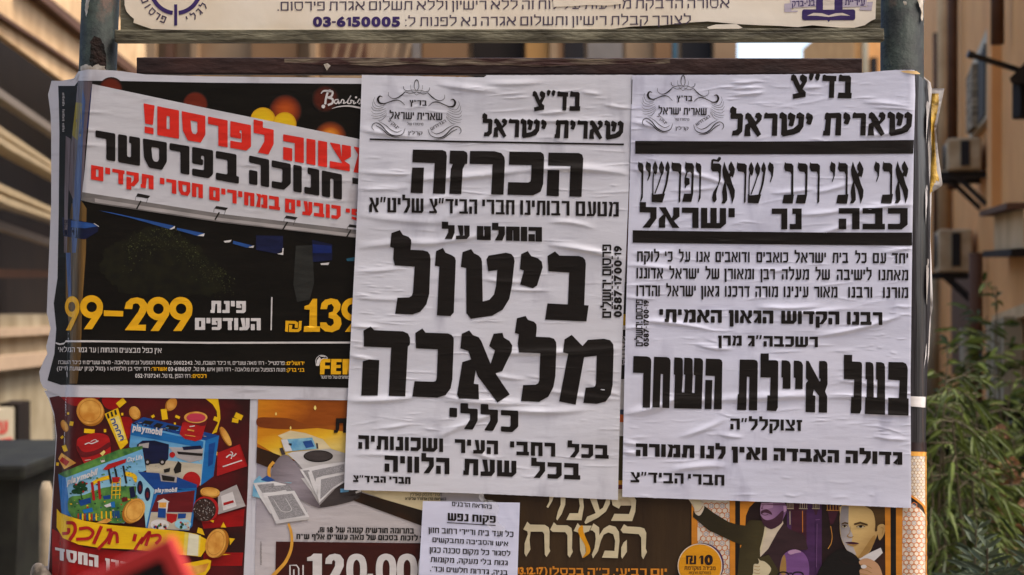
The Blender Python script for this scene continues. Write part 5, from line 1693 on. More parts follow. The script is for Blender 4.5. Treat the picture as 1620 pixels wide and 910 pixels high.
sfA = Surf(.0068, A_STR, 71, (560, 130, 985, 770), 170, 1.2, .0005, ((566, 410, 640, 500, 26), (556, 540, 600, 620, 12), (620, 650, 690, 700, 14), (950, 560, 984, 760, 16), (760, 128, 860, 170, 8), (880, 150, 995, 200, 12), (572, 260, 640, 320, 10)))
sheet("paper", sfA, [(118, 572.5), (310, 566), (400, 562), (492, 557), (673, 548), (776, 544.5)], [(118, 1001), (272, 996), (375, 991.5), (500, 986), (640, 981), (792, 977.5)],
      [(540, 118.5), (572, 118.5), (700, 121.5), (767, 122.5), (769, 119), (1001, 118.5)], [(540, 775), (600, 776.5), (660, 778), (770, 781.5), (978, 791)], M_PAPER_A, nA, 4.2, 1.15, .12)
B_STR = [(1000, 192, 1050, 204, 1, 1.1, 3), (998, 267, 1064, 272, 2, 1.3, 2.8), (1056, 270, 1150, 292, -3, 1.4, 3), (1060, 302, 1140, 296, 2, .9, 2.6), (1220, 306, 1290, 298, 2, 1.1, 2.6), (1285, 306, 1352, 288, 2, 1.2, 2.8), (1345, 338, 1446, 324, -3, 1.7, 3.4), (1262, 340, 1345, 330, 3, 1.3, 3), (1285, 374, 1350, 352, 1, 1.4, 3),
         (1000, 402, 1070, 398, 2, 1.1, 3), (990, 420, 1070, 428, -2, 1.2, 3), (1225, 498, 1340, 488, 3, 1.6, 3.2), (1285, 533, 1430, 498, 5, 1.9, 3.2), (1005, 508, 1125, 522, -3, 1.6, 3), (1195, 486, 1300, 484, 3, 1.4, 3), (986, 656, 1085, 626, 4, 2.0, 4), (1040, 632, 1180, 630, 3, 1.6, 4.5), (1150, 634, 1310, 627, -2, 2.2, 5), (1300, 630, 1442, 640, -6, 1.8, 4), (1075, 692, 1150, 662, 3, 1.5, 3), (1135, 686, 1175, 692, 2, 1.1, 2.6),
         (1360, 655, 1440, 658, -1, 1.2, 2.6), (1060, 746, 1150, 738, -3, 1.8, 4), (1380, 690, 1440, 696, 2, 1.0, 2.4), (1320, 600, 1440, 612, 3, 1.0, 3), (985, 700, 1010, 704, 0, 1.2, 2.6), (986, 715, 1008, 720, 0, 1.1, 2.6), (985, 470, 1040, 473, 1, .9, 2.4), (986, 520, 1030, 518, 0, .9, 2.4), (1160, 150, 1210, 146, 1, 1.2, 2.6), (1160, 140, 1205, 138, 1, 1.0, 2.4), (1156, 132, 1200, 128, 1, 1.0, 2.4), (1270, 140, 1300, 138, 0, 1.0, 2.2),
         (1365, 162, 1440, 168, -1, 1.0, 2.6), (1380, 170, 1440, 172, 0, .8, 2.4), (1360, 216, 1446, 204, 2, 1.0, 2.8), (1100, 545, 1160, 552, 3, 1.2, 2.6), (1000, 660, 1060, 640, 2, 1.0, 3), (1395, 400, 1442, 392, 1, .9, 2.6), (1200, 430, 1260, 424, 2, .9, 2.6)]
nB = poster("wall_notice", "white death notice crossed by two thick black bars, beside the dark wrapped post", 1215, 795, "notice", "white wall notices")
sfB = Surf(.0080, B_STR, 72, (1000, 130, 1440, 790), 185, 1.2, .0004, ((1150, 122, 1215, 165, 22), (1330, 150, 1442, 205, 18), (1360, 520, 1440, 640, 26), (1375, 400, 1440, 500, 14), (986, 660, 1012, 760, 16), (1360, 655, 1440, 720, 16), (1290, 655, 1380, 690, 8), (1000, 440, 1060, 540, 8)))
sheet("paper", sfB, [(111, 1000.5), (240, 997.5), (400, 993), (500, 990), (640, 987), (786, 984.5)], [(108, 1447), (150, 1448), (225, 1446), (400, 1443), (600, 1440.5), (803, 1441.5)],
      [(980, 119), (1150, 118.5), (1300, 117), (1362, 115.5), (1400, 112), (1425, 110.5), (1448, 111)], [(980, 786), (1110, 790.5), (1220, 794.5), (1330, 799), (1442, 804)], M_PAPER_B, nB, 4.2, 1.15, .12)

# traced display lettering
zc = zpx(760, 110, .14833)
HAIM1 = [[(960, 238), (975, 230), (990, 240), (1045, 240), (1060, 258), (1056, 392), (1066, 393), (1062, 442), (948, 440), (953, 390), (1008, 392), (1010, 292), (955, 290)],
         [(822, 240), (838, 230), (856, 240), (938, 244), (936, 291), (922, 291), (916, 438), (874, 437), (879, 290), (820, 287)],
         [(712, 225), (730, 217), (752, 230), (735, 280), (718, 285), (708, 262)], [(766, 228), (780, 218), (803, 231), (790, 278), (775, 287), (758, 262)],
         [(560, 240), (580, 228), (600, 243), (634, 325), (650, 300), (632, 275), (634, 243), (655, 228), (692, 252), (692, 290), (655, 360), (682, 385), (680, 428), (577, 446), (571, 405), (622, 393), (590, 330), (575, 290), (558, 280)]]
_sh = [[(1325, 553), (1345, 540), (1385, 566), (1388, 695), (1438, 683), (1478, 650), (1482, 600), (1462, 595), (1465, 563), (1492, 545), (1530, 572), (1522, 670), (1490, 715), (1440, 735), (1352, 750), (1337, 732), (1342, 600), (1323, 592)],
       [(1395, 560), (1412, 545), (1458, 572), (1440, 655), (1428, 667), (1398, 658), (1408, 610), (1392, 600)]]
_al = [[(1170, 555), (1190, 540), (1215, 556), (1256, 620), (1268, 595), (1248, 580), (1258, 548), (1285, 543), (1308, 568), (1303, 605), (1268, 640), (1260, 648), (1300, 728), (1270, 750), (1212, 665), (1208, 690), (1213, 742), (1160, 740), (1168, 645), (1195, 630), (1185, 600), (1168, 592)]]
_re = [[(1037, 552), (1050, 538), (1068, 548), (1130, 548), (1147, 562), (1142, 740), (1098, 738), (1104, 590), (1033, 590)]]
sh = lambda g, dx, dy: [[(a + dx, b + dy) for a, b in q] for q in g]
HAIM2 = _sh + _al + _re + [[(960, 550), (975, 537), (1012, 560), (1018, 590), (1000, 640), (985, 643), (960, 630), (972, 600), (958, 590)],
        [(808, 548), (822, 535), (840, 542), (925, 540), (943, 555), (938, 735), (890, 733), (898, 585), (857, 585), (848, 733), (788, 731), (793, 690), (803, 690), (813, 600), (803, 590)],
        [(650, 545), (665, 532), (702, 555), (708, 580), (690, 635), (672, 637), (648, 622), (660, 595), (648, 580)]] + sh(_sh, -894, -18) + sh(_re, -732, -16) + sh(_al, -1022, -20) + \
        [[(22, 482), (42, 463), (75, 485), (72, 525), (115, 526), (130, 545), (122, 680), (90, 712), (35, 713), (42, 672), (70, 668), (82, 655), (84, 572), (28, 570), (24, 545), (28, 523), (20, 515)]]


def drawz(ik, polys, z, m=M_INK, r=0):
    ik.gid += 1
    for q in polys:
        ik.p(z(fillet(q, r) if r else q), m)


def crest(ik, fx, tx):
    """the scrolled crest; fx maps crest units to photograph pixels, tx(text, x0, x1, top, base) sets a line in it"""
    def stroke(pts, w, both=True):
        ribbon(ik, fx(pts), w, M_INKF, 0, 5)
        if both:
            ribbon(ik, fx([(1296 - x, y + .09 * (648 - x)) for x, y in pts]), w, M_INKF, 0, 5)
    stroke([(648, 250), (622, 205), (628, 145), (648, 120), (668, 145), (674, 205), (648, 250)], [.8, .9, 1.2, 1.6, 1.2, .9, .8], False)
    stroke([(648, 246), (600, 236), (545, 246), (505, 230), (497, 195)], [.6, .9, .9, .8])
    stroke([(648, 296), (605, 262), (582, 218), (580, 175)], [.6, .5, .4])
    stroke([(640, 262), (570, 277), (520, 256)], .8)
    stroke([(520, 255), (470, 300), (420, 330), (370, 334), (328, 305), (325, 262)], [1.0, 1.9, 1.5, .9, .7, .5])
    stroke([(258, 318), (225, 308), (203, 340), (220, 382), (270, 394), (330, 376), (400, 354), (460, 364), (512, 410)], [.5, 2.2, 3.4, 3.0, 1.6, 1.2, 1.6, 1.2, .6])
    for q in ([(165, 320), (155, 365), (190, 422), (250, 420), (292, 396)], [(138, 372), (150, 430), (210, 452), (278, 430)], [(125, 430), (155, 470), (225, 474), (292, 450)], [(125, 480), (165, 510), (235, 504), (302, 470)], [(125, 530), (170, 540), (242, 528), (305, 486)], [(138, 562), (185, 566), (255, 545), (308, 505)]):
        stroke(q, [.35, .6, .6, .35])
    stroke([(200, 588), (250, 580), (308, 518)], [.4, .7, .5])
    stroke([(158, 702), (135, 670), (147, 630), (192, 616), (250, 652), (312, 722), (372, 760), (432, 765), (492, 738), (516, 678)], [.6, 1.0, 1.2, 1.2, 1.5, 1.7, 1.7, 1.4, 1.0, .6])
    stroke([(180, 646), (240, 680), (320, 750), (390, 780), (452, 785)], [1.0, 1.4, 1.2, .8, .4])
    stroke([(215, 598), (290, 642), (350, 692), (420, 722), (478, 700)], [.4, 1.0, 1.2, .9, .5])
    tx("בד\"ץ", 565, 765, 352, 412, .24)
    tx("שארית ישראל", 337, 945, 486, 568, .22)
    tx("מיסודו של", 540, 725, 612, 640, .16)
    tx("קרלין", 552, 715, 712, 748, .18)
    for t, x0, y0, x1, y1 in (("ינוק\"ל", 312, 590, 425, 690), ("הגרח\"ש", 820, 702, 992, 606)):
        h = 34
        ps, w = run(t, .16, .14)
        for outer, holes in ps:
            L_ = math.hypot(x1 - x0, y1 - y0)
            ux, uy = (x1 - x0) / L_, (y1 - y0) / L_
            g = lambda q: (x0 + ux * q[0] / w * L_ + uy * q[1] * h, y0 + uy * q[0] / w * L_ - ux * q[1] * h)
            ik.p(fx([g(q) for q in outer]), M_INKF, 0, [fx([g(q) for q in hh]) for hh in holes])


IA = lambda: Ink(sfA, 1.4, 22, .0006)
IB = lambda: Ink(sfB, 1.4, 22, .0006)
zA1 = zpx(570, 110, .13733)
ik = IA()
crest(ik, zA1, lambda t, x0, x1, tp, bs, s: line(ik, t, M_INKF, *[570 + v * .13733 for v in (x0, x1)], *[110 + v * .13733 for v in (tp, bs, tp + (x1 - x0) * .03, bs + (x1 - x0) * .03)], s=s, b=s * .8))
ik.build("crest", nA)
ik = IA(); drawz(ik, HAIM1, zc); drawz(ik, HAIM2[:6], zc); drawz(ik, HAIM2[6:], zc)
ik.build("heading_lettering", nA)
ik = IA(); ik.p([(585, 219), (700, 222.2), (987, 227.2), (987, 230), (700, 225), (585, 221.6)], M_INK)
ik.build("rule_line", nA)
zq = zpx(620, 230, .19778)
ik = IA()
drawz(ik, [[(1253, 58), (1495, 62), (1522, 75), (1531, 105), (1517, 412), (1420, 410), (1428, 165), (1250, 160)], [(1245, 198), (1340, 198), (1335, 408), (1238, 402)],
           [(940, 50), (1190, 54), (1213, 70), (1218, 100), (1210, 310), (1190, 370), (1130, 400), (925, 395), (930, 295), (1090, 298), (1108, 290), (1113, 270), (1117, 158), (936, 155)],
           [(625, 45), (820, 47), (875, 62), (900, 95), (904, 130), (893, 395), (795, 392), (805, 152), (622, 148)],
           [(465, 42), (575, 44), (600, 58), (606, 80), (602, 148), (585, 150), (567, 190), (555, 390), (460, 388), (472, 190), (487, 150), (460, 145)],
           [(168, 34), (405, 38), (432, 50), (440, 85), (426, 387), (328, 385), (343, 142), (163, 135)], [(162, 178), (257, 178), (247, 383), (150, 380)]], zq)
ik.build("headline_lettering", nA)
ik = IA()
for t, a, b in (("מטעם", 911, 979), ("רבותינו", 823, 901), ("חברי", 763, 814), ("הביד\"צ", 679, 755), ("שליט\"א", 584, 670)):
    f_ = lambda x: (x - 584) / 395 * 7.2
    line(ik, t, M_INK, a, b, 312.5 + f_(a), 335.5 + f_(a), 312.5 + f_(b), 335.5 + f_(b), s=.27 if len(t) > 4 else .25, b=.15, gap=.13)
ik.build("line_lettering", nA)
ik = IA()
line(ik, "הוחלט", M_INK, 754.5, 857.5, 357.5, 379.5, 359.5, 382.5, s=.40, b=.27, gap=.07)
line(ik, "על", M_INK, 699, 743, 356, 378, 357, 378.5, s=.40, b=.27, gap=.08)
ik.build("line_lettering", nA)
zh = zpx(600, 360, .20988)
ik = IA()
drawz(ik, [[(1268, 215), (1325, 180), (1358, 212), (1505, 215), (1535, 225), (1552, 245), (1557, 275), (1545, 585), (1578, 588), (1562, 708), (1250, 694), (1268, 572), (1422, 580), (1432, 340), (1275, 330)],
           [(1070, 200), (1120, 178), (1145, 215), (1195, 232), (1225, 258), (1232, 300), (1190, 437), (1158, 458), (1062, 430), (1090, 325), (1060, 315)],
           [(628, 185), (693, 163), (715, 195), (750, 212), (768, 232), (775, 260), (780, 558), (830, 545), (865, 505), (880, 440), (890, 320), (822, 330), (808, 240), (825, 212), (955, 190), (995, 200), (1015, 225), (1020, 255), (1000, 440), (980, 540), (930, 620), (850, 665), (690, 688), (657, 645), (655, 305), (615, 298)],
           [(428, 178), (480, 155), (500, 190), (545, 208), (570, 225), (577, 250), (562, 640), (537, 668), (435, 662), (453, 295), (420, 288)],
           [(92, 42), (155, 20), (178, 55), (220, 70), (240, 92), (242, 115), (236, 168), (330, 172), (365, 182), (382, 205), (387, 240), (377, 500), (355, 580), (310, 635), (250, 656), (120, 650), (137, 530), (225, 527), (245, 515), (254, 490), (267, 295), (117, 285), (105, 235), (110, 155), (82, 147)]], zh)
ik.build("huge_lettering", nA)
zi = zpx(560, 500, .17586)
zj = zpx(770, 500, .17586)
ik = IA()
drawz(ik, [[(85, 132), (150, 95), (182, 128), (440, 138), (485, 158), (503, 195), (505, 240), (500, 262), (485, 275), (462, 722), (313, 718), (335, 285), (88, 275), (90, 200)], [(80, 408), (135, 392), (228, 397), (214, 715), (66, 715)],
           [(552, 152), (615, 113), (645, 150), (845, 157), (880, 172), (897, 200), (898, 230), (885, 570), (870, 650), (825, 710), (750, 735), (525, 725), (545, 587), (715, 592), (735, 585), (745, 560), (755, 300), (558, 292)],
           [(970, 160), (1037, 130), (1070, 172), (1120, 190), (1145, 225), (1229, 430), (1269, 310), (1216, 272), (1256, 160), (1336, 152), (1349, 195), (1399, 225), (1424, 265), (1419, 320), (1334, 495), (1272, 515), (1401, 706), (1291, 778), (1115, 545), (1095, 490), (1078, 610), (1120, 615), (1125, 748), (945, 742), (928, 708), (975, 415), (1055, 390), (1028, 315), (957, 292)]], zi)
drawz(ik, [[(272, 20), (350, 0), (372, 35), (425, 52), (447, 75), (450, 110), (443, 187), (565, 192), (605, 205), (624, 235), (627, 280), (618, 540), (600, 640), (555, 725), (470, 772), (308, 765), (328, 622), (440, 618), (463, 606), (473, 580), (482, 335), (290, 328), (280, 250), (290, 165), (254, 152)],
           [(700, 210), (765, 170), (862, 270), (910, 215), (1055, 205), (1110, 218), (1138, 255), (1142, 310), (1133, 620), (1115, 710), (1070, 770), (990, 790), (870, 782), (890, 645), (955, 642), (975, 632), (983, 610), (990, 357), (877, 370), (800, 798), (652, 768), (733, 340), (687, 328)]], zj)
ik.build("huge_lettering", nA)
ik = IA()
line(ik, "כללי", M_INK, 711, 820, 645, 677.5, 650, 684.5, s=.34, b=.24, gap=.13, rnd=.05)
ik.build("line_lettering", nA)
ik = IA()
for t, a, b in (("בכל", 898, 963), ("רחבי", 807, 878.5), ("העיר", 719.5, 788), ("ושכונותיה", 567, 701)):
    f_ = lambda x: (x - 567) / 396 * 16
    line(ik, t, M_INK, a, b, 688.5 + f_(a), 710 + f_(a), 688.5 + f_(b), 710 + f_(b), s=.28, b=.27, gap=.13)
ik.build("line_lettering", nA)
ik = IA()
for t, a, b in (("בכל", 840.5, 918), ("שעת", 733, 817), ("הלוויה", 608.5, 711)):
    f_ = lambda x: (x - 608) / 310 * 13
    line(ik, t, M_INK, a, b, 720.5 + f_(a), 746 + f_(a), 720.5 + f_(b), 746 + f_(b), s=.28, b=.27, gap=.13)
ik.build("line_lettering", nA)
ik = IA()
line(ik, "חברי", M_INK, 616, 649.5, 754, 764.5, 755, 766, s=.32, b=.26, gap=.12)
line(ik, "הביד\"צ", M_INK, 558.5, 610.5, 752, 762.5, 754, 764, s=.32, b=.26, gap=.12)
ik.build("line_lettering", nA)


def vertical(ik, x0, x1, x2, x3, ytop, ybot, yt2, yb2):
    """printer's imprint turned a quarter left: big word column x0..x1, figures column x2..x3"""
    for t, a, b, xa, xb, s in (("פרסום ירושלים", ytop, ybot, x0, x1, .22), ("0587-1700-19", yt2, yb2, x2, x3, .2)):
        ps, w = run(t, s, .18, bold=.05, gap=.12)
        ik.gid += 1
        for outer, holes in ps:
            g = lambda q: (xb - (xb - xa) * q[1] if False else xb + (xa - xb) * q[1], b + (a - b) * q[0] / w)
            ik.p([g(q) for q in outer], M_INK, 0, [[g(q) for q in hh] for hh in holes])


ik = IA(); vertical(ik, 953, 967, 972, 983, 387, 503, 389, 502)
for y in (405, 418, 428, 436, 445, 452, 462, 470, 478, 484):
    ik.p(rect(967.6, y, 969.6, y + 5), M_INKF)
ik.build("imprint_lettering", nA)

# second notice
ik = IB()
crest(ik, lambda pts: [(1014 + (x - 115) * .12512 - .0 * y, 119 + (y - 115) * .1365) for x, y in pts], lambda t, x0, x1, tp, bs, s: line(ik, t, M_INKF, 1014 + (x0 - 115) * .12512, 1014 + (x1 - 115) * .12512, *[119 + (v - 115) * .1365 for v in (tp, bs, tp + (x1 - x0) * .02, bs + (x1 - x0) * .02)], s=s, b=s * .8))
ik.build("crest", nB)
zB3 = lambda pts: [(1140 + a * .19778, 105 + b * .19778) for a, b in pts]
ik = IB()
drawz(ik, [[(563 + (a - 558) * .9587, 65 + (b - 230 - .0 * a) * .905) for a, b in q] for q in HAIM1], zB3)
drawz(ik, [[(75 + (a - 20) * .9669, 555 + (b - .0247 * a - 713) * .94) for a, b in q] for q in HAIM2[:6]], zB3)
drawz(ik, [[(75 + (a - 20) * .9669, 555 + (b - .0247 * a - 713) * .94) for a, b in q] for q in HAIM2[6:]], zB3)
ik.build("heading_lettering", nB)
ik = IB(); ik.p([(1005, 223), (1200, 224), (1300, 223.5), (1446, 221.5), (1445, 243), (1300, 244), (1150, 244.2), (1005, 243.3)], M_INK)
ik.build("printed_bar", nB)
ik = IB(); ik.p([(1001, 364.5), (1150, 366.5), (1300, 368), (1443, 368), (1443, 388.5), (1300, 387.5), (1150, 386), (1001, 384)], M_INK)
ik.build("printed_bar", nB)
z7b = zpx(1000, 230, .153846)
z8b = zpx(1220, 230, .153846)
al = [(1300, 163), (1312, 200), (1330, 250), (1350, 290), (1360, 268), (1345, 245), (1345, 205), (1370, 160), (1390, 195), (1410, 240), (1405, 280), (1388, 330), (1376, 315), (1362, 322), (1385, 400), (1410, 460), (1405, 530), (1380, 600), (1371, 540), (1350, 460), (1315, 385), (1330, 500), (1330, 560), (1305, 595), (1270, 595), (1285, 560), (1278, 480), (1285, 430), (1303, 370), (1285, 300), (1280, 250)]
be = [(1155, 163), (1165, 180), (1225, 182), (1247, 205), (1243, 500), (1253, 503), (1238, 598), (1128, 595), (1143, 508), (1222, 505), (1225, 300), (1210, 270), (1160, 268), (1145, 235)]
yo = [(1075, 163), (1090, 178), (1110, 185), (1118, 205), (1110, 310), (1085, 378), (1079, 365), (1095, 320), (1090, 280), (1065, 260), (1058, 220)]
ik = IB()
s1 = lambda q, dx, dy=0: [(a + dx, b + dy) for a, b in q]
re = [(400, 170), (410, 185), (480, 188), (502, 210), (495, 580), (478, 598), (474, 590), (480, 300), (470, 272), (410, 268), (395, 225)]
drawz(ik, [al, be, yo, s1(al, -460, 2), s1(be, -458, 2), s1(yo, -455, 2), re,
           [(280, 170), (290, 183), (355, 188), (377, 210), (370, 510), (350, 598), (252, 596), (270, 510), (348, 507), (352, 300), (340, 275), (290, 268), (273, 230)],
           [(142, 170), (152, 183), (210, 188), (230, 212), (228, 505), (235, 508), (222, 598), (115, 596), (130, 510), (205, 507), (208, 300), (195, 272), (145, 265), (132, 225)]], z8b)
re7 = [(1082, 170), (1092, 183), (1160, 188), (1180, 208), (1168, 580), (1155, 597), (1150, 585), (1157, 300), (1145, 275), (1090, 268), (1075, 230)]
va = [(660, 170), (672, 183), (700, 190), (712, 215), (705, 540), (685, 585), (678, 578), (690, 500), (690, 290), (665, 262), (653, 215)]
drawz(ik, [[(1415, 170), (1430, 185), (1450, 195), (1458, 230), (1448, 320), (1422, 384), (1416, 372), (1432, 320), (1428, 285), (1402, 255), (1397, 215)], re7, s1(al, -352, 3),
           [(815, 152), (835, 140), (872, 148), (890, 120), (912, 122), (915, 142), (890, 172), (868, 166), (838, 162), (832, 186), (900, 188), (918, 210), (910, 350), (880, 440), (865, 500), (870, 560), (850, 585), (830, 580), (822, 540), (835, 480), (880, 410), (895, 350), (894, 292), (880, 270), (825, 268), (812, 240)],
           va, [(550, 165), (562, 180), (620, 185), (637, 215), (628, 500), (610, 582), (515, 580), (535, 498), (606, 497), (612, 290), (598, 272), (572, 278), (555, 330), (590, 340), (593, 400), (560, 415), (548, 445), (542, 430), (545, 410), (538, 390), (540, 330), (557, 275), (543, 230)],
           s1(re7, -672, -4), [(150, 163), (165, 178), (188, 186), (196, 210), (188, 310), (162, 368), (156, 358), (170, 310), (166, 276), (144, 248), (138, 215)], s1(va, -594, -4)], z7b)
for dx, dy in ((0, 0), (-988, -9)):
    for q in ([(1225, 170), (1240, 200), (1253, 235), (1245, 285), (1232, 315), (1210, 285), (1198, 245), (1207, 205)], [(1290, 170), (1305, 200), (1320, 238), (1312, 285), (1298, 320), (1275, 288), (1262, 245), (1272, 205)], [(1355, 170), (1370, 205), (1378, 240), (1366, 295), (1352, 280), (1335, 270), (1328, 245), (1337, 205)]):
        ik.p(z7b(s1(q, dx, dy)), M_INK, 0)
    ribbon(ik, z7b(s1([(1214, 285), (1204, 360), (1202, 520)], dx, dy)), 1.9, M_INK, 1)
    ribbon(ik, z7b(s1([(1292, 305), (1262, 400), (1222, 505)], dx, dy)), 1.9, M_INK, 1)
    ribbon(ik, z7b(s1([(1360, 270), (1340, 400), (1308, 510)], dx, dy)), [3.6, 3.2, 2.8], M_INK, 1)
    ik.p(z7b(s1([(1190, 500), (1210, 515), (1300, 507), (1328, 505), (1300, 597), (1190, 592)], dx, dy)), M_INK, 2)
ik.build("calligraphic_lettering", nB)
ik = IB()
line(ik, "כבה", M_INK, 1327, 1436, 329.3, 362.8, 329.3, 363, s=.28, b=.26, gap=.11)
line(ik, "נר", M_INK, 1221, 1268.3, 330, 363, 330, 363, s=.28, b=.26, gap=.11)
line(ik, "ישראל", M_INK, 1012, 1163, 327.5, 360, 329.5, 361.5, s=.27, b=.26, gap=.10)
ik.build("headline_lettering", nB)
for (words_, y, dy, h) in (((("יחד", 1411, 1437), ("עם", 1381, 1402), ("כל", 1353, 1371), ("בית", 1317, 1342), ("ישראל", 1257, 1307), ("כואבים", 1197, 1247), ("ודואבים", 1132, 1186), ("אנו", 1102, 1123), ("על", 1074, 1092), ("כי", 1052, 1064), ("לוקח", 1008, 1043)), 397.5, 3.2, 16.2),
                             ((("מאתנו", 1390, 1437), ("לישיבה", 1324, 1379), ("של", 1290, 1313), ("מעלה", 1237, 1280), ("רבן", 1203, 1226), ("ומאורן", 1146, 1193), ("של", 1116, 1138), ("ישראל", 1059, 1106), ("אדוננו", 1007, 1049)), 424.0, 3.2, 16.6),
                             ((("מורנו", 1397, 1437), ("ורבנו", 1342, 1380), ("מאור", 1288, 1325), ("עינינו", 1240, 1279), ("מורה", 1195, 1231), ("דרכנו", 1147, 1186), ("גאון", 1109, 1138), ("ישראל", 1054, 1101), ("והדרו", 1007, 1044)), 451.5, 3.2, 17)):
    ik = IB()
    for t, a, b in words_:
        f_ = lambda x: (x - 1007) / 430 * dy
        line(ik, t, M_INK, a, b, y + f_(a), y + h + f_(a), y + f_(b), y + h + f_(b), s=.23, b=.18, gap=.15)
    ik.build("line_lettering", nB)
ik = IB()
for t, a, b in (("רבנו", 1340, 1396), ("הקדוש", 1236, 1328), ("הגאון", 1153, 1223.5), ("האמיתי", 1043, 1142)):
    f_ = lambda x: (x - 1043) / 353 * 5
    line(ik, t, M_INK, a, b, 489 + f_(a), 509.5 + f_(a), 489 + f_(b), 509.5 + f_(b), s=.28, b=.25, gap=.09, rnd=.07)
ik.build("line_lettering", nB)
ik = IB()
line(ik, "רשכבה\"ג", M_INK, 1183, 1294, 531, 548, 533, 549.5, s=.27, b=.24, gap=.11)
line(ik, "מרן", M_INK, 1136, 1173.5, 531, 546.5, 531, 547, s=.27, b=.24, gap=.12)
ik.build("line_lettering", nB)
z5b = zpx(990, 540, .142857)
z6b = zpx(1200, 540, .154321)
ik = IB()
drawz(ik, [[(85, 163), (230, 168), (262, 177), (280, 200), (283, 230), (268, 735), (187, 732), (195, 352), (80, 347)],
           [(313, 172), (450, 175), (480, 185), (495, 210), (497, 240), (482, 740), (406, 738), (412, 365), (388, 362), (376, 735), (295, 732)],
           [(538, 178), (605, 182), (626, 192), (632, 215), (633, 370), (622, 565), (650, 568), (658, 372), (642, 368), (648, 182), (710, 184), (734, 194), (741, 215), (742, 375), (735, 572), (763, 574), (769, 380), (752, 372), (758, 185), (825, 188), (848, 202), (856, 225), (855, 300), (840, 750), (535, 742), (545, 372), (532, 368)],
           [(888, 192), (1035, 197), (1060, 208), (1070, 235), (1062, 753), (975, 752), (987, 385), (882, 380)], [(882, 428), (960, 430), (950, 752), (873, 750)],
           ], z5b)
drawz(ik, [[(1263, 202), (1425, 205), (1452, 215), (1463, 240), (1455, 766), (1363, 763), (1370, 395), (1342, 392), (1335, 762), (1232, 760), (1240, 588), (1253, 585)]], z5b)
ik.gid -= 1
_g0 = ik.gid
drawz(ik, [[(22, 125), (105, 125), (105, 195), (180, 195), (198, 204), (203, 225), (198, 680), (180, 715), (85, 710), (92, 555), (118, 555), (125, 372), (20, 370)],
           [(238, 195), (285, 196), (315, 208), (330, 240), (328, 487), (248, 485), (250, 372), (235, 370)], [(362, 198), (410, 200), (440, 212), (456, 245), (452, 490), (376, 490), (378, 376), (362, 372)],
           [(487, 200), (515, 203), (625, 412), (635, 408), (635, 383), (622, 383), (622, 202), (675, 202), (698, 212), (707, 235), (708, 440), (683, 515), (705, 565), (703, 732), (617, 730), (620, 560), (568, 495), (557, 553), (583, 560), (580, 730), (482, 725), (487, 430), (508, 405), (487, 380)],
           ], z6b)
drawz(ik, [[(875, 138), (960, 140), (960, 208), (1040, 212), (1057, 222), (1062, 245), (1055, 700), (1040, 740), (945, 738), (950, 572), (975, 572), (980, 392), (875, 388)],
           [(1098, 213), (1145, 213), (1172, 228), (1180, 260), (1182, 575), (1215, 577), (1220, 395), (1205, 390), (1205, 213), (1260, 215), (1288, 230), (1297, 260), (1298, 755), (1090, 745), (1095, 575), (1108, 575), (1112, 392), (1098, 388)],
           [(1333, 213), (1480, 215), (1512, 230), (1528, 265), (1530, 300), (1523, 585), (1540, 588), (1538, 762), (1328, 757), (1330, 578), (1440, 582), (1447, 402), (1330, 392)]], z6b)
ik.build("huge_lettering", nB)
ik = IB()
line(ik, "זצוקלל\"ה", M_INK, 1155.5, 1269, 662, 679.5, 664.5, 682, s=.25, b=.21, gap=.12)
ik.build("line_lettering", nB)
ik = IB()
for t, a, b in (("גדולה", 1338, 1427.5), ("האבדה", 1224, 1327.5), ("ואין", 1157.5, 1213.5), ("לנו", 1108, 1148), ("תמורה", 1006, 1098.5)):
    f_ = lambda x: (x - 1006) / 421 * 14
    line(ik, t, M_INK, a, b, 701.5 + f_(a), 721.5 + f_(a), 701.5 + f_(b), 721.5 + f_(b), s=.32, b=.28, gap=.10)
ik.build("line_lettering", nB)
ik = IB()
line(ik, "חברי", M_INK, 1088.5, 1146, 750, 766, 751.5, 768.5, s=.24, b=.21, gap=.12)
line(ik, "הביד\"צ", M_INK, 997.5, 1081.5, 747, 763, 749, 765.5, s=.24, b=.21, gap=.12)
ik.build("line_lettering", nB)
ik = IB(); vertical(ik, 1006, 1017, 1018.5, 1026, 474, 548, 475, 548)
for y in (485, 492, 500, 508, 516, 524, 532):
    ik.p(rect(1014.6, y, 1016, y + 3), M_INKF)
ik.p([(999.5, 126), (1000.6, 126), (999.6, 165), (998.6, 165)], M_INK, 0)
ik.build("imprint_lettering", nB)

# ------------------------------------------------------------------ small typed notice taped on
note = poster("paper_notice", "small typed sheet with an underlined heading, taped below the big white notice", 745, 910, "notice")
sfN = Surf(.0092, [(800, 800, 825, 840, 4, .6, 4)], 81, (670, 800, 820, 900), 3, .5, .0008)
sheet("paper", sfN, [(785, 670), (795, 669), (905, 663), (960, 660)], [(785, 823), (795, 822.5), (870, 820), (960, 817)], [(655, 792.5), (830, 795.5)], [(650, 960), (840, 960)], M_NOTE, note, 4, 3)
n5 = lambda x: 650 + x * .16479
m5 = lambda y: 760 + y * .16479
ik = Ink(sfN, 3, 20, .0005)
line(ik, "בהוראת הרבנים", M_INK, n5(395), n5(778), m5(206), m5(246), m5(236), m5(274), s=.2, b=.17, gap=.13)
ik.build("line_lettering", note)
ik = Ink(sfN, 3, 20, .0005)
line(ik, "פקוח נפש", M_INK, n5(355), n5(815), m5(312), m5(386), m5(342), m5(408), s=.27, b=.2, gap=.12)
ik.p([(n5(347), m5(402)), (n5(814), m5(430)), (n5(814), m5(438)), (n5(347), m5(410))], M_INK)
ik.build("underlined_lettering", note)
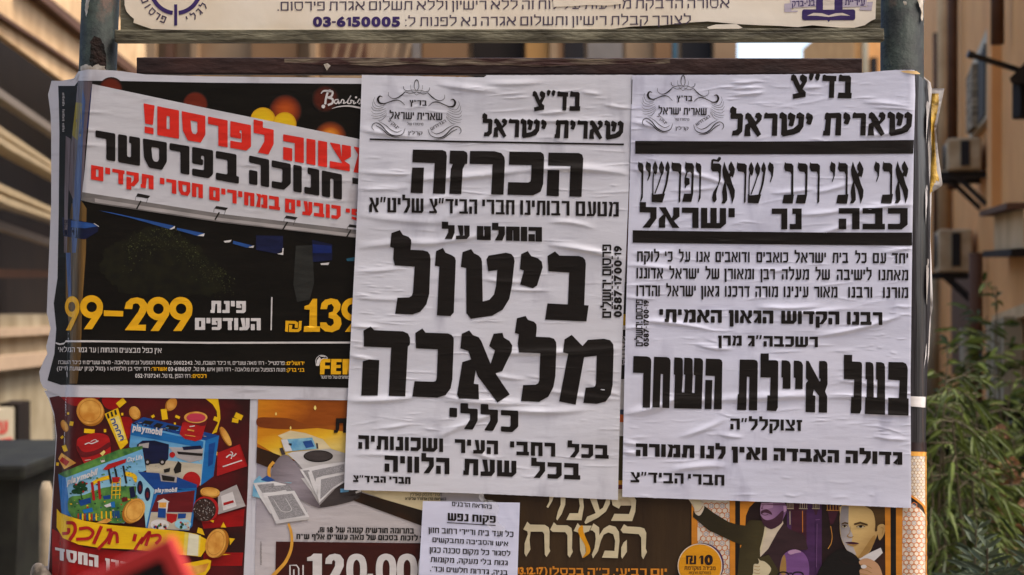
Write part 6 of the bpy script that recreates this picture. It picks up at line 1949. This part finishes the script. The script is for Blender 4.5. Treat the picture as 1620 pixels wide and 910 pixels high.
for t, a, b, t0, b0, t1, b1 in (("כל ועד בית ודיירי רחוב חזון", 170, 985, 452, 503, 494, 545), ("איש והסביבה מתבקשים", 208, 935, 548, 592, 590, 632), ("לסגור כל מקום סכנה כגון", 180, 955, 640, 692, 682, 728), ("גגות בלי מעקה, מקומות", 190, 930, 735, 782, 772, 818), ("בניה, גדרות חלשים וכד'.", 185, 928, 826, 872, 866, 912)):
    ik = Ink(sfN, 3, 20, .0005)
    line(ik, t, M_INK, n5(a), n5(b), m5(t0), m5(b0), m5(t1), m5(b1), s=.2, b=.17, gap=.13)
    ik.build("line_lettering", note)
m = mat("clear_tape", (.85, .83, .82, 1), .12, .6, alpha=.22, bump=.7, bscale=130)
ik = Ink(Surf(.0102, [], 3, wave=.0006), 4, 6, 0)
ik.p(smooth([(757, 786), (763, 779), (768, 790), (784, 793), (790, 805), (786, 822), (800, 836), (792, 845), (775, 838), (765, 815), (766, 800)], 3, True), m)
ik.build("clear_tape", note)

# ------------------------------------------------------------------ the street: ground, pavement, buildings
M_ASPH = mat("asphalt", (.055, .053, .05, 1), .85, .3, var=.35, scale=6, bump=.3, bscale=80)
M_PAVE = mat("pavement_slab", (.36, .32, .27, 1), .8, .3, var=.25, scale=3, bump=.2, bscale=40)
M_KERB = mat("kerb_stone", (.34, .32, .29, 1), .8, .3, var=.2, scale=5)


def slab(name, x0, y0, x1, y1, z0, z1, m):
    mb = MB()
    mb.box(((x0 + x1) / 2, (y0 + y1) / 2, (z0 + z1) / 2), x1 - x0, y1 - y0, z1 - z0)
    o = mb.build(name, m)
    o["kind"] = "structure"
    return o


gm = link_mesh("ground", [(-150, -150, 0), (150, -150, 0), (150, 150, 0), (-150, 150, 0)], [(0, 1, 2, 3)], M_ASPH)
gm["kind"] = "structure"
slab("pavement", -14, -1.6, 14, 3.0, -.05, .008, M_PAVE)
slab("kerb", -14, -1.75, 14, -1.602, -.05, .11, M_KERB)

M_STONE = mat("cream_render", lin(208, 174, 130), .8, .2, col2=lin(178, 144, 102), scale=2.5, lo=.3, hi=.65)
M_TANW = mat("tan_stone", lin(222, 160, 96), .8, .2, col2=lin(206, 144, 84), scale=1.6, lo=.35, hi=.65)
M_DKW = mat("dark_shop_interior", lin(32, 22, 13), .8, .2, var=.3, scale=2)
M_BRN = mat("brown_trim", lin(92, 62, 42), .7, .2, var=.2, scale=6)
M_ALU = mat("cream_shutter_metal", lin(164, 144, 110), .45, .5, var=.15, scale=4)
M_SILV = mat("grey_awning_bar", lin(118, 106, 92), .5, .5, var=.15, scale=4)
M_BLKM = mat("black_metal", lin(26, 24, 24), .5, .4)
M_GLASS = mat("dark_window_glass", lin(36, 32, 30), .6, .15)
M_PALE = mat("pale_shopfront", lin(170, 156, 128), .7, .3, col2=lin(140, 126, 98), scale=2, lo=.35, hi=.65)
M_PINK = mat("pinkish_board", lin(178, 152, 124), .7, .3, var=.1, scale=3)
M_WSIGN = mat("white_sign_board", lin(176, 164, 138), .6, .3, var=.05, scale=3)
M_REDS = mat("red_sign_letter", lin(184, 56, 46), .6, .3)


def LW(px, py, out=0.0):
    k = (CX - px) * S / D
    y = (2.5 - k * D) / (k - .16)
    p = at(px, py, y)
    return p + Vector((out, -.16 * out, 0)) * .987


def RW(px, py, out=0.0):
    k = (px - CX) * S / D
    y = (1.5 - k * D) / (k - .253)
    p = at(px, py, y)
    return p + Vector((-out, .253 * out, 0)) * .97


def prism(mb, front, back, mi=0):
    n = len(front)
    v = list(front) + list(back)
    f = [tuple(range(n)), tuple(range(2 * n - 1, n - 1, -1))]
    for i in range(n):
        j = (i + 1) % n
        f.append((i, i + n, j + n, j)[::-1])
    mb.add(v, f, mi)


def on_wall(fn, pts, o0, o1, name, m, parent):
    """solid piece on a facade: outline in photograph pixels, from o0 to o1 metres off the wall"""
    mb = MB()
    prism(mb, [fn(a, b, o1) for a, b in pts], [fn(a, b, o0) for a, b in pts])
    o = mb.build(name, m, parent)
    bm = bmesh.new(); bm.from_mesh(o.data); bmesh.ops.recalc_face_normals(bm, faces=bm.faces); bm.to_mesh(o.data); bm.free()
    return o


shop = thing("shop_building", "cream building with a dark shop front under sloping awning bars, beyond the green post", "building", (-4.2, 9, 0))
wl = lambda y, z, o=0: Vector((-(2.5 + .16 * y) + o, y, z))
mb = MB()
prism(mb, [wl(4.5, 0, -.9), wl(20, 0, -.9), wl(20, 5.2, -.9), wl(4.5, 5.2, -.9)], [wl(4.5, 0, -5), wl(20, 0, -5), wl(20, 5.2, -5), wl(4.5, 5.2, -5)])
mb.build("wall", M_DKW, shop)
on_wall(LW, [(-40, 26), (0, 55), (60, 99), (130, 150), (230, 224), (230, 60), (-40, -150)], -.06, 0, "fascia", M_STONE, shop)
on_wall(LW, [(-40, 0), (0, 27), (60, 66), (130, 112), (230, 178), (230, 184), (130, 117), (60, 71), (0, 33), (-40, 6)], .0, .05, "cornice", M_BRN, shop)
on_wall(LW, [(20, -30), (60, -4), (130, 50), (230, 126), (230, 142), (130, 66), (60, 10), (20, -20)], .0, .10, "cornice", M_BRN, shop)
on_wall(LW, [(-40, 112), (0, 140), (80, 196), (140, 238), (140, 250), (80, 208), (0, 153), (-40, 126)], -.10, .0, "awning_bar", M_SILV, shop)
for y0, n in ((204, 0), (293, 1)):
    q = 1 if n == 0 else .68
    for dy, h, o in ((0, 11, .03), (11, 9, -.05), (20, 11, .06)):
        on_wall(LW, [(-40, y0 + dy - 27 * q), (0, y0 + dy), (80, y0 + dy * .66 + 54 * q), (140, y0 + dy * .45 + 94 * q), (140, y0 + (dy + h) * .45 + 94 * q), (80, y0 + (dy + h) * .66 + 54 * q), (0, y0 + dy + h), (-40, y0 + dy + h - 27 * q)], -.10, o, "shutter_case", M_ALU, shop)
on_wall(LW, [(-40, 325), (0, 342), (80, 372), (140, 394), (140, 402), (80, 382), (0, 354), (-40, 339)], -.2, -.10, "awning_bar", M_SILV, shop)
on_wall(LW, [(-40, 421), (0, 424), (140, 428), (140, 439), (0, 440), (-40, 440)], -.5, -.3, "lintel", M_BRN, shop)
on_wall(LW, [(-40, 497), (0, 499), (140, 497), (140, 700), (0, 770), (-40, 790)], -.8, -.4, "shop_front", M_PALE, shop)
on_wall(LW, [(-40, 523), (0, 522), (140, 516), (140, 528), (0, 537), (-40, 539)], -.4, -.3, "counter_board", M_PINK, shop)
on_wall(LW, [(-40, 572), (0, 569), (140, 556), (140, 575), (0, 594), (-40, 600)], -.4, -.28, "counter_board", M_PINK, shop)
on_wall(LW, [(36, 500), (52, 499), (52, 640), (36, 646)], -.4, -.3, "mullion", M_BRN, shop)
on_wall(LW, [(66, 640), (84, 634), (84, 780), (66, 790)], -.4, -.22, "door", M_DKW, shop)
sg = on_wall(LW, [(-40, 662), (0, 655), (64, 645), (64, 700), (0, 722), (-40, 735)], -.4, -.24, "sign_panel", M_WSIGN, shop)
mb = MB()
ps, w_ = run("עזר", .26, .2)
for outer, _h in ps:
    q = [(14 + a / w_ * 40, 690 - b * 20 - (a / w_) * 4) for a, b in outer]
    mb.add([LW(a, b, -.235) for a, b in q], [tuple(t) for t in tessellate_polygon([[Vector((a, b, 0)) for a, b in q]])])
mb.build("sign_lettering", M_REDS, shop)
on_wall(LW, [(0, 703), (60, 693), (60, 699), (0, 710)], -.24, -.235, "sign_lettering", M_REDS, shop)

# far house closing the street
far = thing("house", "beige apartment house with balconies glimpsed through the slot above the posters", "building", (-6, 26, 0))
Y0 = 24.0


def face_box(px0, px1, py0, py1, y0, y1, name, m, parent):
    a, b = at(px0, py1, y0), at(px1, py0, y0)
    mb = MB()
    mb.box(((a.x + b.x) / 2, (y0 + y1) / 2, (a.z + b.z) / 2), b.x - a.x, y1 - y0, b.z - a.z)
    return mb.build(name, m, parent)


zz = lambda h: CY - (h - ZC) / (S * (D + Y0) / D)
M_DULL = mat("dull_beige_render", lin(158, 128, 94), .85, .2, col2=lin(126, 98, 70), scale=.8, lo=.3, hi=.7)
M_DULL2 = mat("dull_tan_render", lin(128, 94, 62), .85, .2, var=.2, scale=1)
face_box(-300, 1166, zz(7.6), zz(0), Y0, Y0 + 8, "wall", M_DULL, far)
for i, (x0, x1, m, d) in enumerate(((222, 246, M_DULL, .3), (262, 275, M_BRN, .2), (302, 312, M_DULL, .25), (398, 470, M_DULL2, .25), (490, 500, M_DULL, .4), (652, 665, M_SILV, .3), (668, 740, M_DULL2, .2), (748, 828, M_DKW, .15), (832, 868, mat("ochre_render", lin(170, 122, 66), .8, .2, var=.1, scale=2), .3), (870, 882, M_DULL, .4), (1036, 1062, M_DULL2, .2), (1130, 1166, M_DULL, .3))):
    face_box(x0, x1, zz(7.4), zz(.05), Y0 - d, Y0 + .02, "pilaster", m, far)
for i, (x0, x1, m) in enumerate(((515, 580, M_BRN), (892, 925, M_GLASS), (930, 985, M_SILV), (990, 1034, M_DULL), (1064, 1072, mat("blue_shutter", lin(60, 92, 104), .6, .3)), (1078, 1126, M_GLASS))):
    face_box(x0, x1, 20, 130, Y0 - .06, Y0 + .02, "window", m, far)
for i in range(7):
    xx = 520 + i * 19
    mb = MB()
    mb.beam(at(xx, 128, Y0 - .5), at(xx + 16, 60, Y0 - .5), .05, .06)
    mb.build("balcony_rail", M_DULL, far)
face_box(510, 650, 118, 132, Y0 - .7, Y0, "balcony_slab", M_DULL, far)

far2 = thing("house", "tan house corner at the end of the street, seen beside the bright patch of sky", "building", (9.5, 46, 0))
zz2 = lambda h: CY - (h - ZC) / (S * (D + 42) / D)
face_box(1352, 1480, zz2(10.6), zz2(0), 42, 50, "wall", M_TANW, far2)
face_box(1366, 1374, zz2(10.5), zz2(.05), 41.8, 42.02, "drain_pipe", M_PALE, far2)
face_box(1378, 1388, zz2(9), zz2(6), 41.9, 42.02, "window", M_GLASS, far2)

right = thing("stone_building", "tan stone building with pipes and a shuttered window, behind the air conditioners", "building", (5, 12, 0))
wr_ = lambda y, z, o=0: Vector((1.5 + .253 * y - o, y, z))
mb = MB()
prism(mb, [wr_(4, 0), wr_(24, 0), wr_(24, 6.6), wr_(4, 6.6)], [wr_(4, 0, -6), wr_(24, 0, -6), wr_(24, 6.6, -6), wr_(4, 6.6, -6)])
o = mb.build("wall", M_TANW, right)
bm = bmesh.new(); bm.from_mesh(o.data); bmesh.ops.recalc_face_normals(bm, faces=bm.faces); bm.to_mesh(o.data); bm.free()
wf = on_wall(RW, [(1543, 112), (1577, 36), (1575, 184), (1543, 222)], .0, .05, "window", M_ALU, right)
on_wall(RW, [(1547, 124), (1558, 100), (1558, 200), (1547, 212)], .052, .09, "shutter", mat("grey_louvre_shutter", lin(160, 142, 116), .8, .1, col2=lin(98, 84, 66), scale=30, stretch=(.1, .1, 3), lo=.45, hi=.55), wf)
on_wall(RW, [(1560, 94), (1572, 68), (1571, 182), (1560, 197)], .052, .06, "pane", M_GLASS, wf)


def pipe(px, py0, py1, rad, m, out=.08, name="drain_pipe"):
    mb = MB()
    p0 = RW(px, py0, out)
    p1 = Vector((p0.x, p0.y, ZC + (CY - py1) * S * (D + p0.y) / D))
    mb.tube([p0, p1], rad, 12)
    return mb.build(name, m, right, True)


pipe(1507, -200, 420, .075, M_STONE); pipe(1521, -200, 300, .05, M_BRN); pipe(1494, 52, 430, .05, M_BRN); pipe(1600, -100, 70, .04, M_BRN)
pipe(1490, 440, 640, .10, M_PALE, .12); pipe(1562, 400, 640, .05, M_BRN); pipe(1545, 520, 700, .05, M_PALE)
on_wall(RW, [(1576, 40), (1584, 20), (1584, 330), (1576, 330)], 0, .06, "pilaster", M_TANW, right)
on_wall(RW, [(1508, 440), (1540, 436), (1540, 600), (1508, 590)], .0, .02, "doorway_recess", M_BRN, right)
for i in range(4):
    on_wall(RW, [(1592 + i * 9, 512 - i * 3), (1597 + i * 9, 510 - i * 3), (1597 + i * 9, 640), (1592 + i * 9, 636)], .02, .12, "baluster", M_PALE, right)
on_wall(RW, [(1585, 500), (1640, 480), (1640, 500), (1585, 515)], .0, .06, "ledge", M_STONE, right)
# cream boxed balcony with dark ledges
bal = on_wall(RW, [(1597, 341), (1650, 330), (1650, 392), (1597, 396)], .0, .09, "balcony", M_STONE, right)
on_wall(RW, [(1595, 334), (1650, 320), (1650, 330), (1595, 342)], .0, .17, "balcony_roof", M_BRN, right)
on_wall(RW, [(1595, 397), (1650, 394), (1650, 405), (1595, 407)], .0, .15, "balcony_slab", M_DKW, right)

M_ACW = mat("air_conditioner_casing", lin(204, 182, 146), .6, .3, col2=lin(168, 142, 104), scale=5, lo=.35, hi=.7)


def ac_unit(label, px, py0, py1, depth, length):
    base = RW(px, py1, .0)
    k = (D + base.y) / D
    zt = ZC + (CY - py0) * S * k
    t = thing("air_conditioner", label, "air conditioner", (base.x, base.y, base.z), "outdoor units of air conditioners")
    ax_along = Vector((.253, 1, 0)).normalized()
    ax_out = Vector((-1, .253, 0)).normalized()
    up = Vector((0, 0, 1))
    h = zt - base.z
    mb = MB()
    c = base + ax_out * (.04 + depth / 2) + ax_along * length / 2 + up * h / 2
    mb.box(c, depth, length, h, (ax_out, ax_along, up), 0, .02)
    mb.build("casing", M_ACW, t)
    mb = MB()
    c2 = base + ax_out * (.04 + depth * .48) - ax_along * .006 + up * h * .52
    mb.box(c2, depth * .26, .014, h * .78, (ax_out, ax_along, up))
    mb.build("side_grille", M_BLKM, t)
    mb = MB()
    fan = base + ax_out * (.046 + depth) + ax_along * length * .4 + up * h * .5
    prism(mb, [fan + ax_out * .012 + ax_along * math.cos(a) * h * .4 + up * math.sin(a) * h * .4 for a in np.linspace(0, 6.283, 24, endpoint=False)], [fan - ax_out * .01 + ax_along * math.cos(a) * h * .4 + up * math.sin(a) * h * .4 for a in np.linspace(0, 6.283, 24, endpoint=False)])
    mb.build("fan_grille", M_BLKM, t)
    for s_ in (.12, .88):
        mb = MB()
        p = base + ax_along * length * s_ - up * .03
        mb.beam(p, p + ax_out * (depth + .10), .05, .05)
        mb.beam(p - up * .22, p + ax_out * (depth * .9), .035, .035)
        mb.build("bracket", M_BLKM, t)
    return t


ac_unit("cream air conditioner below the shuttered window, the upper of two", 1562, 217, 268, .24, .8)
ac_unit("cream air conditioner on a dark bracket, lower than the other unit", 1547, 362, 430, .26, .8)
lamp = thing("wall_lamp", "black wall lamp on a long thin arm beside the shuttered window", "lamp", tuple(at(1612, 150, 5.1)))
mb = MB(); mb.beam(at(1533, 86, 5.0), at(1612, 111, 5.1), .02, .026); mb.tube([at(1531, 85, 5.0), at(1540, 88, 5.0)], .02, 10)
mb.build("arm", M_BLKM, lamp)
mb = MB()
prism(mb, [at(1597, 124, 5.0), at(1640, 80, 5.0), at(1640, 132, 5.0), at(1600, 132, 5.0)], [at(1597, 124, 5.3), at(1640, 80, 5.3), at(1640, 132, 5.3), at(1600, 132, 5.3)])
mb.build("lamp_hood", M_BLKM, lamp)
mb = MB(); mb.box(at(1622, 158, 5.15), .10, .14, .20, None, 0, .01)
mb.build("lamp_housing", M_DKW, lamp)

opp = thing("house", "long plain unseen house across the street, added to shade the notice board", "building", (0, -9, 0))
mb = MB(); mb.box((0, -12, 7), 44, 6, 14)  # unseen block added behind the camera, cuts frontal sky and reflections on the board
mb.build("wall", mat("grey_brown_stone", lin(150, 128, 106), .85, .2, var=.2, scale=1), opp)
mb = MB()
for i in range(9):
    mb = MB(); mb.box((-18 + i * 4.5, -8.97, 4.6), 1.5, .08, 1.6); mb.build("window", M_GLASS, opp)

# ------------------------------------------------------------------ street furniture near the board
bin_ = thing("waste_container", "dark grey green waste container with a flat lid, standing beside the shop front", "waste container", tuple(Vector((at(15, 900, 2.6).x - .2, 3.0, 0))))
kx = at(62, 800, 2.6)
zt = at(0, 733, 2.6).z
M_BIN = mat("grey_green_plastic", lin(30, 30, 23), .75, .2, col2=lin(22, 21, 16), scale=9, lo=.4, hi=.6)
mb = MB()
x1_ = kx.x - .07; x0_ = x1_ - 1.0
prism(mb, [Vector((x0_ + .05, 2.62, .16)), Vector((x1_ - .05, 2.62, .16)), Vector((x1_, 2.60, zt - .06)), Vector((x0_, 2.60, zt - .06))], [Vector((x0_ + .05, 3.3, .16)), Vector((x1_ - .05, 3.3, .16)), Vector((x1_, 3.4, zt - .06)), Vector((x0_, 3.4, zt - .06))])
mb.build("body", M_BIN, bin_)
mb = MB(); mb.box(((x0_ + x1_) / 2, 3.0, zt - .03), 1.06, .88, .055, None, 0, .015); mb.build("lid", M_BIN, bin_)
for a in (x0_ + .15, x1_ - .15):
    for b in (2.75, 3.2):
        mb = MB(); mb.tube([(a - .03, b, .08), (a + .03, b, .08)], .08, 16); mb.build("wheel", M_BLKM, bin_)
mb = MB(); mb.beam((x0_ + .2, 2.585, zt - .16), (x1_ - .2, 2.585, zt - .16), .02, .03); mb.build("handle", M_BLKM, bin_)
pp = at(73, 762, 2.2)
pst = thing("bollard", "pale concrete bollard beside the dark waste container", "bollard", (pp.x, pp.y, 0))
mb = MB(); mb.tube([(pp.x, pp.y, 0), (pp.x, pp.y, pp.z - .03), (pp.x, pp.y, pp.z)], [.026, .022, .012], 16); mb.build("shaft", mat("dusty_concrete", lin(140, 126, 104), .9, .1, var=.25, scale=20), pst, True)
mb = MB(); mb.tube([(pp.x, pp.y, 0.008), (pp.x, pp.y, .06)], [.08, .07], 16); mb.build("base", M_KERB, pst, True)
# crumpled glue-stiff paper at the foot of the toy poster's edge
cr = thing("crumpled_paper", "crumpled lump of glued paper at the edge of the red toy poster", "torn poster", tuple(at(60, 905, .02)))
bm = bmesh.new()
bmesh.ops.create_icosphere(bm, subdivisions=4, radius=1)
rr2 = random.Random(8)
cs = [(Vector((rr2.gauss(0, 1), rr2.gauss(0, 1), rr2.gauss(0, 1))).normalized(), rr2.uniform(-.22, .22)) for _ in range(40)]
for v in bm.verts:
    n = v.co.normalized()
    d = 1 + sum(a * max(0, n.dot(c)) ** 9 for c, a in cs)
    v.co = Vector((n.x * .028 * d, n.y * .016 * d, n.z * .045 * d))
mb = MB(); q0 = at(64, 925, .026); mb.bm(bm, lambda p: q0 + p); mb.build("paper", mat("dirty_paper", lin(150, 136, 120), .7, .2, col2=lin(80, 72, 62), scale=60), cr)

# red rimmed placard close to the viewer
YS = -1.74
pl = thing("placard", "tilted dark placard with a red rim, out of focus in front of the toy poster", "sign", tuple(Vector((at(215, 900, YS).x, YS, 0))))
A = R(25)
kS = S * (D + YS) / D
corner = at(271, 849, YS)
ux = Vector((-math.cos(A), 0, -math.sin(A)))
uz = Vector((math.sin(A), 0, -math.cos(A)))
Wd, Hd, rim = 230 * kS, 250 * kS, 24 * kS
pt = lambda a, b, dy=0: corner + ux * a + uz * b + Vector((0, dy, 0))
M_RIM = mat("red_placard_rim", lin(190, 52, 50), .6, .3, var=.15, scale=14)
M_PANL = mat("dark_placard_panel", lin(62, 56, 56), .6, .3, var=.2, scale=14)
mb = MB()
prism(mb, [pt(rim, rim, -.002), pt(Wd - rim, rim, -.002), pt(Wd - rim, Hd - rim, -.002), pt(rim, Hd - rim, -.002)], [pt(rim, rim, .004), pt(Wd - rim, rim, .004), pt(Wd - rim, Hd - rim, .004), pt(rim, Hd - rim, .004)])
mb.build("panel", M_PANL, pl)
mb = MB()
for (a0, b0, a1, b1) in ((0, 0, Wd, rim), (0, Hd - rim, Wd, Hd), (0, rim, rim, Hd - rim), (Wd - rim, rim, Wd, Hd - rim)):
    prism(mb, [pt(a0, b0, -.006), pt(a1, b0, -.006), pt(a1, b1, -.006), pt(a0, b1, -.006)], [pt(a0, b0, .006), pt(a1, b0, .006), pt(a1, b1, .006), pt(a0, b1, .006)])
mb.build("rim", M_RIM, pl)
mb = MB()
cb = pt(Wd / 2, Hd * .6, .018)
mb.tube([(cb.x, cb.y, 0), (cb.x, cb.y, cb.z)], .011, 12)
mb.build("pole", M_SILV, pl, True)

# ------------------------------------------------------------------ plants


def leaf_mat(name, c0, c1, rough=.5):
    m = bpy.data.materials.new(name)
    m.use_nodes = True
    nt = m.node_tree
    b = nt.nodes["Principled BSDF"]
    b.inputs["Roughness"].default_value = rough
    b.inputs["Specular IOR Level"].default_value = .18
    g = nt.nodes.new("ShaderNodeNewGeometry")
    r = nt.nodes.new("ShaderNodeValToRGB")
    r.color_ramp.elements[0].color = c0
    r.color_ramp.elements[1].color = c1
    nt.links.new(g.outputs["Random Per Island"], r.inputs[0])
    nt.links.new(r.outputs[0], b.inputs["Base Color"])
    tr = nt.nodes.new("ShaderNodeBsdfTranslucent")
    nt.links.new(r.outputs[0], tr.inputs["Color"])
    mx = nt.nodes.new("ShaderNodeMixShader"); mx.inputs[0].default_value = .25
    nt.links.new(b.outputs[0], mx.inputs[1]); nt.links.new(tr.outputs[0], mx.inputs[2])
    nt.links.new(mx.outputs[0], nt.nodes["Material Output"].inputs["Surface"])
    return m


def add_leaf(mb, p, d, ln, w, droop, r):
    d = Vector(d).normalized()
    side = d.cross(Vector((r.uniform(-.5, .5), -1, r.uniform(-.3, .6)))).normalized()
    q1 = p + d * ln * .33 + Vector((0, 0, -droop * ln * .10))
    q2 = p + d * ln * .70 + Vector((0, 0, -droop * ln * .32))
    q3 = p + d * ln + Vector((0, 0, -droop * ln * .62))
    up = side.cross(d) * w * .25
    mb.add([p, q1 + side * w / 2 + up, q1, q1 - side * w / 2 + up, q2 + side * w * .42 + up, q2, q2 - side * w * .42 + up, q3], [(0, 2, 1), (0, 3, 2), (1, 2, 5, 4), (2, 3, 6, 5), (4, 5, 7), (5, 6, 7)])


LG = leaf_mat("olive_green_leaf", (.022, .032, .006, 1), (.105, .135, .024, 1))
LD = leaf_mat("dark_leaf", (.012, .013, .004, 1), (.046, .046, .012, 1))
LO = leaf_mat("grey_green_leaf", (.040, .052, .030, 1), (.085, .105, .064, 1), .6)
M_STEM = mat("plant_stem", (.09, .07, .04, 1), .8, .2, var=.3, scale=20)


def plant(name, label, cat, base, stems, lm, r, ln, w, per, droop, twig=0.0, group=None):
    """stems: lists of points; leaves (or leafy twigs) spread along the upper part of each"""
    t = thing(name, label, cat, base, group)
    sm, fm = MB(), MB()
    for st in stems:
        pts = [Vector(p) for p in smooth(st, 5)] if False else [Vector(p) for p in st]
        sm.tube(pts, [.010 * (1 - .75 * i / max(1, len(pts) - 1)) for i in range(len(pts))], 6)
        for i in range(per):
            u = (.25 + .75 * (i + r.random()) / per) * (len(pts) - 1)
            k = min(int(u), len(pts) - 2)
            p = pts[k].lerp(pts[k + 1], u - k)
            a = r.uniform(0, 6.283)
            ax = (pts[k + 1] - pts[k]).normalized()
            d = Vector((math.cos(a), math.sin(a) * .8, r.uniform(.1, .7))) + ax * .4
            if twig:
                d.normalize()
                tip = p + d * twig * r.uniform(.5, 1.1) + Vector((0, 0, -droop * twig * .5))
                sm.tube([p, p.lerp(tip, .5) + Vector((0, 0, twig * .08)), tip], [.003, .002, .001], 4)
                for j in range(7):
                    e = (j + 1) / 7
                    pp_ = p.lerp(tip, e) + Vector((0, 0, twig * .3 * e * (1 - e)))
                    dd = (tip - p).normalized() + Vector((r.gauss(0, .5), r.gauss(0, .5), r.gauss(0, .35)))
                    add_leaf(fm, pp_, dd, ln * r.uniform(.6, 1.2), w * r.uniform(.7, 1.2), droop, r)
            else:
                add_leaf(fm, p, d, ln * r.uniform(.65, 1.2), w * r.uniform(.8, 1.2), droop, r)
    sm.build("stem", M_STEM, t)
    fm.build("foliage", lm, t)
    return t


def rise(px, py, y, r, n=5, lean=.12):
    top = at(px, py, y)
    b = Vector((top.x + r.uniform(-lean, lean), top.y + r.uniform(-.1, .1), 0))
    return [b.lerp(top, i / (n - 1)) + Vector((math.sin(i * 1.3) * .02, 0, 0)) for i in range(n)]


rp_ = random.Random(12)
b0 = at(1530, 700, 2.4)
plant("shrub", "olive green shrub with drooping narrow leaves next to the patterned poster", "shrub", (b0.x, b0.y, 0), [rise(px, py, 2.4 + rp_.uniform(-.3, .4), rp_) for px, py in ((1488, 630), (1505, 590), (1530, 645), (1552, 610), (1500, 690), (1530, 720), (1478, 680), (1560, 680), (1515, 660), (1545, 750))], LG, rp_, .095, .0125, 26, 1.1, .26)
b0 = at(1585, 560, 4.0)
plant("shrub", "tall sparse shrub with small olive leaves in front of the balusters", "shrub", (b0.x, b0.y, 0), [rise(px, py, 4.0 + rp_.uniform(-.3, .5), rp_, 6) for px, py in ((1500, 545), (1528, 570), (1560, 500), (1580, 540), (1600, 590), (1625, 560), (1575, 455), (1490, 590))], LG, rp_, .10, .020, 18, .6, .28)
b0 = at(1560, 760, 5.2)
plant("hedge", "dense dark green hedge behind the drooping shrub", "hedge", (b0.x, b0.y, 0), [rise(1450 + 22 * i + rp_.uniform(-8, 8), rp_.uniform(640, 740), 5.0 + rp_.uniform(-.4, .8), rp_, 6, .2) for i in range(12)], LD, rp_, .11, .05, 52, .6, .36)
b0 = at(1550, 880, .95)


def whorls(px, py, r, tilt):
    """oleander stem with its leaves held up and out in close whorls near the tip"""
    top = at(px, py, .95 + r.uniform(-.1, .12))
    b = Vector((top.x - tilt, top.y, 0))
    return [b.lerp(top, i / 4) for i in range(5)]


ol = thing("oleander", "low oleander with long grey green leaves at the foot of the hedge", "plant", (b0.x, b0.y, 0))
sm, fm = MB(), MB()
for px, py, tilt in ((1544, 838, .04), (1562, 868, .02), (1525, 905, -.05), (1592, 905, .06), (1632, 850, .05), (1575, 930, 0)):
    st = whorls(px, py, rp_, tilt)
    sm.tube(st, [.006, .005, .0045, .004, .003], 6)
    ax = (st[-1] - st[-2]).normalized()
    for lvl in range(9):
        p = st[-1] - ax * (.020 * lvl)
        for k in range(3):
            a = 2.1 * k + lvl * 1.0 + rp_.uniform(-.2, .2)
            up_ = 1.15 - .10 * lvl
            d = Vector((math.cos(a), math.sin(a) * .9, up_ * rp_.uniform(.7, 1.1)))
            add_leaf(fm, p, d, (.055 + .008 * lvl) * rp_.uniform(.8, 1.15), .0125, .35, rp_)
sm.build("stem", M_STEM, ol)
fm.build("foliage", LO, ol)
b0 = at(1640, 720, 2.6)
plant("shrub", "shrub with reddish brown leaves at the edge of the dark hedge", "shrub", (b0.x, b0.y, 0), [rise(px, py, 2.6, rp_, 5) for px, py in ((1612, 690), (1630, 720), (1605, 740))], leaf_mat("reddish_leaf", (.10, .045, .02, 1), (.20, .10, .045, 1)), rp_, .07, .03, 14, .6, .12)
